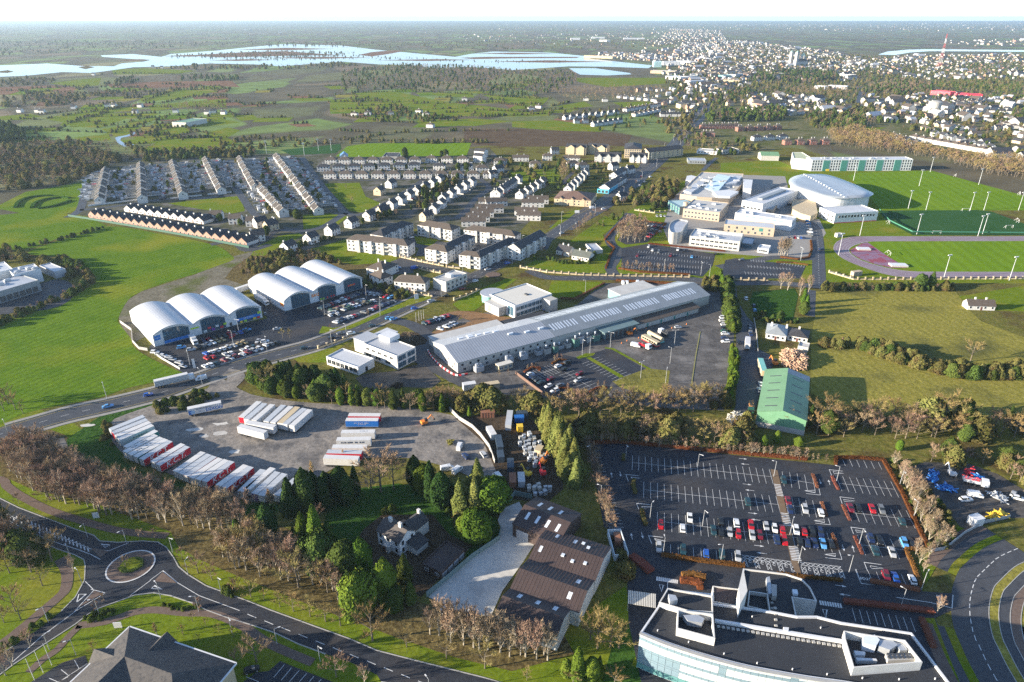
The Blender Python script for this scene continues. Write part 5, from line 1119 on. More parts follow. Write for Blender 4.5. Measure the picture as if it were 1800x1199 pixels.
 # --- houses in rows
HP={}
def house_proto(key,L,D,e,r,kind,wm,rm,nwin=4,front= None ,zs=(1.0,3.6),chim=(0.5,),verge= False ,detail= True ):
 """list of (name, mesh, parent name, location, yaw); origin at the middle of the footprint, front to -Y"""
 parts=[]
 if kind=='gable':w=gable_wall(L,D,e,r);ro=gable_roof(L,D,e,r,.25)
 elif kind=='gable_y':
  w=gable_wall(D,L,e,r);w.v=[(L-y,x,z) for x,y,z in w.v];ro=gable_roof(D,L,e,r,.25);ro.v=[(L-y,x,z) for x,y,z in ro.v]
 else :w=MB().box(0,L,0,D,0,e);ro=hip_roof(L,D,e,r,.35)
 for b in (w,ro):b.v=[(x-L/2,y-D/2,z) for x,y,z in b.v]
 parts.append(('wall',w.mesh('wall',wm),None ,(0,0,0),0));parts.append(('roof',ro.mesh('roof',rm),None ,(0,0,0),0))
 for u in chim:
  b=MB();b.box(-.42,.42,-.32,.32,-.7,1.1);b.box(-.5,.5,-.4,.4,1.1,1.2)
  parts.append(('chimney',b.mesh('chimney',wh),'roof',((u-.5)*L,0,r),0) if kind!='gable_y' else ('chimney',b.mesh('chimney',wh),'roof',(0,(u-.5)*D,r),0))
 if verge:
  b=MB();ov=.25;sl=(r-e)/(D/2)
  for x in (-L/2-.05,L/2-.45):
   b.add([(x,-D/2-.3,e-.3*sl+.2),(x+.5,-D/2-.3,e-.3*sl+.2),(x+.5,0,r+.24),(x,0,r+.24),(x+.5,D/2+.3,e-.3*sl+.2),(x,D/2+.3,e-.3*sl+.2)],[(0,1,2,3),(3,2,4,5)])
  parts.append(('verge',b.mesh('verge',wh),'roof',(0,0,0),0))
 if front is not None :
  b=MB();y=-D/2-.03;b.add([(-L/2,y,0),(L/2,y,0),(L/2,y,e),(0,y,r),(-L/2,y,e)],[(0,1,2,3,4)]);parts.append(('front_gable',b.mesh('front_gable',front),None ,(0,0,0),0))
 if detail:
  me=win_mesh(1.2,1.2)
  for i in range(nwin):
   u=-L/2+L*(i+.5)/nwin
   for z in zs:
    if z<2 and nwin>2 and i==nwin//2: continue
    parts.append(('window',me,None ,(u,-D/2-(.03 if front else 0),z),0))
  b=MB();b.box(-.5,.5,-.06,0,0,2.1);parts.append(('door',b.mesh('door',door_m),None ,(-L/2+L*(nwin//2+.5)/nwin,-D/2-(.03 if front else 0),.02),0))
  if kind=='gable':
   for sx,a_ in ((1,math.pi/2),(-1,-math.pi/2)):parts.append(('window',me,None ,(sx*L/2,0,zs[-1]),a_))
 HP[key]=parts
house_proto('terrace',13,8.4,4.7,7.6,'gable',wh,mat('terrace_tile',(.042,.035,.029),.85,(.070,.057,.047),.7,.4,detail=8),4,verge= True ,chim=(.5,))
HP['terrace'][0][1].vertices.foreach_set('co',[c if i%3<2 or c>.1 else -4.0 for i,c in enumerate([c for v in HP['terrace'][0][1].vertices for c in v.co])])
house_proto('brick_bungalow',7.6,12,2.9,6.2,'gable_y',wh,slate,2,front=brick,zs=(1.0,),chim=(.45,))
house_proto('white_bungalow',7.6,11,2.9,6.0,'gable_y',wh,slate,2,front=wh,zs=(1.0,),chim=(.4,))
house_proto('semi',13.5,8.5,5.2,8.2,'hip',wh,tile_b,4,chim=(.5,))
house_proto('semi_dark',13.5,8.5,5.2,8.0,'hip',wh,slate,4,chim=(.5,))
house_proto('gable',10,8,5.2,8.4,'gable',wh,slate,3,chim=(.08,))
house_proto('gable_brown',10,8,5.0,8.0,'gable',wh,tile_b,3,chim=(.08,))
house_proto('cream_gable',10,8,5.2,8.4,'gable',cream,slate,3,chim=(.9,))
house_proto('brick_house',10,9,5.6,8.6,'hip',mat('red_brick',(.27,.11,.08),.85,(.33,.15,.11),1.2,.5),tile_b,3,chim=(.3,.7))
house_proto('long',20,8,4.6,7.2,'gable',wh,tile_b,5,chim=(.3,.7))
house_proto('far_white',9,7.5,4.6,7.4,'gable',wh,slate,2,chim=(.1,),detail= False )
house_proto('far_hip',11,9,4.8,7.4,'hip',wh,tile_b,2,chim=(.5,),detail= False )
def place_house(key,p,rz,label,group= None ,sx=1.0,name='house',cat='house',dz=0.0):
 t=thing(name,label,cat,(p.x,p.y,dz),rz,group)
 if sx!=1.0:t.scale=(sx,1,1)
 made={}
 for nm,me,par,loc_,a_ in HP[key]:
  o=link(nm,me,made.get(par,t) if par else t,loc_,a_)
  if nm=='verge':o['kind']='stuff'
  if par is None and nm not in made:made[nm]=o
 return t
def house_row(key,k,s,n,lab,group,along= True ,z=2.5,turn=0.0,base= None ,name='house',cat='house'):
 """n houses between two pixels; along: ridge follows the row, else gable fronts face the camera side"""
 a,b=pts(k,s,z);d=b-a;ang=math.atan2(d.y,d.x)
 st=d.length/max(1,n-1) if n>1 else 0
 Lp={'terrace':13,'brick_bungalow':7.6,'white_bungalow':7.6}.get(key)
 m=(a+b)/2;f=Vector((math.sin(ang),-math.cos(ang),0))
 if f.dot(Vector((-m.x,-m.y,0)))<0:ang+=math.pi
 for i in range(n):
  p=a+d*(i/max(1,n-1));sx=st/Lp if Lp and n>1 else 1.0
  place_house(key,p,ang+turn,lab%nth(i) if '%s' in lab else lab,group,sx*(.86 if key=='terrace' else .985),name,cat,.9*(i%2) if key=='terrace' else 0)
g_t='houses of the white terraces'
for s,k,n,w in (('742 205 702 400','D',9,'leftmost terrace'),('990 168 1000 392','D',10,'second terrace from the left'),('1216 152 1284 366','D',10,'third terrace from the left'),('1450 132 1552 330','D',9,'fourth terrace from the left'),('1692 126 1792 312','D',8,'fifth terrace from the left'),('20 305 185 488','E',8,'lower stepped terrace'),('152 108 428 468','E',13,'rightmost long terrace')):
 house_row('terrace',k,s,n,'white terraced house with brown roof, %s from far end of '+w,g_t,z=3.5)
house_row('brick_bungalow','D','690 502 1745 690',20,'peach brick gabled bungalow beside the big field, %s from the left','brick gabled bungalows')
house_row('white_bungalow','D','935 462 1436 542',10,'white gabled bungalow behind the brick row, %s from the left','white gabled bungalows')
for s,k,n,w,ky in (('530 136 1120 134','E',7,'top left row below the football pitch','semi'),('1235 126 1455 128','E',3,'top right row below the football pitch','semi'),('475 186 1110 170','E',7,'middle row of the estate','semi_dark'),('1290 178 1480 180','E',2,'short middle row at right','semi_dark'),('525 236 1640 234','E',11,'lowest row facing the long green','semi')):
 house_row(ky,k,s,n,'white semi-detached house, %s from left in '+w,'semi-detached houses of the estate')
for s,k,n,w,ky in (('890 478 1290 266','E',8,'row right of the long green','gable'),('1200 515 1300 440','E',3,'short row behind the apartments','gable'),('1320 400 1515 285','E',5,'row with the blue house','gable'),('1700 368 1790 300','E',3,'row near the street corner','gable'),('70 670 300 520','d',5,'left row behind the supermarket','gable'),('335 680 555 545','d',5,'middle row behind the supermarket','gable_brown'),('835 625 1010 455','d',6,'row right behind the supermarket','gable'),('230 745 800 525','E',5,'scattered row above the apartments','gable')):
 house_row(ky,k,s,n,'white gabled house, %s from near end of '+w,'white gabled houses')
for q,(k,x,y,ky,a_) in enumerate((('a',455,735,'gable_brown',.1),('a',645,772,'gable_brown',.1),('a',815,795,'gable_brown',.1),('a',855,935,'gable',.5),('a',990,830,'cream_gable',1.3),('E',30,572,'gable',.8),('E',105,595,'cream_gable',.9),('E',15,668,'gable',.4),('E',1570,112,'semi',0),('E',1725,142,'semi',0),('E',1590,192,'semi',.1),('E',1700,196,'gable',.6),('E',870,350,'cream_gable',1.2),('E',950,300,'gable',1.1),('E',900,490,'cream_gable',.6),('E',1200,530,'cream_gable',.9),('E',1640,425,'long',.05),('E',1620,470,'long',.05),('E',1590,502,'long',.05),('E',1560,535,'long',.05),('E',1530,566,'long',.05),('d',70,760,'long',.25),('d',30,830,'long',.1),('d',460,770,'long',.0),('d',510,735,'long',.0),('d',390,860,'long',-.1),('d',420,905,'long',-.1),('d',620,285,'semi',0),('d',485,365,'semi',0),('d',690,222,'gable',.2),('d',330,295,'long',0),('d',110,335,'semi',0),('d',95,415,'gable',.6),('d',30,470,'gable',.7),('d',870,300,'long',-.1),('d',880,360,'semi',.3),('d',980,380,'semi',.3),('d',1310,385,'gable',.6),('d',1480,420,'gable',.6),('d',1400,700,'far_white',.5))):
 place_house(ky,pt(k,x,y,2.5),a_,'single house near the terraces, %s counted from the left'%nth(q) if q<8 else 'detached house among estate gardens, %s counted from the terraces'%nth(q-8),'single estate houses')
for s,k,n,w,ky in (('605 215 1000 172','k',9,'far estate beyond the brown field, upper street','far_white'),('690 242 760 240','k',2,'far estate corner by the field','far_white'),('830 266 1030 236','k',6,'far estate lower street','far_white'),('1085 150 1330 112','k',9,'far estate top street','far_hip'),('1150 188 1330 152','k',6,'far estate second street','far_hip'),('1030 46 1300 72','k',6,'far houses along the bay road','far_white'),('1370 190 1600 190','k',6,'far houses beside the main road','far_white')):
 house_row(ky,k,s,n,'small white house, %s in '+w,'houses of the far estate')
for s,k,n,w,ky in (('220 742 560 736','l',6,'brick row before the dark trees','brick_house'),('600 765 1000 752','l',5,'second brick row','brick_house'),('780 862 1050 852','l',3,'white villas below the brick row','semi_dark'),('230 820 300 822','l',2,'brick pair near the main street','brick_house'),('1100 905 1500 900','l',4,'houses behind the residence wing','brick_house'),('890 850 1420 985','m',7,'big white gables on the right-hand slope','gable'),('700 890 1520 1035','m',11,'white street below the big gables','semi'),('780 730 1130 795','m',6,'white terrace behind the water tower','far_white'),('500 870 680 925','m',4,'short row above the brown trees','far_white'),('1090 590 1180 690','m',4,'white row right of the water tower','far_white'),('1190 620 1600 640','m',6,'long white street at right','far_white'),('1400 710 1740 800','m',5,'right edge street','far_hip'),('900 560 1300 540','m',7,'street behind the water tower','far_hip'),('1130 500 1500 530','m',6,'street before the red building','far_white')):
 house_row(ky,k,s,n,'house in the right-hand suburb, %s in '+w,'houses of the right-hand suburb')
for q,(x,y) in enumerate(((160,430),(300,430),(335,436),(585,402),(850,388),(905,390),(1110,390),(1070,437),(1390,432),(1690,435),(1770,445),(1640,445),(740,140),(1280,85),(1210,80),(1370,85))):
 place_house('far_white',pt('n',x,y,2),.1*(q%5-2),'lone white farmhouse among the far fields, %s counted from the near left'%nth(q),'far farmhouses')
for q,(x,y) in enumerate(((1230/3,590),(1340/3,605),(650,525),(1000,575),(1040,565),(70,605),(140,600),(260,600),(470,665),(1290,525),(1390,530))):
 place_house('far_hip',pt('B',x if x>60 else x,y,2),.15*(q%4-2),'lone white house beyond the football pitch, %s of those scattered there'%nth(q),'far farmhouses')
 # --- town landmarks and the mass of the far town
def far_block(lab,k,s,h,wm,rm,D=14,name='town_building',cat='building',kind='flat',nw=6):
 if kind=='flat':t,L,D=flat_block(name,lab,k,s,h,wm,rm,D)
 else :t,L,D=pitched(name,lab,k,s,h,h+4,wm,rm,D,'gable',None ,cat)
 t['category']=cat;windows(t,'f',L,D,nw,[1.2+3.2*i for i in range(max(1,int(h/3.3)))],1.8,1.6,2); return t,L,D
redm=mat('red_cladding',(.62,.035,.06),.5,(.68,.05,.08),.2,.4)
for i,s in enumerate(('852 430 1040 446','1045 452 1100 456','1130 460 1215 464','1235 466 1352 468')):
 far_block('bright red school block, %s of four from the left'%nth(i),'m',s,9 if i else 11,redm,redm,22,'school_block','school')
for i,(s,h,w,r_) in enumerate((('430 195 520 190',10,teal,roof_sil),('560 185 640 175',12,roof_gy2,felt),('910 165 1090 175',9,cream,felt_p),('60 210 160 195',8,wh,felt_p),('80 255 270 245',9,whp,roof_sil),('400 240 600 250',7,cream,tile_b),('1640 175 1780 190',9,wh,felt_p),('1390 305 1500 312',7,whp,roof_sil),('1530 300 1730 310',7,whp,roof_sil),('780 460 870 465',5,wh,tile_b),('660 530 780 545',5,wh,tile_b),('770 545 880 550',5,pale,felt_p),('150 985 360 1000',4,whp,felt_p),('60 1090 250 1095',4,roof_gy,roof_gy2),('420 985 600 975',5,pale,slate))):
 far_block('large pale town building among the trees, %s counted outward from the main street'%nth(i),'l',s,h,w,r_,18)
for i,(s,h,w,r_) in enumerate((('610 200 660 200',14,whp,roof_sil),('720 195 790 195',12,whp,felt_p),('760 210 800 212',10,wh,felt_p),('890 200 1000 200',10,whp,roof_sil),('680 292 830 298',9,cream,tile_b),('1050 325 1090 325',18,mat('aqua_clad',(.4,.62,.66),.4,(.46,.68,.7),.3,.4),roof_sil),('1100 325 1190 325',12,whp,roof_sil),('1030 372 1160 376',8,cream,roof_sil),('1110 400 1190 408',8,whp,roof_sil),('1170 320 1240 325',11,whp,felt_p))):
 far_block('far white block beyond the river, %s counted from the left'%nth(i),'B','%d %s %d %s'%(int(s.split()[0])+600 if i!=4 else int(s.split()[0])+600,s.split()[1],int(s.split()[2])+600,s.split()[3]),h,w,r_,30)
cp_=pt('C',600,352);t=thing('cathedral','grey stone cathedral with two square towers above the town','cathedral',cp_,.5)
st_m=mat('grey_limestone',(.40,.38,.35),.85,(.47,.45,.41),.2,.4,detail=6)
mb=gable_wall(55,24,16,24);mb.build('nave_wall',st_m,t);gable_roof(55,24,16,24).build('nave_roof',slate,t)
for y in (-4,20):
 mb=MB();mb.box(-10,0,y,y+9,0,46);mb.box(-10.6,.6,y-.6,y+9.6,40,41);mb.build('tower',st_m,t)
 mb=MB();mb.add([(-10,y,46),(0,y,46),(0,y+9,46),(-10,y+9,46),(-5,y+4.5,52)],[(0,1,4),(1,2,4),(2,3,4),(3,0,4)]);mb.build('tower_cap',mat('copper_cap',(.2,.33,.28),.6,(.24,.38,.32),.4,.5),t)
mb=MB();mb.tube((40,12,24),(40,12,34),8,8,14);mb.build('drum',st_m,t);mb=MB();mb.tube((40,12,34),(40,12,42),8,.6,14);mb.build('dome',MATS['copper_cap'],t)
wp=pt('C',1318,606);t=thing('water_tower','round concrete water tower on legs in the suburb','water tower',wp)
mb=MB();mb.tube((0,0,12),(0,0,22),10,11,24);mb.build('tank',conc,t);mb=MB();mb.tube((0,0,22),(0,0,24),11.3,4,24);mb.build('tank_roof',conc,t)
for i in range(8):a_=i*math.pi/4;mb=MB();mb.tube((8*math.cos(a_),8*math.sin(a_),0),(8.5*math.cos(a_),8.5*math.sin(a_),12),.6,.6,6);mb.build('leg',conc,t)
mp=pt('C',1352,356);t=thing('radio_mast','tall red and white lattice radio mast in town','mast',mp)
mr_,mw_=mat('mast_red',(.55,.10,.09),.5),mat('mast_white',(.75,.74,.72),.5)
Hm=105.0
for sgm in range(7):
 z0,z1=Hm*sgm/7,Hm*(sgm+1)/7;r0,r1=6.5*(1-z0/Hm)+.7,6.5*(1-z1/Hm)+.7;mb=MB()
 for i in range(4):
  a_,b_=math.pi/4+i*math.pi/2,math.pi/4+(i+1)*math.pi/2;A= lambda an,r,z:(r*math.cos(an),r*math.sin(an),z)
  mb.tube(A(a_,r0,z0),A(a_,r1,z1),.22,.22,4);mb.tube(A(a_,r0,z0),A(b_,r1,z1),.12,.12,4);mb.tube(A(b_,r0,z0),A(a_,r1,z1),.12,.12,4);mb.tube(A(a_,r1,z1),A(b_,r1,z1),.14,.14,4)
 mb.build('lattice_section',mr_ if sgm%2==0 else mw_,t)
def town(polys,seed):
 r=random.Random(seed);mb=MB()
 for k,s,sp,prob in polys:
  for p in fill(pts(k,s),sp,r,.35):
   if r.random()>prob: continue
   L,D,e=r.uniform(8,15),r.uniform(7,9.5),r.uniform(3.2,6.2);
   if r.random()<.12:L,D,e=r.uniform(18,34),r.uniform(10,18),r.uniform(5,9)
   rt=e+D*r.uniform(.26,.36);a_=r.choice((.2,.35,1.7,1.9))+r.uniform(-.15,.15);wmi=r.choice((0,0,0,0,1,2));rmi=r.choice((3,3,4,4,5))
   c,s_=math.cos(a_),math.sin(a_);T= lambda x,y,z:(p.x+c*(x-L/2)-s_*(y-D/2),p.y+s_*(x-L/2)+c*(y-D/2),z)
   g=gable_wall(L,D,e,rt);mb.add([T(*v) for v in g.v],g.f,wmi)
   A=[(-.3,-.3,e-.15),(L+.3,-.3,e-.15),(L+.3,D/2,rt+.05),(-.3,D/2,rt+.05),(L+.3,D+.3,e-.15),(-.3,D+.3,e-.15)]
   mb.add([T(*v) for v in A],[(0,1,2,3),(3,2,4,5)],rmi)
 o=mb.build('far_town',[mat('town_wall',(.40,.385,.36),.8,(.48,.46,.43),.1,.4),cream,brick,slate,tile_b,roof_gy2]); return tag(o,'far town of small pale houses spreading to the horizon',None ,None ,'stuff')
TOWN=[('l','0 250 200 120 500 60 900 40 1200 80 1800 60 1800 250 1400 260 900 230 600 330 200 420 60 620 0 700',24,.36),('C','-120 400 0 230 300 215 700 260 1000 310 1300 290 1900 290 1900 420 1300 420 1000 400 800 370 400 380 200 500',27,.42),('C','-60 150 200 160 250 230 -80 300 -300 330',60,.4),('C','940 510 1300 500 1900 525 1900 900 1700 850 1400 760 1200 690 1000 660 960 580',23,.4),('l','520 380 1100 430 1500 440 1480 560 900 540 640 520',22,.5),('C','330 490 900 530 880 600 560 620 350 570',24,.4),('B','1500 480 1800 470 1950 420 2000 330 1700 330 1300 300 1400 280 2000 290 2100 560 1900 570 1760 600',26,.45),('C','1350 215 1900 205 1900 240 1500 245',70,.35),('B','600 185 1300 180 1900 160 1900 230 1300 240 640 215',110,.3),('A','0 150 1800 150 1800 220 900 200 0 190',200,.3),('B','0 130 1800 130 3600 120 3600 170 1800 160 0 180',220,.3)]
town(TOWN,77)
# --- vehicles
rubber=mat('tyre_rubber',(.02,.02,.021),.8)
lampm=mat('headlamp',(.7,.7,.68),.2)
PAINT={n:mat('car_paint_'+n,c,.28,spec=.6) for n,c in dict(white=(.72,.72,.71),silver=(.42,.43,.44),grey=(.16,.17,.18),black=(.012,.013,.015),navy=(.015,.03,.09),blue=(.02,.10,.42),sky=(.10,.32,.62),red=(.42,.012,.02),wine=(.16,.012,.025),teal=(.015,.05,.065),green=(.02,.09,.05),gold=(.34,.26,.13),orange=(.60,.13,.02),yellow=(.68,.45,.03)).items()}
CARP={}
def car_meshes(kind):
 if kind in CARP: return CARP[kind]
 L,W,H,nose,prof={'hatchback':(4.05,1.76,1.48,.92,[(-.5,.78),(-.46,.98),(-.2,1.0),(.14,1.0),(.30,.95),(.49,.74)]),'saloon':(4.6,1.8,1.45,.95,[(-.5,.82),(-.47,1.0),(-.3,1.02),(.16,1.0),(.3,.95),(.49,.72)]),'suv':(4.5,1.86,1.68,1.02,[(-.5,.85),(-.47,1.08),(-.2,1.1),(.18,1.1),(.32,1.05),(.49,.86)]),'van':(5.2,2.0,2.2,1.2,[(-.5,1.9),(-.49,2.1),(.1,2.14),(.24,2.1),(.36,1.15),(.49,.95)])}[kind]
 b=MB();st=prof;hw=W/2;n=len(st)
 for x,z in st:
  k=.86 if abs(x)>.47 else 1.0
  b.v+=[(x*L,-hw*k,.28),(x*L,-hw*k,z*.72),(x*L,-hw*k*.92,z),(x*L,hw*k*.92,z),(x*L,hw*k,z*.72),(x*L,hw*k,.28)]
 for i in range(n-1):
  for j in range(6):q=(j+1)%6;b.f.append([i*6+j,i*6+q,(i+1)*6+q,(i+1)*6+j][::-1]);b.m.append(0)
 b.f+=[[0,1,2,3,4,5][::-1],[(n-1)*6+j for j in range(6)]];b.m+=[0,0]
 body=b.mesh('body')
 g=MB();r=MB()
 if kind=='van':
  zb,zt=1.25,2.02;x0,x1,x2,x3=.2*L,.2*L,.235*L,.34*L
  g.add([(x3+.02,-hw*.86,zb),(x3+.02,hw*.86,zb),(x2+.03,hw*.8,zt),(x2+.03,-hw*.8,zt)],[(0,1,2,3)])
  for s in (-1,1):g.add([(x3-.1,s*(hw+.01),1.25),(.1*L,s*(hw+.01),1.25),(.1*L,s*(hw*.97+.01),1.85),(x2,s*(hw*.97+.01),1.85)],[(0,1,2,3)])
  r.box(-.45*L,.05*L,-hw*.7,hw*.7,2.13,2.18)
 else :
  z0=st[2][1]-.02;tail={'hatchback':-.475,'saloon':-.36,'suv':-.48}[kind];xs=[(tail*L,z0),((tail+(.07 if kind!='saloon' else .12))*L,H-.06),(.04*L,H-.03),(.21*L,z0-.01)]
  lo,up=hw*.9,hw*.72
  V_=[(xs[0][0],-lo,z0),(xs[1][0],-up,xs[1][1]),(xs[2][0],-up,xs[2][1]),(xs[3][0],-lo,z0),(xs[0][0],lo,z0),(xs[1][0],up,xs[1][1]),(xs[2][0],up,xs[2][1]),(xs[3][0],lo,z0)]
  g.add(V_,[(0,3,2,1),(4,5,6,7),(0,1,5,4),(3,7,6,2),(1,2,6,5)])
  r.box(xs[1][0],xs[2][0],-up,up,H-.06,H+.01)
  for s in (-1,1):r.box(-.09*L,-.07*L,s*lo*.98-.03,s*lo*.98+.03,z0,H-.1)
 w=MB();w.tube((0,-.11,0),(0,.11,0),.32,.32,12);w.tube((0,-.115,0),(0,.115,0),.19,.19,8,1)
 wm_=w.mesh('wheel',[rubber,steel])
 hl=MB();hl.box(-.03,.03,-.16,.16,-.07,.07)
 CARP[kind]=(L,W,body,g.mesh('windows',glass),r.mesh('roof'),wm_,hl.mesh('headlight',lampm),st)
 return CARP[kind]
def paint_slot(o,m):
 if not o.data.materials:o.data.materials.append(PAINT['white'])
 o.material_slots[0].link='OBJECT';o.material_slots[0].material=m
def car(p,heading,colr,label,kind='hatchback',group= None ,full= True ,z= None ):
 L,W,body,gl,rf,wm_,hl,st=car_meshes(kind)
 t=thing('van' if kind=='van' else 'car',label,'van' if kind=='van' else 'car',(p.x,p.y,(z if z is not None else Z4+.01)),heading,group)
 paint_slot(link('body',body,t),PAINT[colr]);link('windows',gl,t);paint_slot(link('roof',rf,t),PAINT[colr])
 for sx in (-.31,.32):
  for sy in (-1,1):link('wheel',wm_,t,(sx*L,sy*(W/2-.1),.32))
 if full:
  for sy in (-1,1):link('headlight',hl,t,(L*.475,sy*W*.30,.68 if kind!='van' else .85))
 return t
CW={'white':'white','silver':'silver','grey':'grey','black':'black','navy':'dark blue','blue':'bright blue','sky':'light blue','red':'red','wine':'dark red','teal':'dark teal','green':'dark green','gold':'pale gold','orange':'orange','yellow':'yellow'}
KW={'hatchback':'hatchback','saloon':'saloon car','suv':'tall car','van':'van'}
vr=random.Random(19)
def kpick(): return vr.choice(('hatchback','hatchback','saloon','suv'))
def cars(k,spec,hd,where,group,flip= True ):
 """spec: 'x y colour ...'; each label carries colour, kind and its count within the place"""
 tk=spec.split();cnt={}
 for i in range(0,len(tk),3):
  x,y,cl_=float(tk[i]),float(tk[i+1]),tk[i+2];kd=kpick();key=(cl_,kd);cnt[key]=cnt.get(key,0)+1
  p=pt(k,x,y,.5);car(p,hd+(math.pi if flip and vr.random()<.4 else 0)+vr.uniform(-.03,.03),cl_,'%s %s, %s such %s'%(CW[cl_],KW[kd],nth(cnt[key]-1),where),kd,group)
def hdg(k,s):a,b=pts(k,s);d=b-a; return math.atan2(d.y,d.x)
hV=hdg('V','412 182 405 296');hW=hdg('W','420 250 465 366')
cars('V','638 735 red 810 760 white 867 678 white 1112 705 black 1055 778 teal 1113 790 black 1183 793 silver 1235 722 white 1250 808 red 1350 740 red 1360 815 silver 1420 815 wine 1470 748 silver 1537 763 white 1597 768 red 1553 850 navy 1613 858 red 1325 550 teal 1610 380 teal 1660 615 navy 1645 545 wine',hV,'from the left in the main car park','cars in the main car park')
cars('V','622 912 silver 815 935 teal 997 962 blue 1122 965 teal 1247 988 silver',hV,'in the bottom row of the main car park','cars in the main car park')
cars('W','83 655 white 143 662 red 203 668 black 265 672 navy 112 745 black 165 748 navy 222 752 navy 285 755 sky 347 758 black 270 520 white 150 495 silver',hdg('W','90 215 125 330'),'right of the zebra path in the main car park','cars in the main car park')
cars('W','492 485 wine 552 487 black 655 492 red 725 500 grey 880 585 teal 645 715 navy 708 728 black 678 805 teal 805 820 silver 897 750 sky 952 750 black 760 1000 wine 828 1008 blue 957 1025 white',hW,'in the right block of the main car park','cars in the main car park')
PALETTE=['white','silver','silver','grey','black','black','navy','red','white','teal','grey','wine','gold','blue']
def car_row(k,s,n,where,group,turn=math.pi/2,pal= None ,skip=(),wobble=.05):
 a,b=pts(k,s,.5);d=b-a;h=math.atan2(d.y,d.x)+turn;cnt={}
 for i in range(n):
  if i in skip: continue
  cl_=(pal or PALETTE)[vr.randrange(len(pal or PALETTE))];kd=kpick()
  car(a+d*(i/max(1,n-1)),h+(math.pi if vr.random()<.5 else 0)+vr.uniform(-wobble,wobble),cl_,'%s %s, %s place from left in %s'%(CW[cl_],KW[kd],nth(i),where),kd,group,False )
g1='cars at the left retail shed'
car_row('f','375 1018 560 1092',5,'diagonal row along the field hedge',g1,.45,['white','silver','silver'])
car_row('f','625 1128 670 1165',2,'end of the diagonal row along the hedge',g1,.45,['silver'])
car_row('f','880 895 1330 795',9,'dark row nearest the left shed',g1,1.9,['black','navy','grey','teal','red','blue'])
car_row('f','820 965 1090 885',6,'second row of the left shed',g1,1.9)
car_row('f','1190 850 1460 900',2,'lane end of the left shed',g1,1.9)
car_row('f','910 1030 1320 915',8,'third row of the left shed',g1,1.9,['white','white','silver','red','gold','blue'])
car_row('f','920 1080 1660 915',13,'fourth row of the left shed',g1,1.9,None ,(2,5,9))
car_row('f','900 1165 1020 1135',3,'roadside row of the left shed',g1,1.9,['white','silver','teal'])
car_row('f','1105 1100 1480 980',7,'front row beside the verge',g1,1.9,['white','red','green','wine','silver','white'])
for x,y,cl_,kd,lb in ((655,965,'sky','suv','light blue tall car alone beside the yellow island'),(755,990,'silver','suv','silver tall car turned across the lane of the left shed'),(1345,780,'sky','saloon','light blue car nearest the blue shopfront'),(1665,770,'silver','saloon','silver car driving out of the left retail lot'),(1535,905,'white','suv','white tall car at the corner of the left retail lot')):
 car(pt('f',x,y,.5),.4,cl_,lb,kd,g1)
g2='cars at the right retail shed'
car_row('c','20 432 430 278',13,'dark row nearest the right shed',g2,1.9,['black','navy','grey','teal','white','sky','red'])
car_row('c','140 455 460 345',10,'second row of the right shed',g2,1.9,['red','wine','silver','gold','green','white'])
car_row('c','90 495 570 355',13,'third row of the right shed',g2,1.9,['white','red','silver','green','black','gold'],(3,))
car_row('c','180 580 790 362',18,'verge row of the right shed',g2,1.9,['silver','white','black','red','grey','navy'],(7,))
car_row('c','510 270 760 320',6,'far end row of the right shed',g2,1.3,['sky','navy','red','silver','black'])
car_row('c','120 505 200 495',2,'near corner of the right shed lot',g2,1.9,['white','silver'])
car_row('c','1120 592 1350 512',10,'row by the flagpoles','cars at the offices',1.9,['white','navy','teal','red','silver','black','red'])
car_row('c','1285 652 1440 592',6,'white row before the mulch bed','cars at the offices',1.9,['white','white','silver'],(1,))
car_row('F','900 575 1075 600',9,'upper row of the tree car park','college cars',1.5)
car_row('F','960 610 1040 630',4,'second row of the tree car park','college cars',1.5)
car_row('F','980 650 960 665',2,'lowest row of the tree car park','college cars',1.5,['red','white'])
car_row('F','1020 520 1072 520',3,'small lot beside the brown hedge','college cars',1.5,['white','silver'])
cars('F','960 735 white 1030 772 grey 1115 797 wine 1265 806 sky 882 797 wine 1210 765 black 1166 756 white 1430 785 black 988 760 white',hdg('F','1060 760 1040 800'),'in the half-empty college car park','college cars')
car_row('e','1245 470 1290 320',7,'row along the sports hall road','college cars',1.4);car_row('e','1360 420 1400 380',3,'bay beside the sports hall road','college cars',1.4)
car_row('e','1560 590 1590 740',6,'row beside the red birches','college cars',1.4,['white','silver','grey','sky']);car_row('e','1360 765 1520 770',6,'row below the white college block','college cars',1.4)
cars('e','860 1000 grey 1700 890 navy',.3,'on the campus roads','college cars')
cars('h','1630 470 white 1625 503 white 1640 545 white 1642 575 black 1642 612 green 1650 642 white 1650 685 navy 1650 725 white',.05,'beside the tall green hedge of the factory','factory cars')
cars('J','330 872 white 525 815 white 590 790 black 560 840 black 675 870 wine 665 915 silver 470 907 wine 455 957 white 500 990 white 540 952 grey 345 892 navy 365 905 black 385 918 black 405 930 teal',hdg('J','640 820 560 850'),'in the new factory car park','factory cars')
cars('J','435 412 blue 475 450 sky 503 447 grey 550 432 red 597 417 black 645 408 black 725 388 silver 800 372 navy 825 365 navy 850 358 white 880 350 white 905 345 silver',1.2,'behind the long factory','factory cars')
cars('h','1152 573 silver',.1,'alone on the worn factory tarmac','factory cars')
for i,(x,y) in enumerate(((980,233),(1008,233),(1083,230),(1120,236))):car(pt('J',x,y,.5),1.5,'white','white van parked beside the pillared fence, %s from left'%nth(i),'van','white vans by the fence')
car(pt('J',917,318,.5),2.4,'white','white minibus behind the long factory','van');car(pt('h',705,768,.5),-.5,'white','white van beside the two old buses','van')
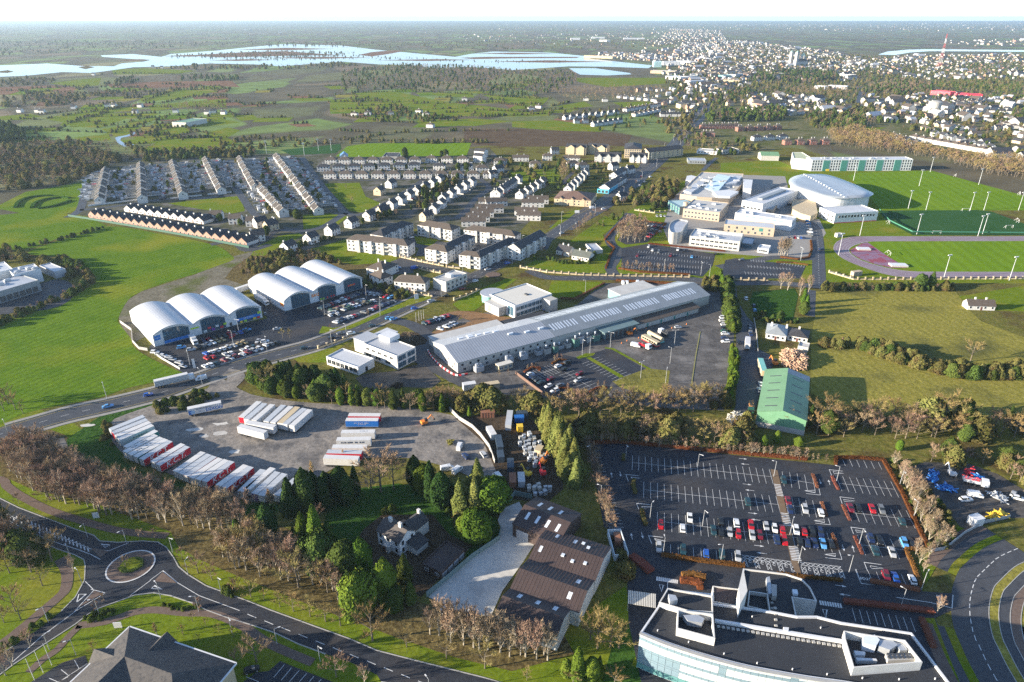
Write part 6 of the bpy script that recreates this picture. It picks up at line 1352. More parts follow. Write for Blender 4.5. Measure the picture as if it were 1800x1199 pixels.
car(pt('J',957,300,.5),2.4,'white','white van nearest the factory annex','van');car(pt('J',1035,275,.5),.4,'white','white van at the corner of the factory annex','van')
cars('K','200 278 white 245 318 navy 250 345 sky 222 440 black 225 462 grey 228 485 navy 158 532 black 285 770 white 277 805 silver',1.45,'along the green shed road','cars along the shed road')
hm=hdg('X','120 729 200 711')
for k,x,y,cl_,kd,h,lb in (('H',760,1098,'sky','saloon',hm,'light blue car driving along the main road at left'),('H',1043,1017,'blue','hatchback',hm,'blue car driving behind the livestock lorry'),('H',1415,905,'white','van',hm+math.pi,'white van meeting the livestock lorry'),('c',570,617,'teal','hatchback',.55,'dark teal car on the main road beside the retail exit'),('c',235,698,'grey','saloon',.5,'grey car leaving the retail park'),('c',345,697,'white','suv',.5,'white car on the main road by the teal office'),('c',140,742,'black','saloon',.5,'black car on the main road by the offices'),('I',540,688,'teal','hatchback',.5,'teal car on the main road below the retail verge'),('c',740,537,'sky','hatchback',.55,'light blue car waiting at the office junction'),('c',792,545,'sky','suv',.55,'second light blue car at the office junction'),('c',1010,432,'blue','hatchback',.55,'blue car on the main road near the verge sign'),('c',1185,357,'silver','suv',.6,'silver tall car on the main road'),('c',1340,300,'black','saloon',.6,'black car on the main road by the large white house'),('c',1515,226,'wine','saloon',.6,'dark red car on the main road near the flats'),('b',1750,797,'blue','suv',.6,'blue tall car turning at the apartment corner'),('b',1545,862,'silver','saloon',.5,'silver car at the mini roundabout'),('b',1415,985,'white','hatchback',.6,'white car nearing the mini roundabout'),('d',765,1080,'silver','hatchback',.6,'silver car on the road below the grass wedge'),('d',930,975,'grey','hatchback',.6,'grey car on the second carriageway'),('d',1090,815,'white','van',.2,'white van on the far roundabout'),('d',1205,825,'white','hatchback',.4,'white car on the far roundabout'),('d',1570,530,'white','hatchback',.75,'white car climbing the main road'),('d',1640,540,'silver','hatchback',.75,'silver car beside the climbing white one'),('d',1590,580,'white','suv',.75,'white tall car on the far main road'),('d',1700,485,'white','hatchback',.75,'farthest white car on the main road'),('d',1610,480,'wine','hatchback',.75,'dark red car turning off the far main road'),('R',170,1112,'black','hatchback',.4,'black car at the corner of the bottom car park'),('R',1545,680,'white','saloon',.7,'white car behind the birches on the concrete yard'),('R',1700,705,'silver','hatchback',.7,'silver car behind the birches on the concrete yard'),('M',1632,425,'white','van',1.4,'white and yellow van on the trailer yard'),('M',1675,490,'navy','suv',2.1,'dark blue pickup on the trailer yard'),('N',200,478,'silver','suv',2.0,'silver car beside the yard wall'),('N',300,635,'white','van',2.1,'white van beside the scrap yard'),('N',340,700,'blue','hatchback',2.1,'blue car beside the scrap yard gate'),('M',1545,578,'white','van',.3,'white van half hidden by the cypress'),('M',1615,590,'white','van',1.0,'second white van behind the cypress'),('W',1430,390,'white','van',-.3,'white van in the contractors yard'),('W',1362,422,'white','suv',.1,'white tall car in the contractors yard'),('W',1720,378,'silver','hatchback',.8,'silver car in the corner of the contractors yard'),('W',1755,412,'white','hatchback',-.5,'white car at the right of the contractors yard'),('b',600,845,'sky','hatchback',.6,'light blue car behind the white houses'),('b',770,850,'blue','van',.6,'bright blue van by the pillared wall'),('b',740,525,'white','hatchback',.5,'white car between the apartment blocks'),('f',1535,610,'grey','hatchback',2.0,'grey car at the right end of the left retail shed')):
 car(pt(k,x,y,.5),h,cl_,lb,kd)
 # --- trailers and lorries
red_t=mat('trailer_red',(.46,.012,.03),.4,(.52,.02,.04),.4,.4);blue_t=mat('trailer_blue',(.015,.12,.42),.4,(.02,.15,.46),.4,.4);tw=mat('trailer_white',(.66,.65,.63),.5,(.56,.54,.51),.5,.4,detail=6);tg=mat('trailer_grey',(.42,.44,.46),.5,(.5,.52,.54),.5,.4,detail=6);tan_m=mat('trailer_tan',(.52,.40,.24),.6,(.58,.47,.3),.5,.4);tgn=mat('trailer_green',(.02,.20,.16),.5,(.03,.24,.19),.5,.4);tnv=mat('trailer_navy',(.03,.04,.07),.5,(.05,.06,.09),.5,.4)
TP={}
def trailer_base():
 if TP: return TP
 b=MB();b.box(-6.6,6.6,-.5,.5,.75,1.05);b.box(-6.2,-2.2,-1.1,1.1,.6,.8);TP['ch']=b.mesh('chassis',dk)
 w=MB();w.tube((0,-.18,0),(0,.18,0),.5,.5,12);TP['wh']=w.mesh('wheel',rubber)
 l=MB();l.box(-.08,.08,-.08,.08,0,.8);TP['leg']=l.mesh('landing_leg',dk)
 d=MB();d.box(-.05,0,-1.18,-.02,0,2.7);d.box(-.05,0,.02,1.18,0,2.7);d.box(-.09,-.05,-.5,-.44,.1,2.6);d.box(-.09,-.05,.44,.5,.1,2.6);TP['door']=d.mesh('rear_door')
 return TP
def trailer(k,s,side,roof,rear,label,text= None ,group='parked box trailers',tm= None ,flip= False ,roof_text=0):
 """rear end pixel first, front end second, both on the roof centre line"""
 T_=trailer_base();a,b=pts(k,s,4.0);d=b-a;c=(a+b)/2;h=math.atan2(d.y,d.x)
 t=thing('box_trailer',label,'trailer',(c.x,c.y,Z3+.03),h,group)
 m=MB();m.box(-6.8,6.8,-1.25,1.25,1.1,3.9);bo=m.build('box',side,t)
 m=MB();m.box(-6.82,6.82,-1.27,1.27,3.9,4.0);m.build('roof',roof,t)
 m=MB();m.box(-6.86,6.86,-1.29,1.29,1.02,1.12);m.build('side_rail',steel,t)
 link('chassis',T_['ch'],t)
 o=link('rear_door',T_['door'],t,(-6.8,0,1.15));paint_slot(o,rear)
 for x in (-5.4,-4.1,-2.8):
  for y in (-.95,.95):link('wheel',T_['wh'],t,(x,y,.5))
 for y in (-.7,.7):link('landing_leg',T_['leg'],t,(3.6,y,0))
 if text:text_on(bo,text[0],(text[3] if len(text)>3 else 0,-1.262,text[4] if len(text)>4 else 2.5),0,text[1],text[2],sx=1.12,italic=.2 if text[0]=='K.C.T.' else 0.1)
 if roof_text:
  for q,x in enumerate((-2.6,1.4)):scribble(t,(x,0,4.003),0,2.6,1.0,dk,roof_text+q,tilt=0)
 return t,bo
row_g='trailers parked along the grass bank'
seq=[('785 296 1000 210',tg,tg,tg,0),('800 322 1025 232',tw,tg,red_t,0),('822 345 1048 250',tw,tw,tw,0),('842 366 1066 272',tw,tw,tw,2),('882 424 1098 308',tgn,tw,tw,0),('890 452 1085 346',tw,tw,tw,3),('918 474 1130 360',tw,tw,tw,4),('956 490 1164 371',tgn,tw,tw,0),('1002 505 1190 386',red_t,tg,tw,1),('1082 525 1280 407',tw,tw,tw,0),('1118 545 1312 424',red_t,tg,tw,1),('1236 594 1425 462',tw,tw,tw,0),('1272 610 1468 478',tg,tg,tw,0),('1310 624 1505 492',red_t,tg,tw,0),('1348 638 1546 506',tw,tw,tw,0),('1396 650 1588 517',tw,tw,tw,0),('1442 662 1626 528',red_t,tg,tw,1),('1542 690 1722 556',tw,tw,tw,0),('1582 706 1762 566',red_t,tg,tw,1),('1692 736 1848 584',tnv,tg,tw,0),('1755 706 1905 582',tw,tw,tw,0),('1795 746 1945 606',tw,tg,mat('violet_door',(.12,.05,.2),.5),0),('1838 762 1998 614',tg,tg,tw,0),('1962 748 2104 628',tw,tg,tw,0)]
for i,(s,sd_,rf,re,sp) in enumerate(seq):
 lb='red box trailer with big white letters, %s from left in the bank row' if sp==1 else '%s box trailer parked tail-on to the grass bank, %%s from left'%('white' if sd_ is tw else 'grey' if sd_ is tg else 'dark green' if sd_ is tgn else 'red' if sd_ is red_t else 'dark blue')
 t,bo=trailer('L',s,sd_,rf,re,lb%nth(i),('K.C.T.',3.1,whp) if sp==1 else None ,row_g,roof_text=50+i*2 if sp in (3,4) else 0)
 if sp==2:scribble(bo,(1,-1.262,2.6),0,6,.5,tnv,9)
g_m='trailers grouped on the middle of the yard'
for i,(s,sd_,rf,re) in enumerate((('103 208 214 110',tw,tw,red_t),('138 224 256 122',tw,tg,tw),('188 234 314 126',tw,tw,tw),('274 240 390 132',tg,tg,tw),('324 246 440 142',tw,tw,tw),('374 250 486 147',tw,tan_m,tw),('412 256 532 160',tg,tg,tw),('456 270 575 164',tw,tw,tw),('128 246 336 280',tw,tw,tw),('72 270 276 322',tw,tw,tw))):
 trailer('M',s,sd_,rf,re,'%s box trailer in the middle of the gravel yard, %s from left'%({0:'red-tailed white',5:'tan-roofed white'}.get(i,'weathered white'),nth(i)),None ,g_m)
g_r='trailers beside the tall bare tree'
for i,(s,sd_,rf,lb) in enumerate((('850 196 1076 198',red_t,tw,'red box trailer with white roof behind the blue one'),('830 230 1062 230',blue_t,tw,'blue box trailer with white lettering and white roof'),('800 316 1036 312',tw,tw,'white trailer below the blue one, farthest of its stack'),('766 368 1010 362',tw,tw,'white trailer with dark lettering, second of its stack'),('742 420 976 420',tw,tw,'white trailer behind the pale poplar, third of its stack'),('714 455 930 460',red_t,tg,'grey-roofed red trailer behind the evergreens'),('700 492 900 500',tw,tw,'white trailer nearest the evergreens'))):
 t,bo=trailer('M',s,sd_,rf,tw,lb,None ,g_r)
 if i==1:scribble(bo,(0,-1.262,2.9),0,6.2,.5,whp,12);scribble(bo,(0,-1.262,2.2),0,3.4,.3,whp,13)
 if i==3:scribble(bo,(0,-1.262,2.9),0,10,.7,tnv,14)
 if i==2:scribble(t,(2.2,0,4.003),0,4,1.1,tg,15,tilt=0)
t,bo=trailer('L','1318 152 1552 104',tw,tw,tw,'white box trailer with blue lettering and blue globe emblem by the yard entrance',('DIXON',1.9,blue_t,3.7,2.1),None )
scribble(bo,(-.3,-1.262,3.35),0,6.5,.6,tnv,16);scribble(bo,(-1.6,-1.262,2.0),0,2.2,.9,tg,17)
m=MB();m.box(-6.6,-5.2,-1.27,-1.252,1.2,3.0);m.build('blue_panel',blue_t,bo)
m=MB();n_=24
m.add([(-5.0+.85*math.cos(2*math.pi*i/n_),-1.272,2.1+.85*math.sin(2*math.pi*i/n_)) for i in range(n_)],[tuple(range(n_))]);m.build('globe_emblem',mat('pale_blue',(.45,.65,.8),.5),bo)
m=MB()
for q in (-.45,0,.45):m.box(-5.8,-4.2,-1.282,-1.275,2.08+q,2.13+q);m.box(-5.03+q,-4.97+q,-1.283,-1.276,1.35,2.85)
tag(m.build('globe_line',blue_t,bo),kind='stuff')
def lorry(p,h,cabm,boxm,L,label,slats=0,load= None ,name='lorry'):
 t=thing(name,label,'lorry',(p.x,p.y,Z3+.03),h)
 m=MB();m.box(L/2-2.2,L/2,-1.2,1.2,.6,3.0);m.add([(L/2,-1.2,1.0),(L/2+.35,-1.1,1.0),(L/2+.35,1.1,1.0),(L/2,1.2,1.0),(L/2,-1.2,2.9),(L/2,1.2,2.9)],[(0,1,2,3)[::-1],(1,2,5,4),(0,1,4),(2,3,5)]);m.build('cab',cabm,t)
 m=MB();m.box(L/2+.02,L/2+.24,-1.0,1.0,1.75,2.7);m.build('windscreen',glass,t)
 m=MB();m.box(-L/2,L/2-2.4,-1.25,1.25,1.15,3.95 if load is None else 2.2);bx=m.build('body',boxm,t)
 if slats:
  for z in range(slats):m=MB();m.box(-L/2+.2,L/2-2.6,-1.28,1.28,1.6+z*.75,1.75+z*.75);m.build('vent_slat',dk,bx)
 if load is not None :
  rl=random.Random(4);m=MB()
  for i in range(40):x,y,z=rl.uniform(-L/2+.3,L/2-2.9),rl.uniform(-1,1),rl.uniform(2.0,2.7);m.tube((x,y,z),(x+rl.uniform(-1,1),y+rl.uniform(-.5,.5),z+rl.uniform(-.2,.3)),.15,.12,5)
  tag(m.build('load',load,t),kind='stuff')
 m=MB();m.box(-L/2,L/2-.2,-.5,.5,.7,1.1);m.build('chassis',dk,t)
 for x in (-L/2+1.2,-L/2+2.5,-L/2+3.8,L/2-1.2):
  for y in (-1.0,1.0):link('wheel',trailer_base()['wh'],t,(x,y,.5))
 return t
lorry(pt('H',1232,938),hm+.04,PAINT['white'],tw,17,'long white livestock lorry with dark side slats on the main road',3)
lorry(pt('I',243,370),hdg('I','190 330 290 390'),PAINT['white'],tw,15,'white articulated lorry between the two retail sheds')
trailer('I','78 262 168 232',tw,tw,tw,'white trailer standing behind the right retail shed',None ,None )
lorry(pt('f',790,925),-.9,PAINT['white'],tw,7.5,'white box lorry in the left retail car park')
lorry(pt('K',206,552),hdg('K','203 600 206 500'),PAINT['blue'],tw,12,'blue-cabbed lorry on the green shed road')
lorry(pt('K',226,920),hdg('K','226 900 224 960'),PAINT['green'],dk,9,'green-cabbed lorry with orange load beside the green shed',load=mat('orange_load',(.5,.2,.06),.8,(.6,.3,.1),.8,.5))
t,bo=trailer('K','310 700 282 615',tan_m,teal,tan_m,'pink-sided trailer with teal roof sheet beside the wood pile',None ,None )
lorry(pt('W',1425,310),-.45,PAINT['white'],tg,8,'white flatbed lorry with load in the contractors yard',load=red_p)
def bus(p,h,m1,stripe,label,tanker= False ):
 t=thing('tanker' if tanker else 'bus',label,'tanker' if tanker else 'bus',(p.x,p.y,Z3+.03),h);m=MB()
 if tanker:m.tube((-5.5,0,2.2),(5.5,0,2.2),1.25,1.25,16)
 else :m.box(-5.8,5.8,-1.25,1.25,.5,3.1)
 m.build('body',m1,t);m=MB();m.box(-5.81,5.81,-1.27,1.27,.5,1.1);m.build('stripe',stripe,t)
 if not tanker:
  for i in range(6):
   for y in (-1.26,1.23):m=MB();m.box(-5.3+i*1.75,-3.8+i*1.75,y,y+.03,1.6,2.6);m.build('window',glass,t)
  m=MB();m.box(5.8,5.83,-1.1,1.1,1.4,2.8);m.build('windscreen',glass,t)
 for x in (-3.6,3.8):
  for y in (-1.05,1.05):link('wheel',trailer_base()['wh'],t,(x,y,.5))
bus(pt('h',860,745),hdg('h','760 690 950 790'),cream,red_p,'cream old bus with red skirt on the worn tarmac');bus(pt('h',910,705),hdg('h','820 640 1000 740'),cream,teal,'cream tanker with teal band beside the old bus',True )
lorry(pt('h',800,790),hdg('h','730 760 840 810'),PAINT['white'],PAINT['red'],7,'red flat lorry with white cab beside the old bus',load=dk)
lorry(pt('h',1000,655),hdg('h','1060 670 980 630'),PAINT['white'],dk,6.5,'white tractor unit with dark chassis on the tarmac',load=dk)
# --- trees and shrubs
bark=mat('bark',(.13,.105,.075),.9,(.19,.155,.11),1.5,.5)
birch_bark=mat('birch_bark',(.30,.26,.20),.8,(.40,.35,.27),1.2,.5)
def leafm(n,a,b,c= None ): return mat(n,a,.75,b,.55,.4,detail=4,rand=.28,col3=c,scale2=.2,spec=0.0)
tw_gold=leafm('twigs_golden',(.235,.175,.072),(.315,.24,.10));tw_brown=leafm('twigs_brown',(.235,.16,.105),(.31,.215,.14));tw_pink=leafm('twigs_pink',(.27,.19,.125),(.35,.25,.165));tw_pale=leafm('twigs_pale',(.42,.30,.14),(.5,.37,.18))
lf_dark=leafm('leaves_dark',(.020,.042,.012),(.042,.072,.018));lf_mid=leafm('leaves_mid',(.042,.066,.015),(.080,.108,.024));lf_lime=leafm('leaves_lime',(.056,.098,.013),(.104,.150,.020),(.036,.066,.012));lf_spr=leafm('needles_spruce',(.10,.115,.028),(.17,.175,.05),(.06,.08,.025));lf_scrub=leafm('leaves_scrub',(.075,.085,.022),(.15,.13,.045),(.10,.07,.03));lf_beech=leafm('leaves_beech',(.10,.038,.015),(.165,.068,.025));lf_rust=leafm('leaves_rust',(.13,.05,.03),(.2,.085,.05))
def twig(b,p,d,l,w,r):
 s=d.cross(Vector((r.uniform(-1,1),r.uniform(-1,1),r.uniform(-1,1))))
 if s.length<1e-3: return
 s=s.normalized()*w;q=p+d*l;o=len(b.v);b.v+=[tuple(p-s),tuple(p+s),tuple(q)];b.f.append([o,o+1,o+2]);b.m.append(0)
def bare_tree(seed,H=10.0,spread=.42,up=.5,narrow=1.0,lim=8,sub=7,tws=15,tl=1.15,tww=.046,low= None ):
 """unit trees 10 m high: trunk with limbs, crown of fine twigs"""
 r=random.Random(seed);t=MB();c=MB();th=H*(low or r.uniform(.22,.3))
 t.tube((0,0,0),(0,0,th),.22,.17,7,cap= False );top=Vector((r.uniform(-.3,.3),r.uniform(-.3,.3),H*.8));t.tube((0,0,th),top,.17,.04,5,cap= False )
 for i in range(lim):
  f=i/lim;z=th*.85+(H*.72-th)*f;base=Vector((top.x*f,top.y*f,z));a=i*2.4+r.uniform(-.4,.4)
  d=Vector((math.cos(a)*narrow,math.sin(a)*narrow,up+.5*f+r.uniform(0,.3))).normalized();l=H*spread*(1.05-.55*f)*r.uniform(.85,1.15);e=base+d*l
  t.tube(base,e,.09*(1.2-f*.6),.025,4,cap= False )
  for j in range(sub):
   g=.3+.7*(j+1)/sub;p=base.lerp(e,g);dd=(d+Vector((r.uniform(-.9,.9),r.uniform(-.9,.9),r.uniform(-.05,.9)))).normalized();l2=l*r.uniform(.28,.5)*(1.25-g*.5);q=p+dd*l2
   t.tube(p,q,.03,.01,3,cap= False )
   for k in range(tws):
    pp=p.lerp(q,r.uniform(.15,1));d3=(dd*.8+Vector((r.uniform(-1,1),r.uniform(-1,1),r.uniform(-.3,1)))).normalized();twig(c,pp,d3,tl*r.uniform(.5,1.2),tww,r)
 for k in range(lim*5):
  p=top*r.uniform(.75,1);twig(c,p,Vector((r.uniform(-.6,.6)*narrow,r.uniform(-.6,.6)*narrow,1)).normalized(),tl*r.uniform(.8,1.6),tww,r)
 return t,c
def leafy(seed,shape,n=3800,ls=.31,core= True ):
 """unit leafy crowns 10 m high; shape(z01, angle, rng) -> radius"""
 r=random.Random(seed);c=MB();t=MB();t.tube((0,0,0),(0,0,6.5),.25,.08,6,cap= False )
 lob=[(r.uniform(0,6.28),r.uniform(.05,.95),r.uniform(.2,.5),r.uniform(.1,.5)) for _ in range(22)]
 def rad(z,a):
  k=1.0
  for la,lz,w,am in lob:
   da=abs((a-la+math.pi)%(2*math.pi)-math.pi);k+=am*math.exp(-(da/w)**2-((z-lz)/.12)**2)
  return shape(z)*k*.76
 for i in range(n):
  z=r.random()**.85;a=r.uniform(0,2*math.pi);R=rad(z,a)*(1.04-.4*r.random()**2);p=Vector((R*math.cos(a),R*math.sin(a),.35+z*9.65+r.uniform(-.15,.15)))
  nrm=Vector((math.cos(a),math.sin(a),.5+r.uniform(-.6,.6)))+Vector((r.uniform(-.7,.7),r.uniform(-.7,.7),r.uniform(-.5,.5)));nrm.normalize();u=nrm.orthogonal().normalized();v=nrm.cross(u);ang=r.uniform(0,6.28);u,v=u*math.cos(ang)+v*math.sin(ang),v*math.cos(ang)-u*math.sin(ang)
  s=ls*r.uniform(.6,1.4);u*=s;v*=s*.6;o=len(c.v);c.v+=[tuple(p-u),tuple(p+v),tuple(p+u*1.1),tuple(p-v)];c.f.append([o,o+1,o+2,o+3]);c.m.append(0)
 if core:
  m_,q=12,8;o=len(c.v)
  for j in range(q+1):
   z=j/q
   for i in range(m_):a=2*math.pi*i/m_;R=max(.02,rad(z,a)*.70);c.v.append((R*math.cos(a),R*math.sin(a),.4+z*9.3))
  for j in range(q):
   for i in range(m_):k=(i+1)%m_;c.f.append([o+j*m_+i,o+j*m_+k,o+(j+1)*m_+k,o+(j+1)*m_+i]);c.m.append(0)
 return t,c
cone= lambda z:2.5*(1-z)**.75*(.55+min(1,z*6)*.45)+.05
colm= lambda z:2.3*max(0,math.sin(math.pi*min(1,.12+z*.9)))**.6+.02
ball= lambda z:3.6*max(.0,1-(2*z-.9)**2)**.5+.1 if abs(2*z-.9)<1 else .1
dome= lambda z:6.2*max(.01,1-z*z)**.5
spir= lambda z:2.9*(1-z)**.9+.05
TREE={}
def reg(kind,builds,bm_,cm,name,cat,lod):
 TREE[kind]=dict(v=[(t.mesh('trunk',bm_),c.mesh('crown',cm)) for t,c in builds],name=name,cat=cat,pts=[],lod=lod,cm=cm)
bt= lambda s,**k:bare_tree(s,**k)
reg('bare',[bt(1),bt(2,spread=.5),bt(3,up=.7),bt(4,spread=.48,lim=8)],bark,tw_gold,'bare_tree','tree',1)
reg('brown',[bt(5),bt(6,spread=.5),bt(7,up=.65)],bark,tw_brown,'bare_tree','tree',1)
reg('birch',[bt(8,spread=.42,up=1.9,lim=11,sub=6,tl=.9,tws=12,tww=.04,low=.1),bt(9,spread=.45,up=1.7,lim=11,sub=6,tl=.9,tws=12,tww=.04,low=.14),bt(10,spread=.4,up=2.2,lim=11,sub=6,tl=1.0,tws=12,tww=.04,low=.12)],birch_bark,tw_pink,'birch_tree','tree',1)
reg('poplar',[bt(11,spread=.16,up=1.5,lim=12,sub=5,tws=10,tl=1.0)],birch_bark,tw_pale,'poplar_tree','tree',1)
reg('cypress',[leafy(21,colm),leafy(22,colm),leafy(23,cone)],bark,lf_dark,'cypress_tree','tree',2)
reg('evergreen',[leafy(24,ball),leafy(25,cone),leafy(26,ball)],bark,lf_mid,'evergreen_tree','tree',2)
reg('lime',[leafy(27,ball),leafy(28,colm),leafy(29,cone)],bark,lf_lime,'evergreen_tree','tree',2)
reg('spruce',[leafy(30,spir,3200,.3),leafy(31,spir,3200,.3)],bark,lf_spr,'spruce_tree','tree',2)
reg('shrub',[leafy(32,dome,900,.7),leafy(33,dome,900,.7)],bark,lf_scrub,'shrub','shrub',3)
reg('green_shrub',[leafy(34,dome,900,.7),leafy(35,dome,900,.7)],bark,lf_mid,'shrub','shrub',3)
tr=random.Random(5)
def plant(kind,p,h,label):TREE[kind]['pts'].append((p.x,p.y,h*(tr.uniform(.55,1.3) if 'shrub' in kind else tr.uniform(.8,1.2)),tr.uniform(0,6.28),label))
def area(kinds,k,s,sp,h,label):
 for p in fill(pts(k,s),sp,tr):plant(kinds[tr.randrange(len(kinds))],p,h,label)
def along(kinds,k,s,sp,h,label,rows=1,gap=3.0):
 ln=pts(k,s)
 for q in range(rows):
  for p,d in walk(ln,sp,q*sp*.5):
   n=Vector((-d.y,d.x,0));plant(kinds[tr.randrange(len(kinds))],p+n*(q*gap+tr.uniform(-.25,.25)*sp)+d*tr.uniform(-.3,.3)*sp,h,label)
def spots(kind,k,s,label):
 v=[float(x) for x in s.split()]
 for i in range(0,len(v),3):plant(kind,pt(k,v[i],v[i+1]),v[i+2],label)
l_belt='bare pinkish birch in the dense roadside belt left of the farmhouse'
area(['birch','birch','brown'],'L','30 560 160 470 330 470 640 660 900 760 1300 870 1760 960 1760 1040 1500 1010 1100 960 700 905 300 790',2.7,12.5,l_belt)
area(['birch','birch','bare'],'R','-40 300 200 260 420 370 560 440 760 560 800 620 640 590 400 500 150 440 -60 420',2.9,12,l_belt)
area(['brown'],'L','20 520 120 440 330 400 420 470 300 520 150 560',4.2,10,'brown bare tree at the upper end of the roadside belt')
l_row='bare birch in the row before the brown warehouse'
along(['birch'],'S','-180 850 0 915 150 955 300 990 450 1015 560 1035 660 1060',2.6,12,l_row,2,2.4)
spots('bare','R','65 560 7 165 600 6 260 625 6 370 668 7 465 700 8 582 735 8 690 772 8 795 802 9 1260 950 9 1540 1030 7','small bare tree on the verge above the near road')
spots('bare','S','210 1100 8 505 1185 6 830 1200 6 1120 1215 6','small bare tree on the verge below the birch row')
spots('bare','R','1020 905 15','broad bare tree beside the tall bright evergreens')
spots('brown','R','205 1055 9 60 1080 6 765 1160 9','reddish bare tree beside the bottom car park')
spots('birch','R','965 1205 8','slender pink birch at the bottom edge')
spots('brown','Q','1285 335 6 1395 430 7 1492 480 7 1650 555 6 985 195 5 1095 195 5 1410 690 5 135 -60 6','small bare tree beside the near roundabout')
spots('brown','Q','885 395 6','bushy bare tree on the roundabout island');spots('birch','Q','520 420 8 330 190 6 195 140 6','pink bare tree left of the roundabout')
spots('brown','Q','690 700 5 735 640 4','small bare tree on the lower splitter verge');spots('poplar','Q','1105 865 6','pale bare tree beside the slate roof');spots('bare','Q','660 985 5','bare tree left of the slate roof')
spots('bare','Q','1355 770 4 1450 805 4 1540 842 4 1642 880 4 1400 912 4 1288 865 4','young bare tree on the lawn beside the slate roof')
spots('bare','Q','110 700 9 300 520 6 30 780 8 150 760 7','bare tree on the grass at the left edge');spots('birch','Q','215 950 8 90 1080 8 40 1150 8','pink bare tree near the flagpoles')
area(['brown','evergreen','bare'],'Q','-120 60 60 130 230 200 390 300 400 400 200 430 -120 440',4.6,10,'tree in the wood left of the roundabout')
area(['green_shrub'],'Q','560 740 800 690 830 720 600 790',1.6,1.6,'clipped green shrub below the roundabout');area(['green_shrub'],'Q','1130 650 1380 660 1430 690 1150 700',1.6,1.4,'clipped green shrub beside the near road')
area(['green_shrub'],'Q','270 780 380 720 390 740 300 800 100 930 0 1000 -20 960',2,1.5,'shrub along the left path');area(['green_shrub'],'Q','1540 540 1600 520 1700 600 1640 620',2,2,'dark shrub under the birches')
spots('cypress','M','1322 700 14 1432 790 14 1512 850 15 800 790 15 700 790 13 905 760 11 560 880 16 450 900 14 620 840 13 300 1085 13 240 1060 11 680 860 12 850 830 12','dark cypress in the ring around the farmhouse')
spots('lime','M','1390 745 13 550 1155 15 640 1160 16 720 1150 14','bright evergreen standing above the farmhouse lawn');spots('spruce','M','1640 900 16 1740 900 17 1760 760 17','pale green spruce beside the yard vans')
spots('lime','N','150 1085 15 220 1100 13 275 870 13 80 1060 12','bright evergreen beside the concrete yard')
spots('evergreen','R','480 250 8 660 420 15 840 470 14 1250 500 13 1290 640 10 1180 690 11','dark evergreen left of the farmhouse drive');spots('lime','R','690 430 15 960 470 18 1120 640 17 870 690 16 930 720 14','tall bright evergreen beside the farmhouse drive')
spots('lime','S','860 1180 10 960 1180 10 780 1160 8 1010 1150 8','bright evergreen at the end of the birch row')
spots('brown','M','1080 740 17 1170 720 15 1010 720 12 640 960 10','large bare tree between the farmhouse and trailer yard');spots('poplar','M','600 650 10 310 880 10 150 1020 9 815 520 8','pale narrow poplar behind the trailers');spots('lime','M','65 1020 5 1600 900 4','low bright shrub tree by the belt')
area(['green_shrub','shrub'],'M','1530 880 1640 900 1700 1000 1640 1010',2.2,2.4,'shrub on the shaded lawn');area(['green_shrub'],'M','1080 870 1160 840 1180 880 1090 900',2,2.5,'shrub behind the farmhouse');area(['shrub'],'L','690 270 770 250 790 420 730 380',2.2,2,'shrub on the grass bank');area(['shrub','green_shrub'],'L','1050 130 1380 60 1560 50 1400 150 1120 190',3,3,'shrub along the bank above the yard');spots('evergreen','L','190 380 5 80 470 6','dark rounded evergreen beside the main road')
l_ev='evergreen in the belt above the trailer yard'
area(['evergreen','cypress','evergreen'],'I','180 960 220 870 480 890 760 960 860 1010 840 1040 450 1030',4.2,10,l_ev)
along(['evergreen','brown','bare','evergreen','lime'],'I','230 985 450 1040 650 1062 900 1090 1100 1105 1300 1120 1560 1130',4.2,8.5,l_ev,2,3.5)
spots('bare','I','285 1000 17','tall bare tree at the end of the evergreen belt');spots('lime','I','1700 1170 6 920 1070 9 1060 1090 9','bright evergreen at the yard corner')
l_fb='bare golden tree in the belt between factory and car parks'
along(['bare','brown','shrub'],'N','-140 130 30 165 200 160 400 160 580 190',4.2,8.5,l_fb,2,4);along(['bare','bare','brown'],'N','690 205 900 195 1200 205 1500 190 1700 170 1900 130',3.6,10.5,l_fb,2,5)
along(['bare','brown','bare','shrub'],'N','830 390 1000 355 1250 360 1500 372 1798 395 2100 430',3.6,8.5,l_fb,2,4.5)
area(['bare','bare','brown','bare','shrub','bare','evergreen','brown'],'K','-40 1010 240 1010 560 1060 800 1080 1200 1100 1900 1120 1900 985 1500 980 1250 985 950 960 700 985 520 1000',5.0,9.5,'bare tree in the broad belt above the main car park')
area(['bare','brown','shrub','evergreen'],'O','1250 150 1400 150 1600 130 1800 200 1900 330 1800 300 1620 180 1400 168',5,8,'tree behind the contractors yard')
spots('bare','K','640 1010 16 930 1000 14 1330 1010 16 1420 1010 14','large spreading bare tree beside the pasture')
spots('lime','K','300 1130 6 375 1110 6 500 1130 5 1080 1150 5','small bright evergreen in the broad belt')
along(['spruce'],'o','465 330 545 470 610 600 665 720 700 830 720 930',3.6,14,'yellow-green spruce in the line beside the scrap yard',2,2.6)
l_h='shrub in the thick hedge across the pasture'
along(['shrub','bare','shrub','green_shrub'],'K','840 560 1000 620 1200 680 1450 735 1650 745 1850 720',3.0,5.5,l_h,3,3.2);along(['shrub','brown'],'K','620 545 700 560 800 560',3.4,4.5,l_h,2,2.5);spots('bare','K','1490 640 11','broad bare tree in the pasture hedge')
along(['shrub','brown','green_shrub'],'G','400 1040 600 1045 800 1040 1000 1045 1300 1040',3.6,4.5,'shrub in the hedge below the running track',2,2.5);spots('evergreen','G','1060 1030 9 1140 1030 10','dark evergreen in the hedge below the track')
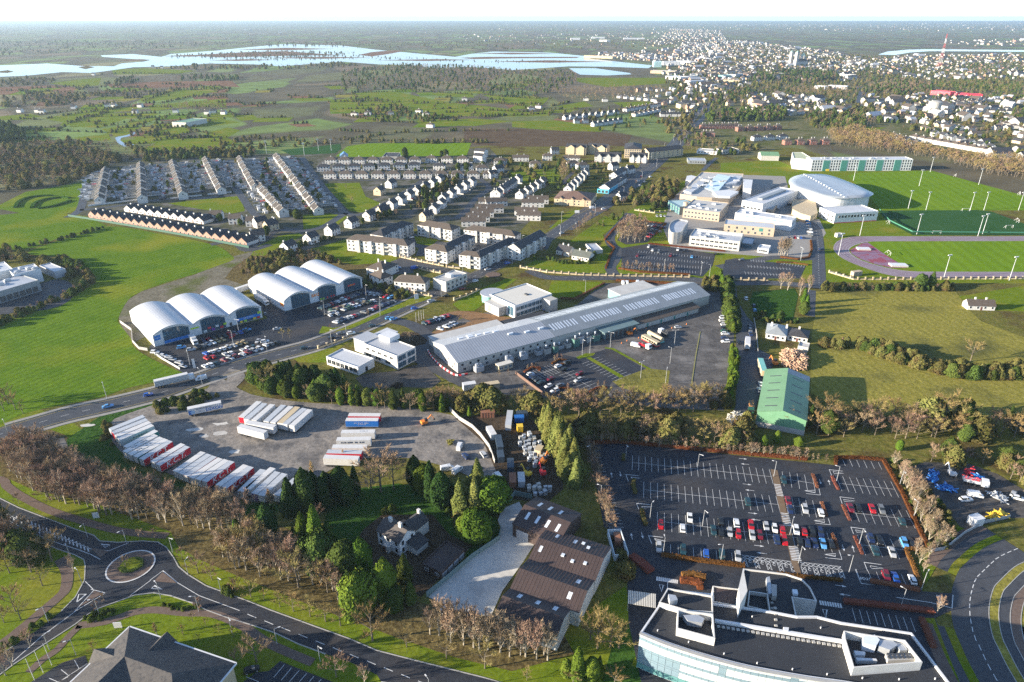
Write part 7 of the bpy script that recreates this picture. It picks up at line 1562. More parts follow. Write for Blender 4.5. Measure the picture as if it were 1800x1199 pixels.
along(['green_shrub'],'K','75 200 90 300 110 420 125 470',2.0,5.5,'bright evergreen of the tall hedge beside the factory lot',2,2.0);along(['lime'],'J','1655 190 1700 330 1735 480 1750 580',2.6,6,'bright evergreen of the tall hedge beside the factory lot');along(['lime'],'J','1745 720 1740 860 1720 980 1700 1050',2.6,5,'bright evergreen of the tall hedge beside the factory lot',2,2)
along(['shrub','brown'],'J','1520 1100 1620 1110 1720 1090',3,5,'shrub at the lower end of the factory lot');area(['shrub'],'J','1530 220 1640 200 1660 300 1560 280',3,4,'shrub at the corner of the pillared fence')
along(['shrub','green_shrub','brown'],'H','-100 560 0 525 150 470 290 405 420 355 560 290 640 240 640 195 560 120 440 60',3.2,4.2,'shrub in the hedge around the left factory',2,2.5);area(['shrub'],'H','380 160 480 110 580 190 500 210',3.5,3.5,'rusty shrub beside the left factory');area(['brown','shrub'],'D','-40 800 60 760 200 820 420 850 360 880 150 840 -40 880',5,5,'scrub tree behind the left factory')
spots('bare','H','60 1080 11 110 1120 10 30 1130 9 -20 1090 10 165 1150 6','bare tree at the field corner beside the main road')
along(['green_shrub'],'D','410 695 500 670 600 640 750 598',3.6,3,'shrub in the short hedge of the big field');along(['green_shrub','shrub'],'D','0 765 120 750 250 725 360 700',4.5,3,'shrub in the left field hedge')
area(['shrub','brown'],'E','-140 900 0 800 200 760 420 780 560 830 620 860 400 850 150 900 -60 960',4.4,4.2,'brown scrub behind the right retail shed');along(['green_shrub','shrub'],'E','150 790 300 740 450 690 560 680',4,4,'shrub above the apartment lawn');area(['brown','evergreen','bare'],'E','560 620 700 600 1000 520 880 480 780 560 560 640',6,6,'garden tree above the apartments')
area(['shrub','green_shrub'],'c','480 200 520 120 700 200 980 300 940 350 820 340 600 250',3.4,3.2,'shrub between retail park and white houses');spots('bare','I','440 620 7 390 620 6','bare tree on the retail island');spots('birch','I','990 460 5 720 555 4 1680 270 6 1690 250 5','young bare tree beside the main road')
spots('birch','c','920 780 6 960 790 6 990 780 6','slim bare tree in the mulched office bed');spots('brown','g','260 640 4 345 620 4 540 590 4 470 500 4 400 500 4','small rust-coloured tree on the mulch bed')
spots('birch','J','497 790 4 520 780 4 545 770 4 310 845 4 340 838 4 368 835 4 110 890 4 175 880 4 590 985 4 800 970 4 848 960 4','slim bare tree in a round factory car park bed')
l_cb='reddish bare birch in the college tree car park'
area(['birch','brown'],'F','720 680 800 590 860 570 960 600 950 690 860 715 760 700',4.6,10,l_cb);along(['birch'],'F','780 900 900 905 1050 910 1150 915',3.4,6,'bare birch above the pillared fence',2,3);along(['birch','brown'],'F','450 640 500 590 560 540 600 520',5,5,'bare tree beside the dual carriageway',2,3)
spots('birch','e','1250 950 13 1270 955 13 1290 950 14 1310 955 13 1330 950 12 1345 955 12','reddish birch in the clump beside the campus lawn');spots('birch','K','440 230 12 510 260 13 400 220 11 560 240 11','reddish bare tree above the shaded garden');spots('lime','K','545 340 9 530 310 10','bright evergreen beside the shaded garden');spots('evergreen','K','530 370 8 395 410 6 355 400 4','blue-green evergreen beside the shaded garden')
area(['shrub','green_shrub'],'K','230 370 300 350 340 400 480 420 470 400 520 420 360 430 270 410',2.6,2,'garden shrub before the bungalow');area(['bare','evergreen','shrub','brown'],'F','830 420 960 330 1100 260 1180 300 1160 380 1080 400 1090 480 1000 490 960 430 860 470',6.5,7,'tree in the thicket left of the college')
spots('brown','F','210 800 10 360 800 5 600 590 4 640 570 4','bare tree beside the old farm');along(['green_shrub'],'F','160 830 250 820 340 850 450 855 540 855 590 790',3,2.5,'clipped shrub in the old farm hedge');spots('evergreen','F','705 545 6 780 520 6 740 550 5','evergreen near the far roundabout');spots('shrub','F','640 590 4 610 580 3','rusty shrub near the far roundabout')
area(['bare','brown'],'d','690 520 760 400 800 340 850 420 780 520 720 560',6,9,'bare poplar beside the green');area(['shrub','brown'],'d','1300 780 1480 640 1560 560 1500 720 1420 800',6,5,'scrub below the college')
spots('bare','S','1000 960 14 1090 950 13 1150 960 12 950 900 11','golden bare tree in the clump left of the curved office')
along(['birch'],'W','830 190 880 290 925 400 975 510 1030 610 1080 720 1130 800',3.2,8,'leaning birch right of the main car park',2,3.2);area(['shrub','shrub','green_shrub'],'W','790 140 930 130 1010 250 1130 420 1300 600 1210 790 1090 810 1000 600 880 330',2.6,2.4,'scrub on the bank right of the main car park')
spots('birch','W','980 840 7 1010 910 7 1040 970 7 1080 850 7','young birch beside the curved road');spots('birch','U','1110 440 8','young birch at the office junction');along(['birch','brown'],'V','40 120 80 240 120 420 165 560 200 700 215 780',2.2,6,'thin brown tree along the left edge of the main car park',2,1.8);along(['birch','brown'],'V','60 90 300 85 700 120 1100 160 1500 190 1790 215',2.4,4.5,'thin brown tree along the upper edge of the main car park',2,2);along(['birch'],'W','-40 100 120 120 330 140',2.4,4,'thin brown tree along the upper edge of the main car park')
spots('shrub','S','1180 390 4 1200 440 5 1170 330 3','shrub beside the walled compound')
lg='garden tree in the housing estate'
area(['brown','evergreen','shrub','bare','green_shrub'],'D','620 260 1000 150 1500 120 1798 150 1798 330 1500 340 1000 380 650 400',16,4.5,lg);area(['evergreen','brown','bare','shrub','green_shrub'],'E','60 120 400 260 480 480 300 560 120 500 0 420',12,5,lg)
area(['evergreen','brown','shrub','evergreen'],'E','1080 480 1180 350 1330 270 1450 250 1330 380 1200 480',8,7,lg);area(['shrub','green_shrub','brown'],'E','450 130 1700 110 1760 250 500 260',15,3.5,lg);spots('evergreen','E','1050 110 12 1305 100 8 1335 100 8 840 190 6 1060 190 5 1420 200 9 1480 200 9','dark evergreen beside the football pitch');spots('evergreen','a','690 820 7 950 920 10 490 780 6 1250 760 8','dark evergreen below the terraces');spots('brown','E','570 330 5 635 330 5 675 430 7','bare tree on the long green')
area(['brown','evergreen','shrub','green_shrub'],'d','0 400 250 300 400 360 700 300 1100 350 1300 400 1200 600 1000 560 650 700 560 600 300 500 0 640',13,5,lg);along(['birch','brown'],'a','555 260 600 350 640 440',7,5,'bare street tree between the terraces')
area(['brown','brown','bare','shrub'],'D','-160 60 300 20 720 70 900 120 720 190 560 280 300 315 0 350 -160 380',8,8,'bare tree in the wood left of the terraces');area(['brown','evergreen','shrub'],'D','850 120 1000 80 1350 60 1798 60 1798 110 1400 120 1000 140',9,7,'tree behind the terraces');area(['evergreen'],'n','-60 620 0 560 90 550 190 610 200 660 60 690 -60 700',9,10,'dark evergreen in the plantation at left')
def far_wood(kinds,k,s,sp,h):area(kinds,k,s,sp,h,None )
def far_hedge(k,s,sp=6,h=3.6,kinds=('shrub','green_shrub','brown','shrub')):along(list(kinds),k,s,sp,h,None )
far_wood(['brown','brown','shrub'],'n','0 720 240 690 400 660 860 690 980 700 1500 740 1798 720 1798 780 1400 760 1000 760 700 830 0 800',13,7)
for s in ('370 490 600 450 940 405','540 530 700 480 860 440','600 500 860 430','780 560 1000 520 1180 480 1350 470','860 600 1090 540 1330 480','1000 690 1130 690 1290 650 1798 630','1100 620 1300 570 1560 520 1798 490','1460 610 1560 590 1700 620','1170 390 1500 320 1798 300','1130 350 1400 260 1560 240','240 580 500 590 840 600','400 680 640 690 860 700','0 560 200 580','0 510 200 490 330 500','1500 320 1798 320','200 470 380 450 640 420','1500 400 1798 390','850 390 1060 395 1350 400','600 250 850 240','780 140 1000 130 1560 140'):far_hedge('n',s)
far_wood(['brown','shrub','brown','evergreen'],'n','780 230 1000 170 1100 150 1100 200 900 240',14,8);far_wood(['brown','shrub'],'n','0 190 250 170 450 180 340 230 200 230 0 240',16,7);far_wood(['brown','brown','shrub'],'n','0 330 300 300 800 300 700 360 400 390 0 420',15,8);far_wood(['brown','shrub'],'n','600 290 1000 260 1130 250 1500 260 1100 320 800 330',16,6);far_wood(['brown','evergreen'],'n','1350 170 1600 150 1900 150 1900 190 1400 190',16,8);far_wood(['brown','bare'],'n','1240 400 1500 370 1798 370 1798 440 1400 440',14,8)
far_wood(['brown','brown','evergreen','bare'],'B','0 380 300 340 700 350 900 370 1240 380 1240 440 1100 500 900 510 600 480 300 470 0 490',16,8);far_wood(['brown','bare'],'B','1100 480 1400 460 1700 460 1760 500 1600 520 1300 540 1200 530',16,8)
for s in ('60 490 400 480 700 500','740 500 1000 520 1110 520','560 545 800 540 960 560 1000 600','550 620 850 605 1000 610','430 630 700 620 1080 600','0 610 200 640 400 650','0 740 300 700 680 690 900 690','720 580 950 590','1110 560 1200 540','0 690 180 700'):far_hedge('B',s,6,4)
far_wood(['brown','shrub','evergreen'],'B','100 590 300 560 420 600 560 620 420 640 180 650',14,7);far_wood(['shrub','brown'],'E','-300 10 0 -40 700 -20 1500 -20 1700 0 1500 12 700 8 200 40 -100 60',11,5)
far_wood(['bare','bare','brown'],'C','760 710 900 690 1050 720 1250 780 1450 830 1900 860 1900 960 1600 920 1380 850 1200 820 950 790 800 770',6,11);far_wood(['evergreen','brown','evergreen'],'l','220 640 400 600 700 560 1000 540 1100 600 1050 680 800 690 500 690 300 700',11,10);far_wood(['evergreen','cypress','brown'],'l','750 200 1000 170 1300 150 1640 180 1640 240 1300 290 1000 250 760 260',13,12);far_wood(['brown','evergreen','bare'],'l','250 420 450 330 700 340 720 420 560 470 400 500 280 520',14,9);far_wood(['brown','bare'],'l','1100 340 1700 330 1798 400 1500 420 1200 400',14,9);far_wood(['brown','evergreen','shrub'],'C','640 600 960 590 960 680 760 700 650 660',12,8);far_wood(['brown','shrub','bare','evergreen'],'l','0 790 300 860 420 900 700 900 800 1000 500 1060 300 1060 0 960',13,7)
far_wood(['evergreen','brown','brown'],'m','250 400 600 330 850 380 860 480 640 500 300 480',15,10);far_wood(['brown','evergreen','bare'],'m','100 640 350 620 400 740 250 780 0 820 0 720',12,9);far_wood(['brown','evergreen'],'m','1150 190 1400 170 1744 180 1744 260 1300 270',20,9);far_wood(['brown','evergreen','shrub','brown'],'C','-100 420 300 230 1000 300 1900 300 1900 880 1500 800 1000 620 300 560 0 640',17,7);far_wood(['brown','evergreen','shrub'],'k','560 180 1400 90 1500 260 900 330',24,6);far_wood(['brown','shrub'],'k','1380 250 1600 190 1640 330 1500 400 1400 330',13,8)
far_wood(['brown','brown','bare','shrub'],'A','0 215 1800 225 3600 210 3600 255 2600 262 1200 235 0 300',42,8);far_wood(['brown','bare','brown'],'A','0 165 2700 165 5400 150 5400 205 3000 205 0 210',90,9);far_wood(['brown','bare','brown'],'A','0 138 2700 138 5400 132 5400 162 2700 162 0 162',210,11);far_wood(['shrub','brown','shrub'],'A','850 300 1200 285 1900 290 2500 318 3200 325 2600 330 1900 312 1300 318 900 305',36,4);far_wood(['shrub','brown'],'A','900 290 1400 268 1900 275 1700 300 1200 305',28,5);far_wood(['brown','shrub'],'A','780 365 1100 340 1500 350 1798 330 1900 350 1500 370 1000 370',26,8)
for s in RFE:
 v=s.split();far_hedge('X',' '.join(v[4:8]),7,4.2)
 if tr.random()<.6:far_hedge('X',' '.join(v[2:6]),9,4)
 # ---- the 290 largest of a kind are trees of their own, the rest are woods and hedges seen as a mass
LODM={}
def lod_mesh(kind):
 """light mesh for the far masses: the crown thinned out and widened a little"""
 cm=TREE[kind]['v'][0][1];tm=TREE[kind]['v'][0][0]
 r=random.Random(9)
 if TREE[kind]['lod']==1:
  t,c=bare_tree(100+len(LODM),spread=.34 if kind in ('bare','brown') else .2,up=.6,lim=6,sub=4,tws=5,tl=1.5,tww=.11);mb=MB();mb.v=t.v+c.v;mb.f=t.f+[[i+len(t.v) for i in f] for f in c.f];mb.m=[1]*len(t.f)+[0]*len(c.f); return mb.mesh('tree_mass',[TREE[kind]['cm'],bark])
 t,c=leafy(200+len(LODM),{'cypress':colm,'spruce':spir,'shrub':dome,'green_shrub':dome}.get(kind,ball),260,.85); return c.mesh('tree_mass',[TREE[kind]['cm']])
def mass(name,label,mesh,plist):
 src=bpy.data.objects.new(name+'_source',mesh)
 me=bpy.data.meshes.new(name);me.from_pydata([(x,y,0) for x,y,*_ in plist],[],[])
 a=me.attributes.new('size','FLOAT','POINT');a.data.foreach_set('value',[q[2]/10 for q in plist]);a=me.attributes.new('turn','FLOAT','POINT');a.data.foreach_set('value',[q[3] for q in plist])
 o=link(name,me);tag(o,label,None ,None ,'stuff')
 ng=bpy.data.node_groups.new(name+'_nodes','GeometryNodeTree');ng.interface.new_socket('Geometry',in_out='INPUT',socket_type='NodeSocketGeometry');ng.interface.new_socket('Geometry',in_out='OUTPUT',socket_type='NodeSocketGeometry')
 N=ng.nodes;K=ng.links;gi=N.new('NodeGroupInput');go=N.new('NodeGroupOutput');iop=N.new('GeometryNodeInstanceOnPoints');oi=N.new('GeometryNodeObjectInfo');oi.inputs['Object'].default_value=src;oi.inputs['As Instance'].default_value= True
 sz=N.new('GeometryNodeInputNamedAttribute');sz.data_type='FLOAT';sz.inputs['Name'].default_value='size';tn=N.new('GeometryNodeInputNamedAttribute');tn.data_type='FLOAT';tn.inputs['Name'].default_value='turn'
 cx=N.new('ShaderNodeCombineXYZ');K.new(tn.outputs[0],cx.inputs['Z']);cs=N.new('ShaderNodeCombineXYZ')
 for i in range(3):K.new(sz.outputs[0],cs.inputs[i])
 er=N.new('FunctionNodeEulerToRotation');K.new(cx.outputs[0],er.inputs[0]);K.new(gi.outputs[0],iop.inputs['Points']);K.new(oi.outputs['Geometry'],iop.inputs['Instance']);K.new(er.outputs[0],iop.inputs['Rotation']);K.new(cs.outputs[0],iop.inputs['Scale']);K.new(iop.outputs[0],go.inputs[0])
 md=o.modifiers.new('scatter','NODES');md.node_group=ng; return o
CAP={'bare_tree':290,'birch_tree':290,'evergreen_tree':290,'shrub':290}
pool={}
for kind,T_ in TREE.items():
 for q in T_['pts']:pool.setdefault(T_['name'],[]).append((q[2]/math.hypot(math.hypot(q[0],q[1]),CAM_H),kind,q))
by={}
for nm,lst in pool.items():
 for e in lst:
  if e[2][4]:by.setdefault(e[2][4],[]).append(e[2])
NL={}
for lb,l in by.items():
 if 1<len(l)<=30 and len(lb.split())<=12:
  for i,q in enumerate(sorted(l,key= lambda q:q[0]/q[1])):NL[id(q)]=lb+', %s from left'%nth(i)
rest={}
for nm,lst in pool.items():
 lst.sort(key= lambda e:-e[0]);cap=CAP.get(nm,250)
 n_ind=0
 for sz_,kind,q in lst:
  T_=TREE[kind]
  if q[4] and n_ind<cap:
   n_ind+=1;t=thing(T_['name'],NL.get(id(q),q[4]),T_['cat'],(q[0],q[1],.02),q[3],q[4].split(' in the ')[-1].split(' beside ')[-1]+' planting')
   s_=q[2]/10;t.scale=(s_*tr.uniform(.82,1.2),s_*tr.uniform(.82,1.2),s_);tm,cm=T_['v'][n_ind%len(T_['v'])];link('trunk',tm,t);link('crown',cm,t)
  else :rest.setdefault(kind,[]).append(q)
WORD={'bare':'golden bare trees','brown':'brown bare trees','birch':'pinkish birches','cypress':'dark cypresses','evergreen':'dark evergreens','lime':'bright evergreens','spruce':'spruces','shrub':'olive scrub','green_shrub':'green scrub','poplar':'pale poplars'}
for kind,plist in rest.items():
 LODM[kind]=lod_mesh(kind);mass('far_'+WORD[kind].replace(' ','_'),'far %s in woods and hedges beyond the single ones'%WORD[kind],LODM[kind],plist)
 # --- main car park: lines, arrows, beds, hedges
CPK=bpy.data.objects['car_park'];ZL=Z2+.045
bm_=MB()
def bays(k,s,n,up=4.8,dn=4.8,M= None ,z=ZL,w=.12,mid= True ):
 a,b=pts(k,s);d=b-a;u=d.normalized();nv=Vector((-u.y,u.x,0));M=M or bm_
 if mid:M.strip([a,b],w,z)
 for i in range(n+1):
  p=a+d*(i/n);M.strip([p-nv*dn,p+nv*up],w,z+.002)
for s,n in (('412 240 1510 352',21),('502 455 1565 573',19),('610 703 1650 830',18)):bays('V',s,n)
bays('V','655 962 1270 1045',10,4.8,0)
for s,n in (('-15 265 215 300',4),('10 462 275 500',5),('60 705 390 752',6),('405 300 825 345',8),('475 517 945 572',8),('575 764 890 800',5)):bays('W',s,n)
bays('W','660 1045 980 1080',5,4.8,0);bays('W','430 112 700 140',5,0,5,mid= False )
for i in range(23):
 f=i/22;bm_.strip(pts('V','%f %f %f %f'%(80+148*f,143+608*f,150+195*f,147+606*f)),.12,ZL)
bays('U','440 405 900 480',8,0,5.0,mid= False )
tag(bm_.build('bay_marking',white_line,CPK),'white bay lines of the main car park')
am=MB()
def arrow(k,x,y,x2,y2,L_=3.2):
 a,b=pts(k,'%f %f %f %f'%(x,y,x2,y2));u=(b-a).normalized();n=Vector((-u.y,u.x,0));b=a+u*L_
 am.strip([a,b-u*1.2],.18,ZL+.004);q=b-u*1.3;am.add([(q.x+n.x*.45,q.y+n.y*.45,ZL+.004),(q.x-n.x*.45,q.y-n.y*.45,ZL+.004),(b.x,b.y,ZL+.004)],[(0,1,2)])
for x,y,x2,y2 in ((252,358,243,315),(313,312,322,355),(412,850,400,792),(483,790,496,842),(1255,208,1325,214),(1335,256,1265,250),(1285,409,1360,418),(1375,464,1300,456),(1328,638,1410,647),(1425,698,1345,688),(1375,895,1460,905),(1475,963,1388,952)):arrow('V',x,y,x2,y2)
for x,y,x2,y2 in ((258,268,272,310),(338,312,325,272),(430,760,445,808),(520,818,505,765),(378,1065,470,1080),(492,1145,400,1132)):arrow('W',x,y,x2,y2)
def tri(k,s):p=pts(k,s);am.strip(p+[p[0]],.22,ZL+.004)
for k,s in (('V','400 355 472 365 410 368'),('V','485 588 570 592 495 602'),('V','585 842 680 865 600 858'),('W','145 355 228 352 225 370'),('W','215 580 300 575 295 595'),('W','295 835 382 830 378 850'),('W','362 210 440 225 368 228'),('W','440 420 522 432 446 436'),('W','530 650 612 668 538 668'),('W','640 920 738 940 650 942'),('T','303 248 340 252 322 310'),('U','205 412 240 415 232 480')):tri(k,s)
for k,s in (('V','380 388 360 335 460 345'),('V','462 610 445 563 555 575'),('V','565 882 540 820 655 833'),('W','350 240 332 197 435 208'),('W','430 455 412 402 520 415'),('W','515 680 495 630 605 645'),('W','620 960 595 895 725 912'),('W','158 377 265 388 255 340'),('W','228 600 340 612 325 565'),('W','303 860 428 873 410 815'),('W','530 950 570 1052 670 1066'),('T','275 208 378 222 375 290'),('U','790 318 1060 358 1230 402 1238 298'),('U','470 95 512 208 612 220')):am.strip(pts(k,s),.2,ZL+.006)
am.build('lane_marking',white_line,CPK)
for k,x,y,s in (('U',542,168,'612 220 512 208'),('U',1128,334,'1118 300 1135 370')):
 h=hdg('U',s);p=pt(k,x,y);o=text_on(CPK,'STOP',(p.x,p.y,ZL+.01),h,1.5,white_line,tilt=0);o.name='road_lettering'
path=MB();path.flat(pts('V','1505 292 1560 302 1722 1030 1745 1115 1705 1120 1668 1030'),ZL+.008);path.build('brown_walkway',mat('brown_tarmac',(.16,.11,.07),.8,(.2,.14,.09),.8,.4,world_co= True ),CPK)
zm=MB()
for (y0,y1,n) in ((412,510,8),(640,748,8),(905,1022,9)):
 for i in range(n):
  y=y0+(y1-y0)*i/n;x=1533+(y-415)*.235;zm.strip(pts('V','%f %f %f %f'%(x,y,x+52+(y-400)*.04,y+7)),.38,ZL+.014)
for i in range(11):zm.strip(pts('T','%f %f %f %f'%(285+i*18,175+i*3,282+i*18,208+i*3)),.5,ZL+.01)
for i in range(9):zm.strip(pts('U','%f %f %f %f'%(185+i*20,342+i*3,195+i*20,378+i*3)),.5,ZL+.01)
zm.build('zebra_stripe',white_line,CPK)
hm_=MB()
def hatch(k,a,b,w,z=ZL+.004):
 A,B=pts(k,'%f %f %f %f'%(a+b));d=B-A;n=Vector((-d.y,d.x,0)).normalized()*(w/2);m=max(2,int(d.length/w))
 for i in range(m):
  p,q=A+d*(i/m),A+d*((i+1)/m);hm_.strip([p-n,q+n],.14,z);hm_.strip([p+n,q-n],.14,z+.001)
 hm_.strip([A-n,B-n],.12,z+.002);hm_.strip([A+n,B+n],.12,z+.002)
hatch('V',(1280,985),(1690,1040),1.5);hatch('W',(115,905),(425,940),1.5)
for x in (1290,1385,1480,1575,1675):hatch('V',(x,1000+(x-1280)*.13),(x+22,1065+(x-1280)*.13),1.3)
for x in (135,225,315,415):hatch('W',(x,925+(x-115)*.1),(x+20,985+(x-115)*.1),1.3)
for k,x,y in [('V',1345+95*i,1025+12*i) for i in range(4)]+[('W',187+92*i,950+12*i) for i in range(3)]:
 p=pt(k,x,y);a=ring(p,.38,.55,ZL+.006,14,.3,5.2);hm_.add(a.v,a.f);hm_.strip([p+Vector((.1,.4,0)),p+Vector((0,1.3,0))],.16,ZL+.007);hm_.strip([p+Vector((-.3,.8,0)),p+Vector((.3,.9,0))],.14,ZL+.008)
hm_.build('disabled_bay_marking',white_line,CPK)
def hedge(k,s,w,h,m,label,dens=26,cat='hedge',group= None ):
 ln=pts(k,s) if isinstance(s,str) else s;r=random.Random(len(label)+int(ln[0].x));o0=ln[0];mb=MB();mb.wallstrip([p-o0 for p in ln],w*.8,0,h*.9)
 for (p,d) in walk([p-o0 for p in ln],1.0/dens*1.6):
  n=Vector((-d.y,d.x,0));side=r.choice((-1,1,0));q=p+n*(side*w/2*r.uniform(.8,1.1) if side else r.uniform(-.5,.5)*w)+Vector((0,0,h*r.uniform(.1,1) if side else h*r.uniform(.88,1.12)))
  u=Vector((r.uniform(-1,1),r.uniform(-1,1),r.uniform(-1,1))).normalized()*.17;v=u.orthogonal().normalized()*.13;o=len(mb.v);mb.v+=[tuple(q-u),tuple(q+v),tuple(q+u),tuple(q-v)];mb.f.append([o,o+1,o+2,o+3]);mb.m.append(0)
 ob=mb.build('hedge',m,None ,(o0.x,o0.y,.03)); return tag(ob,label,cat,group)
hedge('V','50 92 300 82 700 118 1100 158 1500 192 1790 218',1.4,1.4,lf_beech,'long rusty beech hedge along the upper edge of the main car park',30);hedge('W','380 160 378 112 560 112 735 128 800 240 880 380 980 600 1078 800',1.3,1.2,lf_beech,'rusty beech hedge down the right edge of the main car park',30)
hedge('W','900 800 1060 810',1.2,1.1,lf_beech,'short rusty hedge at the right block corner');hedge('W','905 810 950 900 1020 1080',1.2,1.1,lf_beech,'rusty hedge beside the lowest right bays');hedge('W','640 1040 760 1060 1010 1110',1.4,1.1,lf_rust,'dark rusty hedge below the lowest right bays');hedge('V','640 975 850 1010 1100 1040 1300 1065',1.5,1.2,lf_beech,'rusty hedge below the bottom bay row');hedge('W','-60 985 120 1005 430 1035',1.2,.9,lf_beech,'rusty hedge behind the disabled bays')
hedge('T','505 175 600 170 720 200',2.2,1.6,lf_beech,'clipped rusty hedge block before the office, upper one');hedge('T','490 220 580 225 660 245 670 295',2.2,1.6,lf_beech,'clipped rusty hedge block before the office, lower one');hedge('U','370 355 620 380 1080 435',2.0,1.2,lf_rust,'long dark rusty hedge beside the office road');hedge('U','985 490 1030 600 1080 720',1.8,1.2,lf_rust,'rusty hedge right of the office bays');hedge('V','400 985 480 1040 560 1110',3.5,1.2,lf_rust,'dark red shrub hedge below the walled compound')
for s,lb in (('205 235 225 285 242 335','first'),('350 250 375 305 400 350','second'),('272 445 292 500 312 550','third'),('430 465 460 530 485 580','fourth'),('352 685 375 740 395 800','fifth'),('520 700 550 770 580 835','sixth')):hedge('W',s,1.0,.7,lf_rust,'low brown planted strip between bays, %s from the top'%lb)
for s,lb in (('345 185 340 225','upper'),('425 385 415 420 435 490','middle'),('485 620 500 690 520 740','lower')):hedge('V',s,1.6,1.3,lf_scrub,'yellow-green shrub strip at the left end of the bays, %s one'%lb)
hedge('F','650 690 720 610 780 560',1.4,1.0,lf_beech,'rusty hedge left of the tree car park');hedge('F','660 890 690 800 720 745 670 700',1.4,1.0,lf_beech,'rusty hedge left of the campus entrance road');hedge('F','750 890 900 915 1250 935',1.8,1.2,lf_beech,'rusty hedge above the pillared fence');hedge('F','910 555 1080 575 1010 650',1.4,1.0,lf_beech,'rusty hedge right of the tree car park');hedge('F','960 715 1200 740 1500 770',1.6,1.0,lf_beech,'rusty hedge before the pale college building');hedge('J','930 215 1100 225 1470 245',1.8,1.3,lf_beech,'rusty hedge behind the white vans');hedge('J','850 235 640 345 540 340',1.5,1.0,lf_rust,'dark hedge below the office lawn');hedge('e','1270 975 1450 1000 1570 980 1600 900 1590 800',1.4,1.1,lf_beech,'rusty hedge around the campus lawn');hedge('e','1230 1030 1400 1035 1560 1060',1.2,1.0,lf_beech,'rusty hedge beside the lower campus car park');hedge('F','910 470 960 490 1000 430 960 400',1.0,.9,lf_lime,'zigzag clipped green hedge left of the college')
for s,lb in (('480 800 530 770 580 775 575 800 500 815','upper left'),('285 860 340 825 395 830 390 850','left'),('480 1000 540 970 600 975 600 1000','lower left'),('745 1000 800 970 860 965 860 985','lower right')):hedge('J',s,1.3,.7,lf_beech,'rusty ring hedge of the %s factory car park bed'%lb)
hedge('Q','840 400 870 425 930 420 1000 385 1000 345 960 330',1.0,.8,lf_mid,'low green hedge ring on the roundabout island')
fm_=MB();bays('J','330 895 510 830',9,4.8,4.8,fm_,Z3+.03);bays('J','560 850 760 970',8,4.8,4.8,fm_,Z3+.03);bays('J','720 790 950 910',9,2.4,2.4,fm_,Z3+.03,mid= False );bays('J','790 760 1010 880',9,2.4,2.4,fm_,Z3+.03,mid= False );struct('bay_marking',fm_,white_line,'white bay lines of the factory car park')
gp('car_park','F','770 745 960 715 1430 785 1410 870 1340 945 1240 932 770 885',Z3,asphalt_new,'half-empty college car park');gp('car_park','F','800 720 740 690 800 600 890 540 1085 572 950 705',Z3,asphalt_new,'college car park among the bare birches');gp('car_park','e','690 1005 800 985 1540 1065 1500 1150 1480 1200 640 1200',Z3,asphalt_new,'lower campus car park')
fm_=MB()
for s,n in (('890 770 1390 815',26),('870 805 1370 850',26),('850 845 1330 885',25),('800 880 1290 915',25)):bays('F',s,n,2.6,2.6,fm_,Z3+.04,.14,False )
for s,n in (('930 1070 1370 1100',13),('900 1140 1330 1165',13),('960 1010 1100 1020',5),('1280 1040 1520 1075',8)):bays('e',s,n,2.8,2.8,fm_,Z3+.04,.16)
struct('bay_marking',fm_,white_line,'white bay lines of the college car parks')
for s,w,lb in (('200 890 560 1100',2.6,'long'),('380 790 460 800 860 1020',1.6,'upper')):gp('grass_strip','h',[p for p in ( lambda l:l[0]+l[1][::-1])(offset(pts('h',s),w/2))],Z4,g_lawn,'%s grass strip between factory bays'%lb)
gp('grass_strip','h','75 890 170 850 280 845 260 870 100 910',Z4,g_lawn,'grass island of the factory car park');struct('kerb_line',MB().wallstrip(pts('h','1385 620 1340 860 1290 1199'),.5,0,.2),mat('mossy_kerb',(.2,.19,.06),.9,(.26,.24,.08),.8,.5),'mossy kerb line across the worn tarmac')
# --- running track
N_=60
def resample(l,n):
 tot=sum((b-a).length for a,b in zip(l,l[1:]));w=walk(l,tot/n*.99999); return [p for p,_ in w][:n]
oo=resample(smooth_line(pts('j','2300 150 1700 160 1100 160 600 160 430 165 330 195 294 240 300 275 345 322 440 372 570 420 680 455 790 478 900 486 1200 489 1700 490 2300 492'),5),N_);ii=resample(smooth_line(pts('j','2300 190 1700 197 1100 198 620 200 520 212 440 240 414 266 428 296 500 345 620 385 740 415 900 437 1100 441 1700 442 2300 443'),5),N_)
tk=MB();tk.v=[(p.x,p.y,Z3+.012) for p in oo+ii];tk.f=[[i,i+1,N_+i+1,N_+i] for i in range(N_-1)];tk.m=[0]*len(tk.f);TRK=struct('running_track',tk,track_m,'purple-red running track around the green infield')
gp('infield','j','560 205 1700 200 2300 195 2300 440 1050 439 930 435 870 405 740 330 650 270',Z4,g_pitch,'bright green infield of the running track');gp('track_apron','j','424 270 520 216 562 207 650 270 740 330 872 410 740 408 620 380 500 338 440 300',Z4,track_red,'red and purple apron at the track end')
lm_=MB()
for f in (.02,.2,.4,.6,.8,.98):lm_.strip([a.lerp(b,f) for a,b in zip(oo,ii)],.14 if f<.9 else .3,Z3+.03)
lm_.build('lane_line',white_line,TRK)
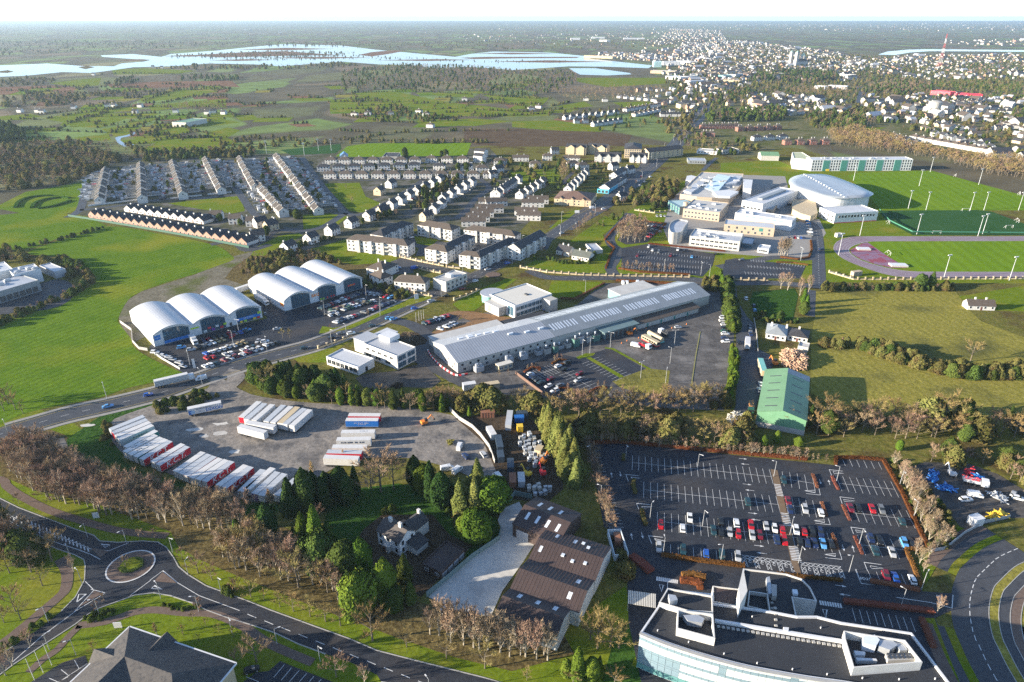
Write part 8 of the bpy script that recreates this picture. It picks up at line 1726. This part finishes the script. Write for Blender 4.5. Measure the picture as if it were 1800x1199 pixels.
# --- posts, lamps, goals, walls
def proto(key,f,_c={}):
 if key not in _c:_c[key]=f()
 return _c[key]
def lamp_meshes(h):
 b=MB();b.tube((0,0,0),(0,0,h),.12,.07,6);a=MB();a.tube((0,0,0),(1.1,0,.1),.05,.05,5);c=MB();c.box(-.1,.6,-.14,.14,-.06,.06); return b.mesh('pole',steel),a.mesh('arm',steel),c.mesh('lamp_head',whp)
def lamp(p,h,rz,label,group,double= False ):
 a,b,c=proto(('lamp',h),lambda :lamp_meshes(h));t=thing('street_lamp',label,'lamp',(p.x,p.y,.05),rz,group);link('pole',a,t)
 for q in ((0,math.pi) if double else (0,)):link('arm',b,t,(0,0,h-.1),q);link('lamp_head',c,t,(1.1*math.cos(q),1.1*math.sin(q),h),q)
for i,(k,x,y) in enumerate((('V',358,215),('V',925,292),('V',1530,350),('V',160,545),('V',550,690),('V',965,745),('V',655,970),('V',1110,1020),('V',1655,820),('V',72,220),('W',385,290),('W',555,765),('W',860,320),('W',965,560),('W',1025,1100),('W',480,970),('W',870,1230),('W',100,900))):lamp(pt(k,x,y),7,vr.uniform(0,6),'pale lamp post in the main car park, %s counted from the left block'%nth(i),'main car park lamps')
for i,(k,x,y) in enumerate([('Q',*q) for q in ((137,92),(283,160),(468,242),(585,82),(862,128),(1187,182),(1297,342),(1530,460),(1370,592),(1100,503),(660,612),(543,408),(298,668),(303,858),(493,898),(1605,740),(1927,822),(2233,942),(3012,1175))]):p=pt(k,x,y,6);lamp(p,6,vr.uniform(0,6),'slim lamp post by the near roundabout roads, %s counted clockwise from upper left'%nth(i),'roundabout lamps')
for i,(p,d) in enumerate(walk(L_main,38,20)[:34]):
 n=Vector((-d.y,d.x,0))*(7.2 if i%2 else -7.2);lamp(p+n,9,math.atan2(-n.y,-n.x),'tall street lamp along the main road, %s from the lower left'%nth(i),'main road lamps')
for i,(k,x,y) in enumerate((('h',435,790),('h',220,850),('h',140,870),('h',1110,765),('h',1065,955),('h',1018,1165),('h',755,1110),('h',172,220),('f',1205,950),('f',1265,830),('f',745,1150),('c',65,500),('c',650,510),('c',505,330),('c',140,820),('e',430,1160),('e',40,1130),('e',1480,1000),('K',515,60),('e',520,1180))):lamp(pt(k,x,y),9,vr.uniform(0,6),'lamp post in the middle car parks, %s counted outward from the factory'%nth(i),'middle car park lamps',i%3==0)
def flood(p,label,h=16):
 t=thing('floodlight',label,'floodlight',(p.x,p.y,.05),.3,'sports floodlights');a=proto('fp',lambda :MB().tube((0,0,0),(0,0,h),.28,.14,8).mesh('mast',steel));b=proto('fb',lambda :MB().box(-1.7,1.7,-.1,.1,h-.2,h).mesh('cross_bar',steel));c=proto('fh',lambda :MB().box(-.35,.35,-.25,.25,-.3,.35).mesh('lamp_head',whp));link('mast',a,t);link('cross_bar',b,t)
 for x in (-1.3,-.45,.45,1.3):link('lamp_head',c,t,(x,0,h+.1))
for i,(x,y) in enumerate(((985,467),(1110,477),(1420,480),(1517,478),(1062,308),(1045,648),(1475,660),(1508,645),(1235,958),(1695,972),(645,658),(495,795),(1140,210),(1480,300),(1760,480),(600,270))):flood(pt('G',x,y),'white sports floodlight mast, %s counted from the pitch behind'%nth(i))
for i,(x,y) in enumerate(((65,80),(330,92),(430,60),(520,62))):flood(pt('E',x+10,y),'floodlight beside the far sports court, %s from left'%nth(i),14)
def goal(p,rz,label,w=6.5):
 t=thing('goal',label,'goal',(p.x,p.y,.1),rz,'white goals')
 for x in (-w/2,w/2):link('post',proto('gpst',lambda :MB().tube((0,0,0),(0,0,2.4),.12,.12,6).mesh('post',whp)),t,(x,0,0));link('stay',proto('gst',lambda :MB().tube((0,0,2.4),(0,2,0),.09,.09,5).mesh('stay',whp)),t,(x,0,0))
 link('crossbar',proto(('gcb',w),lambda :MB().tube((-w/2,0,2.4),(w/2,0,2.4),.12,.12,6).mesh('crossbar',whp)),t)
for x,y,a,lb in ((850,570,1.2,'white goal at the corner of the synthetic pitch'),(1185,645,0,'white goal on the near side of the synthetic pitch'),(1390,485,0,'white goal on the far side of the synthetic pitch'),(1755,560,1.2,'white goal at the right of the synthetic pitch'),(1695,605,.1,'white goal near the right floodlights'),(850,790,1.4,'white goal on the running track infield'),(1320,240,1.0,'white goal at the far end of the grass pitch'),(1770,370,1.0,'white goal at the right of the grass pitch')):goal(pt('G',x,y),a,lb)
for x,y,w,d,lb in ((670,755,9,5,'white covered jump mat on the track apron'),(915,870,11,6,'white landing mat with two uprights beside the infield')):
 p=pt('G',x,y);t=thing('landing_mat',lb,'mat',(p.x,p.y,.15),-.1);MB().box(-w/2,w/2,-d/2,d/2,0,1.0).build('mat',pale,t);MB().box(-w/2-.1,w/2+.1,-d/2-.1,d/2+.1,1.0,1.08).build('cover',whp,t)
def pillared(k,s,label,step=5.0,wm_=cream,h=1.9):
 ln=pts(k,s);o0=ln[0];t=thing('pillared_wall',label,'wall',(o0.x,o0.y,0));me=proto(('pil',wm_.name),lambda :( lambda b:(b.box(-.4,.4,-.4,.4,0,h),b.box(-.5,.5,-.5,.5,h,h+.15),b.mesh('pillar',wm_))[2])(MB()))
 for p,d in walk(ln,step):link('pillar',me,t,(p.x-o0.x,p.y-o0.y,0),math.atan2(d.y,d.x))
 MB().wallstrip([p-o0 for p in ln],.25,0,.8).build('low_wall',wm_,t);MB().wallstrip([p-o0 for p in ln],.06,.95,1.6).build('railing',dk,t)
for k,s,lb in (('F','1150 490 1000 500 860 480','cream'),('F','60 885 250 918 480 935 700 942 950 946 1245 952','long cream'),('F','1500 968 1650 972 1800 975','short cream'),('G','430 918 600 968 900 968 1340 966 1900 962','cream trackside'),('b','620 735 800 775 970 810 1080 830','white apartment'),('b','1110 840 1250 855','white gateside'),('b','800 850 900 880 1050 905','white courtside'),('c','1430 350 1580 300 1700 240','roadside office'),('c','0 860 150 810 320 750','near office'),('c','940 270 1060 290 1200 310','house front')):pillared(k,s,'%s wall with square pillars and dark railings'%lb)
def wall(k,s,h,m,label,w=.25,nm='wall',cat='wall',z0=0):ln=pts(k,s);o0=ln[0]; return tag(MB().wallstrip([p-o0 for p in ln],w,z0,h).build(nm,m,None ,(o0.x,o0.y,0)),label,cat)
wall('N','-40 165 30 235 120 290 180 350 240 430 280 540',1.9,conc,'pale panel wall between trailer yard and scrap yard');wall('f','10 705 130 790 140 910 210 985 300 1000',1.6,conc,'concrete wall beside the left retail shed');wall('f','340 1010 450 1090 640 1199',1.2,pale,'low wall between the field and parked cars');wall('S','325 110 310 200 120 330 -100 520 -200 600',2.2,mat('mesh_fence',(.16,.24,.24),.7),'grey-green fence along the concrete yard',.12,'fence','fence');wall('N','385 810 420 765 540 790',2.2,MATS['mesh_fence'],'grey-green fence at the yard gate',.12,'fence','fence');wall('J','225 870 430 1025',1.6,tile_r,'brown brick wall beside the factory car park');wall('W','1100 815 1200 800 1350 680 1500 600 1690 560',1.4,steel,'grey hoarding along the curved road',.12,'fence','fence');wall('D','480 522 600 540 900 590 1300 660 1750 745',1.8,mat('green_fence',(.03,.10,.07),.7),'dark green fence below the brick bungalows',.12,'fence','fence');wall('K','245 400 262 500 268 590',1.5,conc,'concrete wall beside the shed road');wall('D','620 452 980 408',1.5,wh,'white wall below the left terraces');wall('D','1200 400 1420 378',1.5,wh,'white wall below the third terrace');wall('D','1460 372 1630 355',1.5,wh,'white wall below the fourth terrace');wall('G','780 490 850 570 1010 650 1900 658',3,mat('net_fence',(.05,.2,.13),.8),'green net fence around the synthetic pitch',.06,'fence','fence',2.2)
gw=MB();r8=random.Random(31)
for s,k in (('742 205 702 400','D'),('990 168 1000 392','D'),('1216 152 1284 366','D'),('1450 132 1552 330','D'),('1692 126 1792 312','D'),('20 305 185 488','E'),('152 108 428 468','E')):
 a,b=pts(k,s,0);d=(b-a).normalized();n=Vector((-d.y,d.x,0))
 for p,_ in walk([a,b],7):
  for sg in (-1,1):
   gw.obox(p+n*sg*5,p+n*sg*r8.uniform(13,22),.18,0,1.2,r8.choice((0,0,1)))
   if r8.random()<.6:q=p+n*sg*r8.uniform(9,19)+d*3;gw.obox(q,q+d*r8.uniform(2,4),r8.uniform(2,3),0,r8.uniform(1.9,2.5),r8.choice((0,1,2,2)))
   if r8.random()<.5:q=p+n*sg*r8.uniform(8,18)+d*3;gw.obox(q,q+n*4.2,1.8,.3,1.35,r8.choice((2,3,4,5)))
for s,k in (('530 150 1640 145','E'),('475 200 1500 192','E'),('525 252 1640 250','E'),('690 525 1745 715','D'),('935 475 1436 560','D'),('910 490 1310 280','E'),('1320 420 1530 300','E'),('90 690 320 545','d'),('350 700 580 560','d')):
 a,b=pts(k,s,0);d=(b-a).normalized();n=Vector((-d.y,d.x,0))
 for p,_ in walk([a,b],6.5):
  gw.obox(p,p+n*r8.uniform(-7,-4),.16,0,1.1,0)
  if r8.random()<.75:gw.obox(p,p+d*4.5,.18,0,1.0,r8.choice((0,0,1)))
  if r8.random()<.4:q=p-n*3;gw.obox(q,q+d*4.2,1.8,.3,1.35,r8.choice((2,3,4,5)))
tag(gw.build('garden_clutter',[wh,conc,tg,PAINT['navy'],PAINT['red'],PAINT['grey']]),'garden walls, sheds and parked cars of the estate',None ,None ,'stuff')
# --- yards
def crate(name,cat,p,rz,sx,sy,sz,m,label,group= None ,lid= None ):
 t=thing(name,label,cat,(p.x,p.y,.13),rz,group);MB().box(-sx/2,sx/2,-sy/2,sy/2,0,sz).build('body',m,t);b=MB();b.box(-sx/2-.05,sx/2+.05,-sy/2-.05,sy/2+.05,sz,sz+.08);b.build('lid',lid or m,t);b=MB()
 for i in range(5):x=-sx/2+sx*(i+.5)/5;b.box(x-.05,x+.05,-sy/2-.06,sy/2+.06,.1,sz-.1)
 b.build('rib',m,t); return t
rust=mat('rusty_steel',(.22,.09,.05),.8,(.3,.14,.08),.6,.5);navy_c=mat('navy_steel',(.03,.05,.08),.6,(.05,.08,.11),.6,.5)
for i,(x,y,a,L_,m,w) in enumerate(((380,255,1.5,12,tg,'long grey container at the back of the scrap yard'),(255,345,1.9,7,tw,'white box body beside the panel wall'),(310,420,1.7,9,navy_c,'dark open-topped bay beside the panel wall'),(320,510,1.7,5,navy_c,'small dark blue container beside the panel wall'),(390,575,1.6,6,navy_c,'dark blue container in the scrap yard middle'),(405,680,1.6,6,rust,'rusty container beside the yard gate'),(465,675,1.6,6,tg,'weathered grey container beside the rusty one'),(230,210,.1,6,rust,'rusty orange skip at the back of the scrap yard'),(470,215,.1,5,navy_c,'dark blue skip at the back of the scrap yard'),(450,245,.1,4,blue_t,'bright blue tank in the scrap yard'),(455,310,.1,2.5,yel_p,'yellow box in the scrap yard'),(590,470,1.2,4,cream,'cream van body among the gas cages'))):crate('container','container',pt('N',x,y),a,L_,2.5,2.6,m,w,'scrap yard containers')
for i,(k,x,y,m,L_,w) in enumerate((('N',100,15,tw,6,'white cabin in the belt below the factory'),('N',250,15,cream,8,'cream cabin in the belt below the factory'),('W',1425,605,whp,4,'white cabin with green panels in the contractors yard'),('j',330,165,pale,5,'small pale hut at the corner of the running track'),('j',470,470,buff,7,'small brown hut beside the running track'))):crate('cabin','cabin',pt(k,x,y),.3,L_,3,3,m,w)
cg=0
for p in fill(pts('N','420 370 540 330 620 420 640 520 560 570 500 520'),2.0,r8,.2)+fill(pts('N','480 720 560 690 660 700 700 740 640 790 560 770'),2.0,r8,.2):
 cg+=1;crate('wire_cage','cage',p,r8.uniform(0,.5),1.3,1.1,r8.uniform(1,2.4),r8.choice((steel,pale,tg)),'pale wire cage in the packed stack of the scrap yard','stacked wire cages')
def digger(p,rz,m,label):
 t=thing('excavator',label,'excavator',(p.x,p.y,.12),rz)
 for y in (-.9,.9):MB().box(-1.6,1.6,y-.25,y+.25,0,.7).build('track',dk,t)
 MB().box(-1.5,1.2,-1.1,1.1,.8,1.9).build('body',m,t);MB().box(0,1.2,-1.1,0,1.9,2.9).build('cab',glass,t);MB().tube((1.2,.3,1.6),(3.4,.3,3.6),.25,.2,6).build('boom',m,t);MB().tube((3.4,.3,3.6),(4.6,.3,1.4),.18,.14,6).build('stick',m,t);MB().box(4.2,5.0,-.1,.7,.8,1.4).build('bucket',dk,t)
digger(pt('N',510,625),2.2,yel_p,'yellow excavator in the scrap yard');digger(pt('N',620,540),1.0,orange_p,'orange excavator among the wire cages');digger(pt('M',1385,265),.5,orange_p,'orange digger on the trailer yard');digger(pt('K',365,660),1.8,orange_p,'orange digger beside the wood pile');digger(pt('W',1250,240),1.5,whp,'white digger in the contractors yard');digger(pt('N',615,620),1.8,red_p,'red loader in the scrap yard');digger(pt('h',640,655),.3,orange_p,'orange loader by the factory loading bay')
def heap(k,s,m,label,h,n,sz,cat='pile',name='pile'):
 q=pts(k,s);c=sum(q,Vector())/len(q);t=thing(name,label,cat,(c.x,c.y,.1));mb=MB();R=max((p-c).length for p in q);ql=[p-c for p in q]
 for i in range(n):
  while True :
   x,y=r8.uniform(-R,R),r8.uniform(-R,R)
   if inside((x,y),ql): break
  z=h*(1-(math.hypot(x,y)/R)**1.5)*r8.uniform(.2,1);d=Vector((r8.uniform(-1,1),r8.uniform(-1,1),r8.uniform(-.3,.3))).normalized()*sz;mb.tube((x,y,max(.1,z)),(x+d.x,y+d.y,max(.1,z+d.z)),sz*.16,sz*.13,5)
 base=MB();base.prism([p*.8 for p in ql],0,h*.3);base.build('base',m,t);tag(mb.build('loose_pieces',m,t),kind='stuff')
heap('K','400 620 430 585 500 580 545 620 545 690 480 690 410 670',mat('waste_wood',(.42,.24,.15),.85,(.55,.38,.26),.8,.4,rand=.1),'large heap of pinkish waste wood above the green shed',5,900,1.5);heap('K','90 970 130 935 190 950 190 985 110 1000',pale,'pale rubble heap at the end of the shed road',2,160,1.2);heap('M','1540 400 1570 375 1590 400 1560 415',g_dry,'small earth heap on the trailer yard',1.6,40,1);heap('I','1140 960 1200 930 1240 950 1200 980',dark_soil,'soil heap on the muddy building ground',1.5,80,.9)
for s,m,lb,n in (('1080 200 1150 215 1160 290 1090 300',blue_t,'heap of blue pipes in the contractors yard',50),('1150 320 1260 330 1270 360 1180 360',blue_t,'blue barriers stacked in the contractors yard',50),('1420 240 1500 250 1500 290 1430 290',blue_p,'blue covered load in the contractors yard',30),('1520 530 1660 520 1670 560 1540 570',yel_p,'yellow barriers stacked near the contractors gate',50),('1365 190 1395 190 1395 240 1370 240',red_p,'red panels leaning in the contractors yard',20),('1500 360 1640 400 1660 450 1540 400',steel,'steel tubes laid out in the contractors yard',40)):heap('W',s,m,lb,1.6,n,1.6)
q=pts('V','215 770 320 765 385 960 270 975',2.4);c=q[0];t=thing('walled_compound','pale blue walled compound with plant beside the main car park','compound',(c.x,c.y,0));w,r=shell([Vector((p.x-c.x,p.y-c.y,0)) for p in q],2.6,.25,2.45);w.build('wall',mat('pale_blue_wall',(.5,.58,.62),.7,(.56,.63,.66),.5,.4),t);r.build('floor',dark_soil,t)
p=pt('V',292,865)-c;MB().box(p.x-1,p.x+1,p.y-2.2,p.y+2.2,.15,2.2).build('generator',rust,t)
q=pts('T','25 295 275 330 275 455 20 415',2.8);c=q[0];t=thing('bicycle_shelter','pale ribbed canopy left of the curved office','shelter',(c.x,c.y,0));ql=[Vector((p.x-c.x,p.y-c.y,0)) for p in q]
for i in range(16):a,b=ql[0].lerp(ql[1],i/16),ql[3].lerp(ql[2],i/16);a2,b2=ql[0].lerp(ql[1],(i+.7)/16),ql[3].lerp(ql[2],(i+.7)/16);MB().prism([a,a2,b2,b],2.7,2.8).build('slat',cream_r,t)
for p in ql:MB().tube((p.x,p.y,0),(p.x,p.y,2.75),.08,.08,6).build('post',steel,t)
for i,(k,x,y,h) in enumerate((('Q',245,1185,8),('Q',305,1130,8),('Q',365,1078,8),('c',1030,580,6),('c',1060,565,6),('c',1085,552,6),('c',1110,540,6))):p=pt(k,x,y);t=thing('flagpole','white flagpole, %s of those by the %s'%(nth(i if i<3 else i-3),'slate-roofed building' if i<3 else 'office car park'),'flagpole',(p.x,p.y,0),0,'flagpoles');MB().tube((0,0,0),(0,0,h),.09,.05,8).build('pole',whp,t);MB().tube((0,0,h),(0,0,h+.12),.1,.02,8).build('finial',steel,t)
def sign(p,rz,w,h,z,m,label):
 t=thing('sign',label,'sign',(p.x,p.y,0),rz)
 for x in (-w*.35,w*.35):MB().box(x-.06,x+.06,-.06,.06,0,z).build('post',steel,t)
 MB().box(-w/2,w/2,-.1,.1,z,z+h).build('board',m,t)
sign(pt('Q',680,45),.2,2,2.2,.3,whp,'white and blue board beside the upper footpath');sign(pt('Q',835,820),.1,2.2,2,.4,whp,'white and blue board before the slate roof');sign(pt('c',1035,350),.3,2.4,3.4,1,whp,'white pylon sign on the retail verge');sign(pt('f',795,1190),.3,1.2,5,.4,whp,'white and red pylon sign at the left retail lot');sign(pt('d',925,890),0,4,2.4,2,whp,'white billboard on the grass wedge');sign(pt('d',1405,720),.2,4,2,2,whp,'white road sign near the far roundabout')
t=thing('barrier_line','red and white plastic barriers curving round the factory end','barrier',pt('c',1150,880));o0=pt('c',1150,880)
for i,(p,d) in enumerate(walk(smooth_line(pts('c','1150 880 1200 960 1280 1040 1380 1110 1460 1145 1560 1135'),4),1.6)):p=p-o0;MB().obox(p,p+d*1.5,.45,0,.9).build('barrier',red_p if i%2 else whp,t)
for i,(x,y) in enumerate(((555,745),(612,720),(735,690),(1085,585),(815,590),(1240,545))):p=pt('h',x,y);t=thing('traffic_cone','orange and white traffic cone on the worn tarmac, %s from left'%nth(i),'cone',(p.x,p.y,.1),0,'traffic cones');MB().tube((0,0,0),(0,0,.9),.25,.05,8).build('cone',orange_p,t);MB().box(-.3,.3,-.3,.3,0,.06).build('foot',dk,t)
rp=pt('d',1165,832);struct('roundabout_island',MB().prism(disc(rp,7),.05,.3),brown_path,'far roundabout island on the main road');rp=pt('b',1600,920);struct('roundabout_island',MB().prism(disc(rp,5),.05,.3),brown_path,'mini roundabout island by the apartments')
# --- haze: the air of the whole place
hz=bpy.data.materials.new('air_haze');hz.use_nodes= True
hn=hz.node_tree.nodes
for n in list(hn):hn.remove(n)
ho=hn.new('ShaderNodeOutputMaterial');hv=hn.new('ShaderNodeVolumePrincipled')
hv.inputs['Color'].default_value=(0.62,0.82,1.0,1);hv.inputs['Density'].default_value=5.2e-5;hv.inputs['Anisotropy'].default_value=0.3
hz.node_tree.links.new(hv.outputs[0],ho.inputs['Volume'])
hb=MB();hb.box(-30500,30500,-700,30000,-1.0,165)
tag(hb.build('haze',hz),'pale blue winter haze over the whole plain',None ,None ,'stuff')
